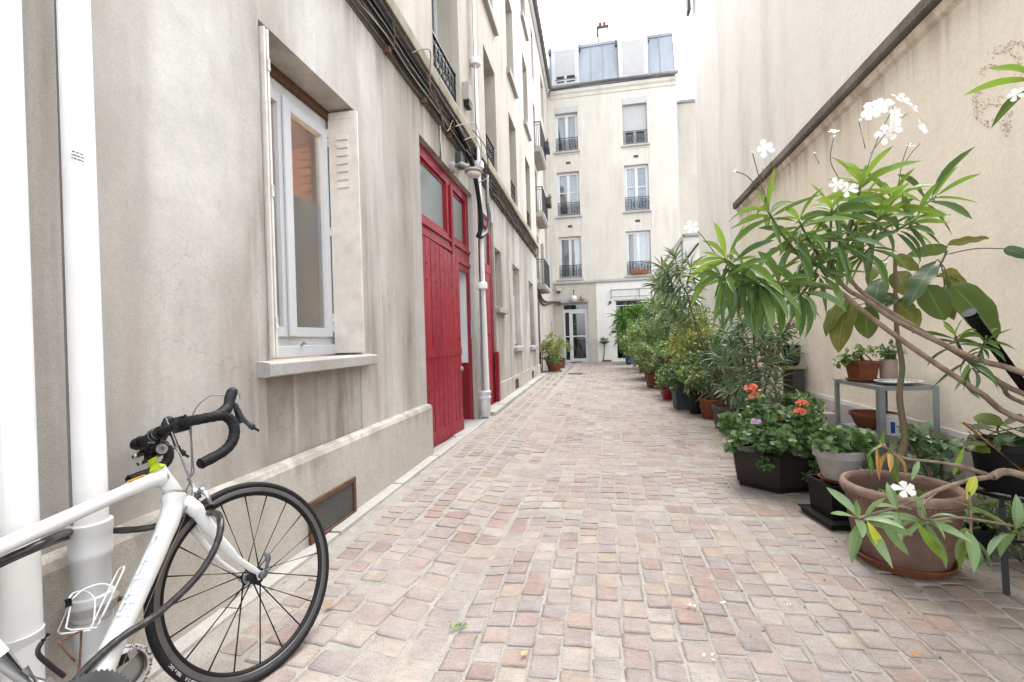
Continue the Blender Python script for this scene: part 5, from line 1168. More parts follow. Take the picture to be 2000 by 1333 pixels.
def scatter(name, parent, mat, P, D, L, W, tpl='leaf', upn=None, stuff=True):
    """one mesh of many leaves at points P with directions D"""
    tv, tf, tu = TPL[tpl]; n = len(P); P = np.asarray(P); D = np.asarray(D); D = D/np.linalg.norm(D, axis=1)[:, None]
    U = np.tile((0., 0., 1.), (n, 1)) + prg.normal(0, .45, (n, 3)) if upn is None else np.asarray(upn)+prg.normal(0, .15, (n, 3))
    X = np.cross(D, U); X /= np.linalg.norm(X, axis=1)[:, None]+1e-9; Nn = np.cross(X, D)
    L = np.broadcast_to(L, n); W = np.broadcast_to(W, n)
    V = P[:, None]+tv[None, :, 0:1]*(X*W[:, None])[:, None]+tv[None, :, 1:2]*(D*L[:, None])[:, None]+tv[None, :, 2:3]*(Nn*L[:, None])[:, None]
    k = len(tv); faces = []; 
    for i in range(n): faces += [tuple(q+i*k for q in f) for f in tf]
    me = bpy.data.meshes.new(name); off = np.array(WORLD[parent.name]) if parent is not None else 0
    me.from_pydata((V.reshape(-1, 3)-off).tolist(), [], faces); me.materials.append(MAT[mat])
    at = me.attributes.new('rnd', 'FLOAT', 'POINT'); at.data.foreach_set('value', np.repeat(prg.random(n), k))
    ul = me.uv_layers.new(name='UVMap'); vi = np.empty(len(me.loops), dtype=np.int32); me.loops.foreach_get('vertex_index', vi)
    ul.data.foreach_set('uv', np.array(tu)[vi % k].ravel()); me.polygons.foreach_set('use_smooth', [True]*len(me.polygons))
    o = link(name, me, parent)
    if stuff: o['kind'] = 'stuff'
    return o
def bush(parent, c, rad, n, L, W, mat, clumps=14, tpl='leaf', droop=.3, name='foliage', stems=5, base=None, stem_mat='green_stem'):
    """foliage gathered in clumps through an ellipsoid, with stems from base to the clumps"""
    c = np.array(c); rad = np.array(rad); cc = []
    while len(cc) < clumps:
        q = prg.uniform(-1, 1, 3); r_ = np.linalg.norm(q)
        if .25 < r_ < 1: cc.append(c+q*rad)
    cc = np.array(cc); idx = prg.integers(0, clumps, n); sz = rad.min()*prg.uniform(.25, .55, clumps)
    q = prg.normal(0, 1, (n, 3)); q = q/np.linalg.norm(q, axis=1)[:, None]*prg.random((n, 1))**.5
    P = cc[idx]+q*sz[idx][:, None]*np.array((1, 1, .8)); P[:, 2] = np.maximum(P[:, 2], .03)
    D = q*.8+prg.normal(0, .5, (n, 3))+np.array((0, 0, .25-droop)); ln = L*prg.uniform(.6, 1.2, n)
    o = scatter(name, parent, mat, P, D, ln, ln*W, tpl)
    if base is not None and stems:
        m = MB()
        for k in range(min(stems, clumps)):
            a = Vector(base)+Vector((prg.normal(0, .03), prg.normal(0, .03), 0)); b = Vector(cc[k]); md = (a+b)/2+Vector((prg.normal(0, .03), prg.normal(0, .03), .04)); m.tube(smooth_path([a, md, b], 4), .006, 5)
        m.build('stem', MAT[stem_mat], parent, True)
    return o
def round_pot(parent, x, y, z, R, rb, h, mat, rim=.018, rimh=None, n=40, soil=True, name='pot', rmat=None, wall=.014, lip=True):
    rimh = rimh or h*.16; w = wall
    prof = [(rb*.98, 0), (rb, .004), (R-rim*.6, h-rimh)] + ([(R, h-rimh+.003), (R+.002, h-.004), (R-.002, h)] if lip else [(R, h)]) + [(R-w-.004, h), (R-w-.006, h-.01), (R-w-.012, h-.04), (0, h-.045)]
    o = MB().lathe(prof, (x, y, z), n).build(name, mat, parent, True, 35)
    if soil: MB().lathe([(R-w-.012, h-.042), (R*.5, h-.034), (0, h-.030)], (x, y, z), 20).build('soil', MAT['soil'], parent, True)
    return o
def square_pot(parent, x, y, z, a, b, h, mat, rot=0, taper=.8, rim=.012, name='pot'):
    m = MB(); R = Matrix.Rotation(rot, 3, 'Z')
    def ring(s, zz): return [Vector((x, y, z+zz))+R @ Vector((sx*a/2*s, sy*b/2*s, 0)) for sx, sy in ((-1,-1),(1,-1),(1,1),(-1,1))]
    e = 1+rim*2/a
    rings = [ring(taper, 0), ring(1-.02, h*.86), ring(e, h*.865), ring(e, h), ring(.93, h), ring(.90, h*.86)]
    for r in rings: m.v += [tuple(p) for p in r]
    for i in range(5):
        for j in range(4): m.f.append((i*4+j, i*4+(j+1) % 4, i*4+4+(j+1) % 4, i*4+4+j))
    m.f += [(3, 2, 1, 0), (20, 21, 22, 23)]
    o = m.build(name, mat, parent); s = MB(); s.v += [tuple(p) for p in ring(.905, h*.88)]; s.f.append((0, 1, 2, 3)); s.build('soil', MAT['soil'], parent); return o
def saucer(x, y, z, R, mat, label, h=.03):
    t = thing('saucer', label, 'saucer', (x, y, z))
    MB().lathe([(R*.86, 0), (R*.96, h*.7), (R, h*.85), (R+.003, h), (R-.008, h+.002), (R-.014, h*.8), (R*.84, .008), (0, .008)], (x, y, z), 48).build('dish', mat, t, True, 40); return t
def flower5(name, parent, c, d, r, mat='petal', n=5):
    """an open five-petalled flower facing d"""
    x, y, d = frame_of(d); P = []; D = []; Nn = []
    for k in range(n):
        a = 2*math.pi*k/n+prg.uniform(-.1, .1); q = x*math.cos(a)+y*math.sin(a)+d*prg.uniform(.05, .6); P.append(Vector(c)); D.append(q); Nn.append(d)
    return scatter(name, parent, mat, P, D, r*prg.uniform(.75, 1.15, n), r*.62, 'petal', upn=Nn, stuff=False)
def truss(parent, c, r, mat, n=46, name='flower'):
    q = prg.normal(0, 1, (n, 3)); q /= np.linalg.norm(q, axis=1)[:, None]; q[:, 2] = np.abs(q[:, 2])*.8-.1
    return scatter(name, parent, mat, np.array(c)+q*r*.7, q+prg.normal(0, .5, q.shape), r*.5, r*.48, 'petal', upn=q, stuff=False)

# ---- big weathered pot with a broad-leaved sapling
bx, by = 1.456, 2.526
sau = saucer(1.462, 2.535, .006, .207, MAT['terracotta'], 'wide terracotta saucer under the big weathered brown pot', .042)
bp = thing('potted_plant', 'big weathered brown clay pot with a tall broad-leaved sapling growing in it', 'potted plant', (bx, by, .014))
h = .375
MB().lathe([(.165, 0), (.172, .006), (.196, .10), (.213, .20), (.222, .315), (.224, .322), (.236, .330), (.243, .345), (.243, .360), (.236, .373), (.222, .376), (.212, .366), (.206, .34), (.20, .27), (0, .268)], (bx, by, .014), 64).build('pot', MAT['brown_clay'], bp, True, 40)
m = MB()
for k in range(64):
    a = 2*math.pi*k/64; m.sphere((bx+math.cos(a)*.229, by+math.sin(a)*.229, .014+.327), .0085, 6, 4, (1, 1, .8))
m.lathe([(.2435, .340), (.2455, .350), (.2455, .362), (.237, .376), (.222, .379), (.2095, .366), (.2095, .35)], (bx, by, .014), 64, closed=True); m.build('rim', MAT['clay_rim'], bp, True, 50)
MB().lathe([(.202, .275), (.1, .285), (0, .288)], (bx, by, .014), 30).build('soil', MAT['soil'], bp, True)
MB().box(-.03, .03, -.001, .001, -.014, .014).v
lbl = MB(); dv = Vector((-bx, -by, 0)).normalized(); tv_ = Vector((-dv.y, dv.x, 0)); cc_ = Vector((bx, by, .13))+dv*.2015+tv_*-.085
lbl.add([cc_+tv_*a+Vector((0, 0, b))-dv*(.0-.0008)+dv*(-.03*(abs(a)+.0)) for a, b in ((-.028, .02), (-.028, .045), (-.022, .045), (-.022, .02))], [(0, 1, 2, 3)])
lbl.add([cc_+tv_*a+Vector((0, 0, b))-dv*(.03*abs(a)) for a, b in ((-.026, .021), (.024, .004), (.024, .008), (-.026, .025))], [(0, 1, 2, 3)])
lbl.build('torn_price_label', MAT['porcelain'], bp)
tr = smooth_path([(1.47, 2.60, .28), (1.475, 2.60, .42), (1.537, 2.622, 0.569), (1.531, 2.642, 0.801), (1.562, 2.668, 0.956), (1.554, 2.688, 1.128), (1.558, 2.699, 1.302), (1.575, 2.723, 1.533)], 6)
MB().tube(tr, [.018-.010*i/(len(tr)-1) for i in range(len(tr))], 12).build('trunk', MAT['brown_stem'], bp, True)
hubs = {'t': (1.575, 2.723, 1.533), 'm': (1.559, 2.700, 1.369), 'l': (1.560, 2.699, 1.289), 'r': (1.782, 2.720, 1.480), 'u': (1.804, 2.724, 1.524)}
st = MB(); st.tube(smooth_path([hubs['l'], (1.653, 2.696, 1.343), (1.731, 2.700, 1.419), hubs['r'], (1.815, 2.726, 1.545)], 5), [.007]*10+[.005]*10+[.004], 8)
specs = [('r', (1826, 512), (1772, 590), 2.26, .11, 'broad', 0), ('r', (1808, 556), (1842, 625), 2.28, .105, 'broad', 1), ('r', (1830, 540), (1935, 560), 2.33, .085, 'broad_old', 1), ('r', (1850, 540), (1972, 592), 2.33, .07, 'broad_old', 2),
    ('r', (1840, 528), (1905, 590), 2.38, .10, 'broad_old', 1), ('r', (1858, 556), (1962, 655), 2.27, .13, 'broad', 1), ('u', (1850, 484), (1780, 497), 2.28, .06, 'broad', 0), ('u', (1850, 480), (1928, 462), 2.34, .045, 'broad_old', 0),
    ('u', (1960, 486), (2015, 500), 2.34, .05, 'broad', 1), ('t', (1730, 508), (1690, 545), 2.42, .08, 'broad', 1), ('t', (1745, 505), (1800, 520), 2.44, .09, 'broad_old', 1), ('m', (1752, 530), (1770, 570), 2.42, .09, 'broad_old', 1),
    ('m', (1720, 545), (1700, 600), 2.35, .09, 'broad', 2), ('l', (1655, 585), (1605, 640), 2.30, .085, 'broad', 2), ('l', (1655, 585), (1632, 672), 2.28, .10, 'broad_old', 1), ('l', (1672, 598), (1645, 640), 2.27, .055, 'broad', 2),
    ('l', (1692, 600), (1690, 656), 2.31, .10, 'broad', 1), ('l', (1750, 590), (1795, 625), 2.40, .11, 'broad_old', 1), ('l', (1745, 575), (1705, 600), 2.42, .085, 'broad', 1), ('l', (1785, 600), (1790, 645), 2.43, .05, 'broad_old', 2), ('r', (1845, 560), (1855, 610), 2.42, .07, 'broad_old', 1)]
for hb_, a, b_, Z, W, mt, dv_ in specs:
    p = Vector(DF(*a, Z)); q = Vector(DF(*b_, Z+prg.uniform(-.10, .02))); st.tube(smooth_path([hubs[hb_], (Vector(hubs[hb_])+p)/2+Vector((0, 0, .015)), p], 4), .0028, 5)
    toc = (Vector((0, 0, CAM_H))-p).normalized()
    put_leaf(bp, BV[mt][min(dv_, 1)], p, q-p, (q-p).length*1.12, W*1.15, up=(toc*.75+Vector((0, 0, .8))), roll=prg.normal(0, .3))
st.build('petiole', MAT['green_stem'], bp, True)
P = [(bx+prg.normal(0, .085), by+prg.normal(0, .085), .30) for _ in range(190)]; scatter('weeds', bp, 'bush', P, prg.normal(0, .6, (190, 3))+np.array((0, 0, .9)), prg.uniform(.02, .06, 190), .014)
m = MB()
for k in range(5):
    c = Vector((bx+prg.normal(0, .06)+.02, by-.03+prg.normal(0, .05), .32)); rr = prg.uniform(.025, .05); t0 = prg.normal(0, .5)
    m.tube([c+Vector((math.cos(t)*rr, math.sin(t)*rr*.8, .02*math.sin(t+t0))) for t in np.linspace(0, 6.28, 16)], .0012, 5)
m.build('dried_tendril', MAT['terracotta'], bp, True)
# ---- foreground oleander leaning in from the right, its pot just outside the picture
ol = thing('oleander', 'white flowering oleander leaning across from the right with bare grey stems', 'shrub', (2.0, 1.75, 0))
round_pot(ol, 1.98, 1.72, .0, .17, .13, .33, MAT['terracotta'])
base = Vector((1.97, 1.73, .30))
br = lambda pts, r0, r1: MB().tube(smooth_path(pts, 6), [r0+(r1-r0)*i/((len(pts)-1)*6) for i in range((len(pts)-1)*6+1)], 9).build('branch', MAT['bark'], ol, True)
fork = (1.026, 2.136, 1.313)
br([base, (2.0, 1.82, .62), (1.867, 2.387, 0.724), (1.664, 2.331, 0.856), (1.394, 2.252, 1.036), (1.162, 2.180, 1.202), fork, (0.928, 2.098, 1.337), (0.699, 1.996, 1.354), (0.575, 1.933, 1.365)], .015, .006)
br([base, (2.02, 1.85, .72), (1.892, 2.413, 0.933), (1.716, 2.371, 0.988), (1.586, 2.337, 1.042), (1.304, 2.257, 1.184), (1.171, 2.213, 1.273), (1.064, 2.173, 1.334), (0.983, 2.129, 1.444), (0.927, 2.078, 1.523)], .016, .0065)
br([base, (2.03, 1.88, .70), (1.963, 2.506, 0.827), (1.705, 2.440, 0.991), (1.434, 2.361, 1.157), (1.262, 2.300, 1.260), (1.143, 2.259, 1.353), (1.099, 2.231, 1.454), (1.104, 2.202, 1.581), (1.131, 2.156, 1.781)], .0145, .005)
br([base, (2.03, 1.88, .66), (1.999, 2.553, 0.777), (1.885, 2.523, 0.869), (1.749, 2.489, 0.971), (1.703, 2.480, 1.025), (1.657, 2.452, 1.099)], .012, .006)
W_ = [((1683, 352, 1.92), (0, 0, 1), 15, 0.205, ('oleander_bright', 'oleander_bright'), (22, 95), .02, (1655, 470, 1.97)), ((1497, 408, 1.78), (-.35, 0, .9), 15, 0.184, ('oleander_bright', 'oleander'), (25, 100), .1, (1560, 500, 1.85)),
    ((1413, 505, 1.70), (-.8, 0, .5), 16, 0.178, ('oleander_bright', 'oleander'), (25, 110), .25, (1500, 551, 1.84)), ((1547, 462, 1.82), (-.2, -.2, .8), 14, 0.184, ('oleander', 'oleander'), (35, 115), .35, (1600, 520, 1.9)),
    ((1625, 405, 1.86), (-.1, -.2, .9), 14, 0.194, ('oleander_bright', 'oleander'), (30, 105), .15, (1618, 500, 1.92)), ((1722, 420, 1.90), (.2, -.2, .9), 14, 0.194, ('oleander_bright', 'oleander'), (30, 110), .2, (1660, 480, 1.97)),
    ((1640, 468, 1.80), (0, -.5, .6), 15, 0.184, ('oleander', 'oleander'), (45, 120), .5, (1640, 520, 1.92)), ((1750, 385, 1.95), (.4, 0, .8), 12, 0.216, ('oleander_bright', 'oleander_bright'), (25, 95), .05, (1690, 460, 1.97)),
    ((1828, 384, 2.0), (.8, 0, .5), 8, 0.216, ('oleander_bright', 'oleander'), (15, 80), 0, (1720, 450, 1.98)), ((1600, 520, 1.84), (-.2, -.4, .6), 12, 0.178, ('oleander', 'oleander'), (45, 125), .5, (1618, 540, 1.92)),
    ((1442, 545, 1.74), (-.7, -.2, .1), 18, 0.200, ('oleander', 'oleander'), (35, 115), .60, (1500, 551, 1.84)), ((1478, 556, 1.72), (-.3, -.5, 0), 18, 0.200, ('oleander', 'oleander'), (30, 110), .75, (1500, 551, 1.84)),
    ((1520, 552, 1.76), (-.2, -.5, .1), 12, 0.189, ('oleander', 'oleander'), (35, 115), .60, (1540, 553, 1.86)), ((1566, 572, 1.80), (0, -.6, 0), 10, 0.178, ('oleander', 'oleander'), (35, 110), .6, (1598, 559, 1.9)),
    ((1702, 482, 1.86), (.2, -.4, .5), 12, 0.184, ('oleander', 'oleander'), (45, 120), .6, (1655, 520, 2.0)), ((1586, 470, 1.95), (-.1, .3, .8), 11, 0.184, ('oleander', 'oleander'), (35, 110), .3, (1605, 500, 1.9)),
    ((1398, 540, 1.66), (-.8, -.1, .1), 12, 0.189, ('oleander', 'oleander'), (35, 110), .6, (1445, 545, 1.8)), ((1560, 500, 1.92), (-.3, .2, .7), 11, 0.178, ('oleander', 'oleander'), (35, 115), .4, (1600, 540, 1.9)),
    ((1768, 440, 1.98), (.5, -.1, .5), 11, 0.189, ('oleander_bright', 'oleander'), (30, 105), .35, (1690, 470, 1.97)), ((1655, 440, 2.02), (0, .3, .9), 10, 0.184, ('oleander_bright', 'oleander'), (35, 110), .2, (1655, 490, 2.0)),
    ((1866, 655, 2.10), (-.2, -.1, .9), 10, 0.162, ('oleander_bright', 'oleander'), (25, 100), .1, (1880, 690, 2.14)), ((1925, 665, 2.05), (.2, -.1, .8), 11, 0.140, ('oleander', 'oleander'), (30, 110), .3, (1900, 712, 2.14)), ((1900, 720, 2.0), (0, -.4, -.3), 8, 0.162, ('oleander', 'oleander'), (30, 110), .8, (1915, 725, 2.1)),
    ((1690, 392, 1.84), (.1, -.4, .8), 10, .18, ('oleander_bright', 'oleander_bright'), (30, 110), .25, (1660, 470, 1.97)), ((1795, 425, 1.94), (.6, -.2, .4), 10, .19, ('oleander_bright', 'oleander'), (25, 100), .25, (1700, 470, 1.98)), ((1560, 430, 1.80), (-.3, -.2, .8), 10, .17, ('oleander_bright', 'oleander'), (30, 105), .2, (1600, 500, 1.9)),
    ((2022, 150, 1.75), (-.4, 0, .6), 10, 0.205, ('oleander_bright', 'oleander'), (20, 110), .3, (2080, 260, 1.8))]
tw = MB()
for a, t, n, L, ms, spd, gv, fr in W_:
    p = Vector(DF(*a)); q = Vector(DF(*fr)); tw.tube(smooth_path([q, (p+q)/2+Vector((0, 0, -.01)), p], 4), [.006]*4+[.0045]*4+[.0035], 6); whorl(ol, p, t, n, L*.92, ms, spd, .105, gv)
# low shoots hanging in front of the big pot
lowb = MB(); tn = (1.645, 2.255, 0.511)
lowb.tube(smooth_path([base-Vector((0, 0, .04)), (1.88, 1.80, .40), (1.777, 2.279, 0.509), tn], 6), [.026]*6+[.022]*6+[.016]*7, 10)
lowb.tube(smooth_path([tn, (1.451, 2.190, 0.577), (1.263, 2.136, 0.610), (1.191, 2.102, 0.640), (1.142, 2.084, 0.682)], 6), [.010]*6+[.006]*12+[.004]*7, 8)
lowb.tube(smooth_path([tn, (1.480, 2.154, 0.519), (1.342, 2.089, 0.501), (1.243, 2.030, 0.487), (1.127, 1.969, 0.469), (0.952, 1.896, 0.447)], 6), [.011]*6+[.008]*12+[.005]*13, 8)
lowb.tube(smooth_path([(1.342, 2.089, 0.501), (1.204, 1.982, 0.457), (1.225, 1.966, 0.423), (1.367, 2.012, 0.419), (1.632, 2.120, 0.351)], 5), .005, 7)
lowb.tube(smooth_path([(1.427, 2.063, 0.505), (1.430, 2.063, 0.405), (1.427, 2.063, 0.309)], 4), .004, 7)
lowb.build('branch', MAT['bark'], ol, True)
for a, t, n, L, ms, spd, gv in (((1674, 1012, 1.70), (-.6, -.3, .5), 10, .145, ('oleander_grey', 'oleander_grey'), (30, 115), .15), ((1814, 1014, 1.72), (0, -.5, .6), 12, .15, ('oleander_grey', 'oleander_grey'), (35, 120), .2), ((1897, 1058, 1.78), (.1, -.3, -.7), 7, .14, ('oleander', 'oleander_grey'), (20, 80), .5),
        ((1990, 1030, 1.76), (.2, -.4, .6), 8, .16, ('oleander_grey', 'oleander_grey'), (25, 110), .1), ((1724, 868, 1.85), (-.5, 0, .6), 6, .11, ('oleander', 'dry_leaf'), (30, 120), .5), ((1752, 990, 1.72), (-.2, -.4, .7), 6, .12, ('oleander_grey', 'oleander_grey'), (40, 110), .1)):
    whorl(ol, DF(*a), t, n, L, ms, spd, .225, gv)
for a, b_, Z, mt, W in (((1694, 1018), (1742, 1102), 1.66, 'yellow_leaf', .03), ((1722, 1022), (1780, 1090), 1.66, 'oleander_grey', .028), ((1790, 1020), (1855, 1108), 1.70, 'oleander_bright', .034), ((1735, 875), (1756, 948), 1.84, 'oleander', .026), ((1712, 872), (1718, 938), 1.84, 'dry_leaf', .014), ((1905, 930), (1890, 972), 1.84, 'yellow_leaf', .032), ((1862, 930), (1882, 875), 1.95, 'oleander_bright', .02), ((1700, 890), (1703, 928), 1.85, 'oleander', .015), ((1795, 900), (1782, 935), 1.87, 'oleander_grey', .02)):
    p = Vector(DF(*a, Z)); q = Vector(DF(*b_, Z-.03)); put_leaf(ol, LV[mt][1], p, q-p, (q-p).length*1.05, W, up=Vector((0, 0, CAM_H))-p)
# flower stalks and white flowers
for pts in (((1688, 345), (1715, 270), (1745, 210)), ((1700, 300), (1740, 250), (1772, 222)), ((1500, 400), (1485, 355), (1470, 300)), ((1490, 380), (1460, 345), (1435, 335)), ((1752, 380), (1762, 320), (1775, 280)), ((1762, 325), (1780, 300), (1797, 280)), ((1640, 350), (1622, 315), (1628, 270)), ((1600, 320), (1590, 300)), ((1690, 290), (1678, 240)), ((1400, 500), (1370, 460), (1345, 435)), ((1495, 398), (1490, 330))):
    tw.tube(smooth_path([DF(*p, 1.90) if p[0] > 1560 else DF(*p, 1.74) for p in pts], 4) if len(pts) > 2 else [DF(*p, 1.90) if p[0] > 1560 else DF(*p, 1.74) for p in pts], .0018, 5)
tag(tw.build('twigs', MAT['green_stem'], ol, True), kind='stuff')
for px, py, Z, r, dx, dz in ((1700, 222, 1.87, .045, -.4, .1), (1726, 206, 1.90, .045, -.1, .5), (1745, 232, 1.86, .045, .2, .1), (1765, 200, 1.91, .042, .3, .5), (1730, 262, 1.90, .045, -.2, -.2), (1712, 214, 1.88, .040, -.3, .2), (1753, 192, 1.90, .036, .2, .6), (1740, 250, 1.88, .042, .1, -.1), (1783, 214, 1.92, .030, .5, .3), (1798, 252, 1.90, .040, .5, .1), (1750, 222, 1.93, .030, .2, .3), (1628, 258, 1.90, .022, 0, .7), (1494, 291, 1.74, .036, -.1, .0), (1634, 362, 1.85, .030, 0, 0), (1655, 372, 1.82, .035, 0, .1), (1768, 956, 1.66, .040, -.4, .5), (1350, 445, 1.72, .030, -.2, .1), (1985, 185, 1.72, .03, -.6, 0)):
    flower5('flower', ol, DF(px, py, Z), (dx, -.75, dz), r)
for px, py in ((1628, 268), (1678, 236), (1470, 298), (1436, 334), (1775, 285), (1590, 300), (1785, 285)): flower5('bud', ol, DF(px, py, 1.88 if px > 1560 else 1.74), (prg.normal(0, .4), -.5, .8), .014, n=3)
# loose black pole and bamboo cane leaning at the right edge
bpole = thing('pole', 'thick black pole leaning at the right edge among the oleander stems', 'pole', (2.176, 2.574, 0.623)); MB().tube([(2.296, 2.646, 0.473), (1.686, 2.397, 1.195)], .024, 18).tube([(1.688, 2.397, 1.193), (1.671, 2.389, 1.212)], .0265, 18).build('shaft', MAT['black'], bpole, True, 40)
cane = thing('bamboo_cane', 'thin tan bamboo cane leaning across the black pot on the stand', 'cane', (1.907, 2.373, 0.450)); MB().tube([(1.972, 2.384, 0.387), (1.662, 2.431, 0.711)], .0065, 8).build('stick', MAT['stick'], cane, True, 50)
# ---- plant stand with black pot of round leaves
sx_, sy_ = 1.985, 2.60
std = thing('plant_stand', 'black metal plant stand with thin legs at the right edge', 'plant stand', (sx_, sy_, 0))
MB().lathe([(.15, .335), (.165, .335), (.165, .350), (.15, .350)], (sx_, sy_, 0), 32, closed=True).bar((sx_-.16, sy_, .342), (sx_+.16, sy_, .342), .02, .01).bar((sx_, sy_-.16, .342), (sx_, sy_+.16, .342), .02, .01).build('ring', MAT['black'], std)
for a, b_ in (((1.755, 2.36, .345), (1.705, 2.281, .0)), ((2.06, 2.45, .345), (2.11, 2.36, 0)), ((1.86, 2.72, .345), (1.80, 2.80, 0)), ((2.08, 2.72, .345), (2.13, 2.80, 0))): MB().bar(a, b_, .022, .016).build('leg', MAT['black'], std)
MB().bar((1.735, 2.33, .21), (2.08, 2.42, .16), .012, .010).bar((1.755, 2.36, .342), (1.86, 2.50, .342), .018, .01).build('brace', MAT['black'], std)
pp = thing('potted_plant', 'black pot of round fleshy green leaves on the black plant stand', 'potted plant', (sx_, sy_, .352))
round_pot(pp, sx_, sy_, .352, .155, .125, .235, MAT['black'], .012)
RL = leaf_mesh('leaf', MAT['broad'], 7, 'oval', .1, .25)
for px, py, qx, qy, W in ((1900, 815, 1955, 822, .09), (1955, 830, 1990, 812, .08), (1935, 868, 1975, 850, .10), (1985, 862, 2010, 845, .09), (1890, 870, 1930, 880, .06), (1930, 870, 1890, 862, .05), (1960, 868, 2020, 872, .08), (1990, 840, 2030, 830, .08), (1940, 835, 1905, 830, .06), (1960, 880, 1990, 868, .07)):
    p = Vector(DF(px, py, 2.18)); q = Vector(DF(qx, qy, 2.10)); put_leaf(pp, RL, p, q-p, (q-p).length*1.1, W, up=(-.3, -.4, .8))
m = MB()
for k in range(8): m.tube(smooth_path([(sx_+prg.normal(0, .05), sy_+prg.normal(0, .04), .56), (sx_-.05+prg.normal(0, .06), sy_-.05+prg.normal(0, .05), .62), (sx_-.06+prg.normal(0, .09), sy_-.08+prg.normal(0, .05), .68)], 4), .003, 5)
m.build('stem', MAT['green_stem'], pp, True)
bush(pp, (1.86, 2.56, .60), (.05, .06, .04), 60, .03, .5, 'bush_dark', 5, stems=0)
spb = thing('potted_plant', 'small black nursery pot on the ground behind the big brown pot', 'potted plant', (1.86, 2.68, 0)); round_pot(spb, 1.86, 2.68, .01, .085, .068, .13, MAT['black'], .008)
bush(spb, (1.86, 2.68, .22), (.12, .12, .09), 150, .06, .45, 'bush_light', 9, stems=4, base=(1.86, 2.68, .12))
# ---- hexagonal brown planter of ivy-leaved geranium
hx, hy = 1.33, 3.78
hp = thing('planter', 'low dark brown hexagonal planter full of coral flowering geraniums', 'planter', (hx, hy, 0))
m = MB(); hexr = [math.radians(a) for a in (198, 258, 318, 18, 78, 138)]
pr = [[(hx+math.cos(a)*r*1.12, hy+math.sin(a)*r*1.05, z) for a in hexr] for r, z in ((.27, .035), (.295, .24), (.30, .245), (.30, .262), (.275, .262), (.27, .225))]
for r in pr: m.v += r
for i in range(5):
    for j in range(6): m.f.append((i*6+j, i*6+(j+1) % 6, i*6+6+(j+1) % 6, i*6+6+j))
m.f += [tuple(reversed(range(6))), tuple(range(30, 36))]; m.build('box', MAT['brown_box'], hp)
m = MB(); m.v += [(hx+math.cos(a)*.26*1.1, hy+math.sin(a)*.26*1.03, .0) for a in hexr]+[(hx+math.cos(a)*.26*1.1, hy+math.sin(a)*.26*1.03, .035) for a in hexr]; m.f += [tuple(range(6)), tuple(range(6, 12))]+[(j, (j+1) % 6, 6+(j+1) % 6, 6+j) for j in range(6)]; m.build('plinth', MAT['black'], hp)
bush(hp, (hx-.02, hy-.06, .40), (.36, .30, .15), 2300, .040, 1.05, 'geranium', 44, 'round', .05, stems=10, base=(hx, hy, .25)); bush(hp, (hx+.08, hy+.10, .56), (.26, .24, .14), 800, .038, 1.0, 'geranium', 20, 'round', .0, stems=8, base=(hx, hy, .25))
bush(hp, (hx+.16, hy-.16, .32), (.20, .16, .11), 650, .036, 1.0, 'geranium', 16, 'round', .3, stems=0)
bush(hp, (hx+.26, hy+.05, .46), (.14, .22, .16), 500, .034, .8, 'bush', 14, 'leaf', .1, stems=6, base=(hx, hy, .25))
bush(hp, (hx-.22, hy-.20, .29), (.16, .16, .10), 500, .038, 1.0, 'geranium', 12, 'round', .5, stems=0); bush(hp, (hx+.20, hy-.26, .18), (.10, .06, .15), 220, .042, .7, 'bush_dark', 10, 'leaf', .5, stems=0); bush(hp, (hx-.33, hy+.05, .34), (.12, .12, .08), 200, .03, .35, 'autumn', 9, 'leaf', .2, stems=0)
for px, py, Z, r, mt in ((1468, 762, 3.45, .055, 'coral'), (1472, 776, 3.44, .035, 'coral'), (1567, 790, 3.22, .040, 'coral'), (1563, 806, 3.2, .038, 'coral'), (1477, 824, 3.25, .030, 'mauve'), (1530, 820, 3.40, .015, 'coral')):
    c = DF(px, py, Z); truss(hp, c, r, mt); MB().tube([c, (hx+.02, hy, .35)], .003, 5).build('flower_stalk', MAT['green_stem'], hp)
# ---- black box with white begonia pot on it
bo = thing('planter', 'black square plastic planter standing upside down beside the big brown pot', 'planter', (1.42, 3.06, 0))
square_pot(bo, 1.425, 3.06, .03, .21, .24, .21, MAT['black'], .12, .90, .006, 'box'); square_pot(bo, 1.42, 3.05, .004, .27, .32, .035, MAT['black'], .12, .95, .008, 'tray')
wsau = saucer(1.435, 3.055, .242, .105, MAT['terracotta'], 'small terracotta saucer under the white pot on the black box', .018)
wp = thing('potted_plant', 'white clay pot of round-leaved begonia standing on the black box', 'potted plant', (1.435, 3.055, .258)); round_pot(wp, 1.435, 3.055, .252, .132, .085, .185, MAT['white_pot'], .02, .05)
bush(wp, (1.435, 3.03, .49), (.17, .15, .07), 420, .046, 1.0, 'geranium', 18, 'round', .15, stems=8, base=(1.435, 3.055, .42)); bush(wp, (1.60, 3.10, .42), (.08, .1, .10), 120, .05, .9, 'geranium', 7, 'round', .3, stems=0)
# climbing weeds round the shelf foot
wd = thing('weed_clump', 'leafy green weeds growing at the foot of the wall behind the big pot', 'plant', (1.95, 3.05, 0)); bush(wd, (1.90, 3.05, .35), (.14, .12, .24), 260, .075, .5, 'bush_dark', 14, stems=8, base=(1.95, 3.08, 0))
wd2 = thing('weed_clump', 'low ferny weeds on the ground at the right edge by the stand leg', 'plant', (2.05, 2.55, 0)); bush(wd2, (2.04, 2.62, .16), (.13, .22, .14), 420, .05, .25, 'bush', 14, stems=4, base=(2.05, 2.6, 0))
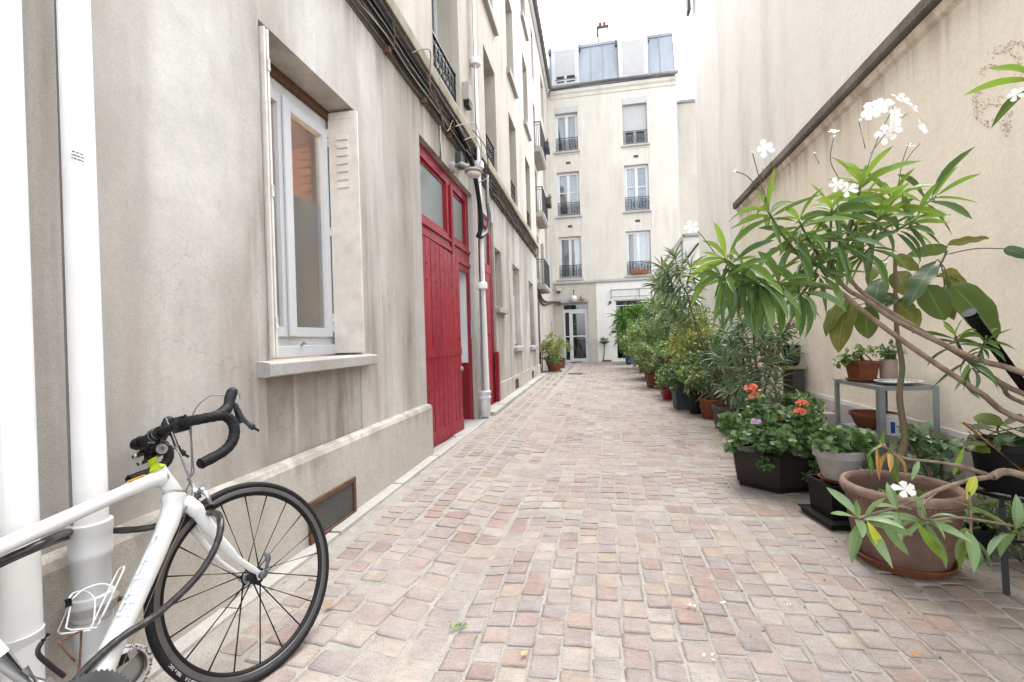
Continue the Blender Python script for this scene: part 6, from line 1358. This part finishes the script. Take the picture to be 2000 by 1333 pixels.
# ---- metal shelf and what stands on it
sh = thing('metal_shelf', 'grey galvanised two tier shelf against the right wall', 'shelf', (2.02, 3.65, 0)); SX0, SX1, SY0, SY1, SZ = 1.83, 2.17, 3.36, 3.92, .772
for n_, z in (('top_shelf', SZ), ('lower_shelf', .44)):
    MB().slab(SX0, SX1, SY0, SY1, .028, [(SX0+.012, SX1-.012, SY0+.012, SY1-.012, .005)], lambda u, v, w, z=z: (u, v, z-w)).build(n_, MAT['shelf'], sh)
for x, y in ((SX0, SY0), (SX1, SY0), (SX0, SY1), (SX1, SY1)):
    sx = 1 if x == SX0 else -1; sy = 1 if y == SY0 else -1
    m = MB().box(min(x, x+sx*.034)-.001*0, max(x, x+sx*.034), min(y-sy*.003, y), max(y-sy*.003, y), 0, SZ-.001); m.box(min(x-sx*.003, x), max(x-sx*.003, x), min(y, y+sy*.034), max(y, y+sy*.034), 0, SZ-.001)
    for z in (.06, .42, .70): m.lathe([(.005, 0), (.005, .003), (0, .004)], (x+sx*.016, y-sy*.003, z), 8, (0, -sy, 0))
    m.build('leg', MAT['shelf'], sh)
ts = saucer(1.93, 3.74, SZ+.0, .105, MAT['terracotta'], 'terracotta saucer under the small square pot on the shelf top', .018)
tp = thing('potted_plant', 'small square terracotta pot with sparse trailing leaves on top of the shelf', 'potted plant', (1.93, 3.74, SZ+.012)); square_pot(tp, 1.93, 3.74, SZ+.012, .15, .15, .135, MAT['terracotta'], .15, .78, .01)
bush(tp, (1.92, 3.74, .98), (.09, .09, .06), 60, .045, .6, 'bush_light', 8, stems=6, base=(1.93, 3.74, .90)); bush(tp, (1.80, 3.72, .93), (.05, .05, .05), 26, .055, .75, 'bush', 4, stems=3, base=(1.93, 3.74, .90))
pk = thing('potted_plant', 'tall pale pink cylinder pot with a small green plant on top of the shelf', 'potted plant', (2.09, 3.72, SZ)); round_pot(pk, 2.09, 3.72, SZ+.001, .056, .050, .155, MAT['pink_pot'], .003, .02, lip=False); bush(pk, (2.09, 3.71, .985), (.075, .07, .06), 170, .035, .55, 'bush_dark', 9, stems=4, base=(2.09, 3.72, .90))
pt = thing('plate', 'blue and white patterned plate lying on top of the metal shelf', 'plate', (2.02, 3.50, SZ)); MB().lathe([(.075, 0), (.085, .004), (.128, .018), (.132, .022), (.126, .024), (.082, .010), (0, .008)], (2.02, 3.50, SZ+.001), 48).build('dish', MAT['porcelain'], pt, True)
m = MB()
for k in range(24):
    a = k*.2618; m.box(2.02+math.cos(a)*.104-.006, 2.02+math.cos(a)*.104+.006, 3.50+math.sin(a)*.104-.006, 3.50+math.sin(a)*.104+.006, SZ+.0165, SZ+.0195)
m.build('blue_pattern', MAT['slate_pot'], pt)
bw = thing('bowl', 'wide shallow brown clay bowl on the lower shelf', 'bowl', (1.99, 3.73, .442)); MB().lathe([(.10, 0), (.11, .01), (.135, .075), (.145, .078), (.147, .10), (.138, .102), (.125, .08), (.10, .03), (0, .028)], (1.99, 3.73, .442), 40).build('dish', MAT['terracotta'], bw, True, 40)
bk_ = thing('bucket', 'small white plastic tub with a blue and green label on the lower shelf', 'tub', (1.945, 3.43, .442)); MB().lathe([(.052, 0), (.06, .115), (.065, .118), (.065, .128), (.058, .128), (0, .126)], (1.945, 3.43, .442), 32).build('tub', MAT['porcelain'], bk_, True, 40)
for a0, a1, z0, z1, mt in ((-2.3, -1.9, .02, .095, 'blue'), (-1.8, -1.55, .03, .08, 'far_shutter'), (-1.5, -1.1, .02, .09, 'green_stem'), (-1.45, -1.2, .06, .085, 'blue')):
    m = MB(); aa = np.linspace(a0, a1, 6); r_ = lambda z: .0525+.0696*z+.0006+(.0006 if mt == 'blue' else 0)
    for a in aa:
        for z in (z0, z1): m.v.append((1.945+math.cos(a)*r_(z), 3.43+math.sin(a)*r_(z), .442+z))
    m.f += [(2*i, 2*i+2, 2*i+3, 2*i+1) for i in range(5)]; m.build('label', MAT[mt], bk_)
# ---- board table further along with pots
tb = thing('board_table', 'pale wooden board laid on concrete blocks against the right wall', 'table', (1.9, 5.65, 0))
MB().bbox(1.50, 2.29, 5.45, 5.86, .735, .765, .004).build('board', MAT['wood'], tb)
for x in (1.72, 2.16):
    for k in range(3): MB().bbox(x, x+.12, 5.52, 5.80, k*.245, k*.245+.241, .008).build('block', MAT['grey_pot'], tb)
op = thing('potted_plant', 'bright orange pot with a grey leaved plant on the wooden board', 'potted plant', (1.97, 5.62, .765)); round_pot(op, 1.97, 5.62, .766, .115, .085, .20, MAT['orange_pot'], .012); bush(op, (1.99, 5.60, 1.06), (.20, .15, .12), 260, .09, .28, 'bush_dark', 12, stems=6, base=(1.97, 5.62, .93))
bsk = thing('basket_pot', 'black woven basket pot next to the orange pot on the board', 'basket', (2.17, 5.66, .765))
m = MB().lathe([(.09, 0), (.11, .02), (.118, .22), (.122, .23), (.108, .23), (.10, .03), (0, .02)], (2.17, 5.66, .766), 28)
m.build('body', MAT['black'], bsk, True, 40); m = MB()
for k in range(18):
    for j in range(7):
        a = 2*math.pi*k/18+(j % 2)*.17; r_ = .113+j*.001; c = Vector((2.17+math.cos(a)*r_, 5.66+math.sin(a)*r_, .80+j*.026)); t = Vector((-math.sin(a), math.cos(a), 0)); m.bar(c-t*.016, c+t*.016+Vector((0, 0, .006)), .010, .014)
m.build('weave', MAT['grey_iron'], bsk)
bxk = thing('box', 'small black plastic tray at the near end of the wooden board', 'tray', (1.57, 5.6, .765)); MB().slab(1.51, 1.66, 5.5, 5.72, .10, [(1.52, 1.65, 5.51, 5.71, .09)], lambda u, v, w: (u, v, .866-w)).build('tray', MAT['black'], bxk)
yw = thing('dish', 'yellow dish lying on the wooden board beside the black tray', 'dish', (1.73, 5.58, .765)); MB().lathe([(.04, 0), (.075, .025), (.078, .03), (.07, .03), (0, .008)], (1.73, 5.58, .766), 24).build('dish', simple('ochre_glaze', (.55, .33, .05), None, .4), yw, True, 40)
bl2 = thing('concrete_block', 'pale concrete block at the foot of the right wall carrying a grey jar', 'block', (2.16, 5.1, 0)); MB().bbox(2.03, 2.235, 4.75, 5.42, 0, .365, .012).build('block', MAT['stone'], bl2)
jr = thing('jar', 'squat grey glass jar on the concrete block', 'jar', (2.13, 5.2, .367)); MB().lathe([(.085, 0), (.095, .01), (.10, .115), (.104, .12), (.094, .12), (.088, .02), (0, .015)], (2.13, 5.2, .367), 32).build('jar', MAT['gutter'], jr, True, 40)

# ---- row of pots along the right side
def potted(label, x, y, kind, R, h, mat, foliage, seed=0, group='pots in a row along the right wall', z=.0):
    t = thing('potted_plant', label, 'potted plant', (x, y, z), group); gz = max(ground_h(x, y), 0)+.008
    if kind == 'round': round_pot(t, x, y, gz, R, R*.78, h, MAT[mat], .014)
    else: square_pot(t, x, y, gz, R*2, R*2, h, MAT[mat], .1, .82)
    for f in foliage: bush(t, *f[0], **f[1])
    return t
def F(c, rad, n, L, W, mat, clumps=14, **k): return ((c, rad, n, L, W, mat, clumps), k)
def narrow_oleander(label, x, y, R, h, mat, trunk_pts, tips, n=12, L=.15, lm='narrow', group='pots in a row along the right wall', kind='round'):
    t = thing('potted_plant', label, 'potted plant', (x, y, 0), group)
    (round_pot(t, x, y, .012, R, R*.78, h, MAT[mat], .014) if kind == 'round' else square_pot(t, x, y, .012, R*2, R*2, h, MAT[mat], .1, .85))
    m = MB()
    for tp_ in trunk_pts: k = (len(tp_)-1)*5+1; m.tube(smooth_path(tp_, 5), [.016-.010*i/k for i in range(k)], 8)
    P = []; D = []
    for tip, frm in tips:
        tip = Vector(tip); frm = Vector(frm); m.tube([frm, (frm+tip)/2+Vector((0, 0, -.02)), tip], [.006, .005, .003], 6); ax_ = (tip-frm).normalized(); xx, yy, _ = frame_of(ax_)
        for i in range(n*3):
            k = i/(n*3); a = i*2.1+prg.normal(0, .2); sp_ = math.radians(25+80*k+prg.normal(0, 8)); d = ax_*math.cos(sp_)+(xx*math.cos(a)+yy*math.sin(a))*math.sin(sp_); d.z -= .15+.25*k; P.append(tip-ax_*k*.22); D.append(d)
    ln = L*prg.uniform(.7, 1.15, len(P)); scatter('foliage', t, lm, P, D, ln, ln*.16, 'blade'); m.build('stem', MAT['brown_stem'], t, True); return t
MAT['narrow'] = leaf_mat('narrow_grey_leaf', [(.06, .105, .06), (.10, .15, .08), (.15, .20, .11), (.07, .12, .05)], (.14, .2, .11), .4, .2, .06)
narrow_oleander('round grey stone pot of thin upright stems next to the terracotta pot', 1.55, 5.85, .165, .265, 'grey_pot', [[(1.55, 5.85, .2), (1.58, 5.8, .6), (1.62, 5.78, .85)], [(1.52, 5.86, .2), (1.46, 5.8, .55), (1.42, 5.78, .8)]], [((1.62, 5.76, 1.0), (1.6, 5.8, .7)), ((1.40, 5.76, .95), (1.45, 5.8, .6)), ((1.5, 5.7, .75), (1.53, 5.8, .45)), ((1.68, 5.72, .8), (1.6, 5.8, .55)), ((1.35, 5.8, .7), (1.47, 5.83, .5))], 8, .15)
narrow_oleander('bushy dark narrow-leaved oleander rising right behind the geraniums, pot hidden', 1.56, 5.0, .19, .27, 'grey_pot', [[(1.56, 5.0, .2), (1.625, 4.964, 0.579), (1.595, 4.960, 0.942), (1.588, 4.960, 1.409), (1.553, 4.955, 1.617)], [(1.6, 5.02, .2), (1.720, 4.982, 0.680), (1.843, 4.904, 1.090), (1.950, 4.924, 1.340)], [(1.53, 5.0, .2), (1.547, 4.951, 0.892), (1.428, 4.931, 1.155)]],
    [(DF(*a, 4.55), DF(*b_, 4.6)) for a, b_ in (((1440, 640), (1465, 700)), ((1425, 670), (1465, 720)), ((1475, 690), (1482, 760)), ((1500, 700), (1490, 750)), ((1455, 720), (1480, 770)), ((1520, 740), (1495, 780)), ((1435, 740), (1475, 790)), ((1550, 612), (1530, 660)), ((1470, 590), (1470, 640)), ((1490, 780), (1485, 810)), ((1460, 800), (1485, 830)), ((1410, 640), (1450, 690)), ((1545, 690), (1500, 740)), ((1420, 760), (1470, 800)), ((1520, 780), (1490, 820)), ((1500, 640), (1475, 690)), ((1440, 600), (1460, 660)), ((1505, 600), (1475, 660)), ((1480, 560), (1470, 620)), ((1535, 640), (1505, 700)), ((1410, 700), (1455, 750)))], 10, .17)
narrow_oleander('round terracotta pot with slender oleander stems arching over the alley', 1.55, 6.55, .165, .26, 'terracotta', [[(1.55, 6.55, .2), (1.557, 6.680, 0.671), (1.400, 6.653, 1.243), (1.275, 6.632, 1.743), (1.141, 6.609, 1.960)], [(1.57, 6.57, .2), (1.623, 6.691, 0.528), (1.503, 6.773, 1.098), (1.366, 6.851, 1.541)], [(1.53, 6.55, .2), (1.666, 6.597, 0.535), (1.708, 6.606, 0.813)]],
    [(DF(*a, 6.3), DF(*b_, 6.3)) for a, b_ in (((1290, 520), (1325, 555)), ((1318, 500), (1330, 550)), ((1350, 520), (1338, 570)), ((1275, 555), (1325, 570)), ((1300, 570), (1335, 580)), ((1335, 600), (1350, 630)), ((1315, 620), (1350, 640)), ((1360, 560), (1345, 600)), ((1305, 545), (1330, 565)), ((1400, 700), (1400, 750)), ((1420, 720), (1405, 770)), ((1385, 740), (1390, 780)), ((1295, 600), (1340, 620)))], 8, .23)
potted('tall black pot with glossy leaves between the slate blue and terracotta pots', 1.42, 6.95, 'round', .10, .33, 'black', [F((1.44, 6.95, .52), (.22, .22, .17), 420, .10, .4, 'bush_light', 14, stems=5, base=(1.42, 6.95, .3))])
potted('slate blue square pot with a dense dark green bush', 1.31, 7.38, 'square', .125, .28, 'slate_pot', [F((1.28, 7.40, .50), (.26, .26, .20), 1100, .06, .5, 'bush_dark', 26, stems=6, base=(1.31, 7.38, .25)), F((1.42, 7.45, .66), (.2, .2, .12), 300, .09, .35, 'bush_light', 10, stems=0)])
potted('small bright red pot of leafy plants beyond the slate blue pot', 1.27, 8.5, 'round', .105, .19, 'red_pot', [F((1.27, 8.5, .42), (.24, .24, .19), 600, .06, .5, 'bush', 18, stems=4, base=(1.27, 8.5, .15))])
rp = potted('taller red glazed pot with a magenta flower, farther along', 1.33, 9.2, 'round', .10, .34, 'red_pot', [F((1.36, 9.2, .62), (.28, .3, .22), 700, .07, .5, 'bush_dark', 20, stems=4, base=(1.33, 9.2, .3))])
truss(rp, (1.379, 8.934, 0.638), .075, 'magenta', 30)
potted('brown terracotta pot on the corner of the row with a pale green bush', 1.28, 10.45, 'square', .155, .30, 'terracotta', [F((1.25, 10.4, .66), (.40, .38, .30), 1500, .065, .5, 'bush_light', 30, stems=6, base=(1.28, 10.45, .28))])
potted('small orange pot near the far end of the row', 1.47, 14.6, 'round', .13, .22, 'orange_pot', [F((1.40, 14.6, .62), (.45, .4, .40), 900, .09, .5, 'bush', 22, stems=4, base=(1.47, 14.6, .2))])
bluep = potted('small bright blue pot at the far end of the row, by the shop window', 1.38, 18.9, 'round', .13, .26, 'blue', [F((1.45, 19.0, .70), (.35, .35, .42), 500, .14, .3, 'bush', 14, stems=3, base=(1.38, 18.9, .2))])
potted('brown terracotta pot squeezed between the red pot and the slate blue pot', 1.36, 7.95, 'round', .11, .25, 'terracotta', [F((1.36, 7.95, .45), (.22, .22, .18), 500, .07, .35, 'bush', 14, stems=4, base=(1.36, 7.95, .2))])
potted('low terracotta pot with feathery leaves between the corner pot and the orange pot', 1.40, 12.2, 'round', .15, .24, 'terracotta', [F((1.40, 12.2, .55), (.35, .35, .3), 900, .09, .3, 'bush_dark', 18, stems=4, base=(1.40, 12.2, .2))])
# taller shrubs filling in behind the row
for lab, x, y, c, rad, n, L, W, mt in (('tall light green shrub behind the corner pot', 1.9, 11.2, (1.75, 11.2, 1.15), (.6, .6, .80), 3000, .10, .45, 'bush_light'), ('mid green shrub against the wall behind the red pots', 2.0, 9.4, (1.78, 9.3, 1.0), (.48, .7, .72), 2800, .085, .45, 'bush'),
        ('yellow tinged shrub behind the slate blue pot', 1.85, 8.0, (1.70, 8.0, .92), (.42, .6, .62), 2200, .075, .45, 'autumn'), ('bushy dark shrub beneath the arching oleander stems', 2.0, 6.9, (1.80, 6.9, .80), (.40, .5, .50), 1700, .08, .35, 'bush_dark'),
        ('large dark shrub in front of the outbuilding', 2.0, 13.2, (1.85, 13.0, 1.25), (.65, .7, .95), 2600, .13, .4, 'bush_dark'), ('pale green rounded shrub near the far end of the row', 1.6, 12.6, (1.40, 12.6, .85), (.50, .55, .62), 2000, .085, .5, 'bush_light'), ('broad green shrub in front of the shop window', 1.75, 16.6, (1.75, 16.6, 1.0), (.7, .8, .75), 2200, .13, .45, 'bush')):
    t = thing('potted_shrub', lab, 'shrub', (x, y, 0), 'shrubs behind the row of pots'); round_pot(t, x, y, .01, .19, .15, .30, MAT['grey_pot'], .014); bush(t, c, rad, n, L, W, MAT and mt, 30, stems=10, base=(x, y, .28), stem_mat='brown_stem')
narrow_oleander('tall oleander with upright leafy tips in front of the end building', 1.9, 12.0, .2, .3, 'grey_pot', [[(1.9, 12.0, .25), (1.8, 12.0, 1.2), (1.62, 12.0, 2.3)], [(1.92, 12, .25), (2.0, 12.0, 1.3), (2.0, 12.0, 2.35)]], [(DF(*a, 11.4), DF(*b_, 11.4)) for a, b_ in (((1285, 545), (1300, 590)), ((1305, 520), (1308, 580)), ((1330, 530), (1325, 590)), ((1270, 590), (1300, 620)), ((1345, 570), (1330, 620)), ((1300, 610), (1312, 650)), ((1325, 640), (1322, 680)))], 8, .34, 'narrow', 'shrubs behind the row of pots')
yu = thing('yucca', 'spiky bright green yucca with two heads in front of the shop window', 'plant', (1.45, 19.6, 0), None)
round_pot(yu, 1.45, 19.6, .01, .2, .16, .32, MAT['grey_pot'])
m = MB(); P = []; D = []
for c, n, R_ in (((1.312, 19.542, 1.260), 150, 1.0), ((1.840, 19.842, 2.109), 110, .8), ((1.203, 19.524, 1.840), 90, .9)):
    m.tube([(1.45, 19.6, .3), (Vector((1.45, 19.6, .3))+Vector(c))/2+Vector((.03, 0, 0)), c], .05, 8)
    for k in range(n):
        a = prg.uniform(0, 6.28); e = prg.uniform(-.9, 1.4); P.append(Vector(c)+Vector((0, 0, prg.uniform(-.15, .15)))); D.append((math.cos(a)*math.cos(e), math.sin(a)*math.cos(e), math.sin(e)))
m.build('trunk', MAT['brown_stem'], yu, True); ln = prg.uniform(.45, .8, len(P)); scatter('foliage', yu, 'yucca', P, D, ln, .05, 'blade')
# ---- left far corner: autumn coloured shrub with a stake, a second pot, a little table
lt = thing('potted_shrub', 'yellowing shrub tied to a thin stake in a round terracotta pot, far left', 'shrub', (-1.02, 16.2, 0)); LX, LY = -1.36, 15.6
lt.location = (LX, LY, 0); WORLD[lt.name] = Vector((LX, LY, 0))
round_pot(lt, LX, LY, .045, .27, .2, .27, MAT['orange_pot'], .02, .05)
bush(lt, (LX-.05, LY, .85), (.40, .40, .52), 1300, .085, .45, 'autumn', 26, stems=8, base=(LX, LY, .28), stem_mat='brown_stem'); bush(lt, (LX-.05, LY-.1, .40), (.48, .4, .18), 700, .085, .45, 'bush_light', 16, stems=0); MB().tube([(LX-.03, LY+.03, .25), (LX-.05, LY+.05, 1.72)], .014, 8).build('stake', MAT['stick'], lt, True, 50)
lsau = saucer(LX, LY-.02, .01, .29, MAT['white_pot'], 'pale saucer under the terracotta pot in the far left corner', .035)
lk2 = thing('potted_plant', 'tall dark pot half hidden behind the terracotta pot, far left', 'potted plant', (-1.25, 17.6, 0)); round_pot(lk2, -1.25, 17.6, .01, .17, .12, .38, MAT['brown_clay']); bush(lk2, (-1.2, 17.6, .75), (.3, .3, .35), 400, .09, .35, 'bush_light', 12, stems=5, base=(-1.25, 17.6, .35))
lt3 = thing('side_table', 'small wooden side table in the far left corner', 'table', (-1.68, 15.9, 0)); MB().bbox(-1.84, -1.5, 15.4, 15.9, .66, .70, .006).build('table_top', MAT['wood'], lt3)
for x, y in ((-1.80, 15.44), (-1.54, 15.44), (-1.80, 15.86), (-1.54, 15.86)): MB().bar((x, y, 0), (x, y, .66), .03, .03, (0, 1, 0)).build('leg', MAT['iron'], lt3)
MB().bbox(-1.82, -1.78, 15.2, 15.38, .02, .55, .004).build('folded_panel', MAT['iron'], lt3)
wbw = thing('wall_planter', 'small dark bowl planter fixed to the wall of the end building', 'planter', (.48, 21.55, .9)); MB().lathe([(.03, -.06), (.12, .0), (.25, .06), (.26, .08), (.23, .08), (0, .05)], (.48, 21.47, .86), 24).build('bowl', MAT['grime'], wbw, True, 40); bush(wbw, (.48, 21.47, 1.02), (.20, .15, .10), 120, .09, .4, 'bush_light', 8, stems=0)
MB().tube([(.48, 21.69, .80), (.46, 21.69, .45), (.42, 21.69, .05)], .02, 6).build('pipe', MAT['rust'], wbw)
rk = thing('stone', 'small heap of reddish stones on the ground under the wall planter', 'stones', (.55, 21.4, 0))
for k in range(5): MB().sphere((.40+k*.08, 21.45+prg.normal(0, .03), .045), .06, 8, 6, (1.1, .9, .7)).build('stone', MAT['terracotta'], rk)
fb = thing('window_box', 'orange window box on the right hand first floor window of the end building', 'window box', (2.2, 21.55, 3.98)); MB().slab(1.78, 2.55, 21.53, 21.66, .17, [(1.80, 2.53, 21.545, 21.645, .02)], lambda u, v, w: (u, v, 4.17-w)).build('trough', MAT['orange_pot'], fb); bush(fb, (2.15, 21.6, 4.2), (.3, .05, .05), 40, .08, .4, 'bush', 5, stems=0)
rc = thing('cloth', 'red cloth hung on the nearest first floor railing', 'cloth', (-1.7, 4.9, 4.4)); MB().slab(4.84, 5.0, 4.36, 4.58, .012, [], lambda u, v, w: (-1.735+w+.01*math.sin(u*60), u, v)).build('cloth', MAT['red_pot'], rc)
for zz, c in ((8.05, 'slate_pot'), (6.1, 'grey_pot')):
    pbx = thing('window_box', 'dark trough hung on the %s balcony of the rear wing' % ('upper' if zz > 7 else 'middle'), 'window box', (-1.45, 16.2, zz)); MB().bbox(-1.50, -1.36, 15.9, 16.5, zz-.25, zz-.02, .01).build('trough', MAT[c], pbx); bush(pbx, (-1.43, 16.2, zz+.02), (.06, .3, .08), 120, .07, .4, 'bush_dark', 7, stems=0)
fp1 = thing('flower_pot', 'small terracotta pot in the recess of the far first floor window', 'flower pot', (-1.62, 12.4, 4.2)); MB().lathe([(.06, 0), (.09, .14), (.095, .16), (.08, .16), (0, .14)], (-1.71, 12.4, 4.202), 16).build('pot', MAT['terracotta'], fp1, True, 40); pass
# ---- weeds, moss tufts and fallen leaves on the paving
P = []; D = []; n = 1500
for k in range(n):
    y = 1.6+prg.random()**1.6*9; side = prg.random(); x = (2.02+.034*y-abs(prg.normal(0, .16))) if side < .50 else (-1.53+abs(prg.normal(0, .012)) if side < .62 else prg.uniform(.3, 2.0))
    P.append((x, y, ground_h(x, y)-.010)); D.append((prg.normal(0, .7), prg.normal(0, .7), 1))
ln = prg.uniform(.008, .026, n); wds = scatter('joint_weeds', None, 'bush', P, D, ln, ln*.35)
P = [((0.000, 0.000, 1.152)[0] if False else GF(897, 1224)[0]+prg.normal(0, .014), GF(897, 1224)[1]+prg.normal(0, .012), .0) for _ in range(26)]
tf_ = thing('weed_tuft', 'small bright green tuft of weed between the cobbles in front', 'plant', (GF(897, 1224)[0], GF(897, 1224)[1], 0)); scatter('foliage', tf_, 'oleander_bright', P, prg.normal(0, 1, (26, 3))*np.array((1.3, .7, .3))+np.array((.3, 0, .5)), prg.uniform(.012, .028, 26), .006)
for i, (px, py, mt, L) in enumerate(((655, 1186, 'dry_leaf', .05), (1018, 1290, 'dry_leaf', .035), (1352, 1195, 'petal', .045), (1410, 1186, 'petal', .03), (1545, 1190, 'petal', .03), (1385, 1292, 'petal', .03), (1780, 1285, 'dry_leaf', .03))):
    g_ = GF(px, py); lab = ['dry orange leaf fallen on the cobbles beside the bicycle wheel', 'curled dry leaf fallen on the cobbles in the foreground', 'white petal fallen on the cobbles, leftmost of four', 'white petal fallen on the cobbles, second from the left', 'white petal fallen on the cobbles, nearest the big pot', 'white petal fallen on the cobbles, nearest the camera', 'dry brown leaf fallen on the cobbles at the lower right'][i]
    if mt == 'dry_leaf': o = put_leaf(None, LV['dry_leaf'][0], (g_[0], g_[1], ground_h(g_[0], g_[1])+.016), (prg.normal(), prg.normal(), .05), L, L*.5, name='fallen_leaf'); tag(o, lab, 'leaf', 'fallen leaves and petals')
    else: o = scatter('fallen_petal', None, 'petal', [(g_[0]+prg.normal(0, .008), g_[1]+prg.normal(0, .008), ground_h(g_[0], g_[1])+.014) for _ in range(3)], prg.normal(0, 1, (3, 3))*np.array((1, 1, .1)), L*.5, L*.32, 'petal', stuff=False); tag(o, lab, 'petal', 'fallen leaves and petals')

m = MB(); irg = np.random.default_rng(9)
def on_wall(u, v):
    d = FW + RT*((u-1000)/889) + UP*((666.5-v)/889); t = (2.12)/(d.x-.034*d.y); return Vector((d.x*t, d.y*t, CAM_H+d.z*t))
arcs = [((1962, 130), 26, -2.6, .6, 3), ((1985, 112), 22, -2.8, .2, 2), ((1935, 150), 16, -3.0, -.4, 2), ((1940, 232), 24, -2.9, .9, 4), ((1925, 215), 18, 1.2, 3.6, 2), ((1948, 262), 20, -2.6, -.2, 2), ((1918, 195), 12, 2.2, 5.0, 2)]
for (cx, cy), r, a0, a1, rows in arcs:
    for j in range(rows):
        for t in np.arange(a0, a1, .07):
            if irg.random() < .55: continue
            rr = r+j*5+irg.normal(0, 1.4); q = on_wall(cx+math.cos(t)*rr, cy+math.sin(t)*rr*1.15); s_ = irg.uniform(.0008, .0022)
            m.box(q.x-.003, q.x+.002, q.y-s_, q.y+s_*irg.uniform(.6, 2), q.z-s_, q.z+s_*irg.uniform(.6, 1.8))
tag(m.build('ivy_root_traces', MAT['trace'], wt), kind='stuff')
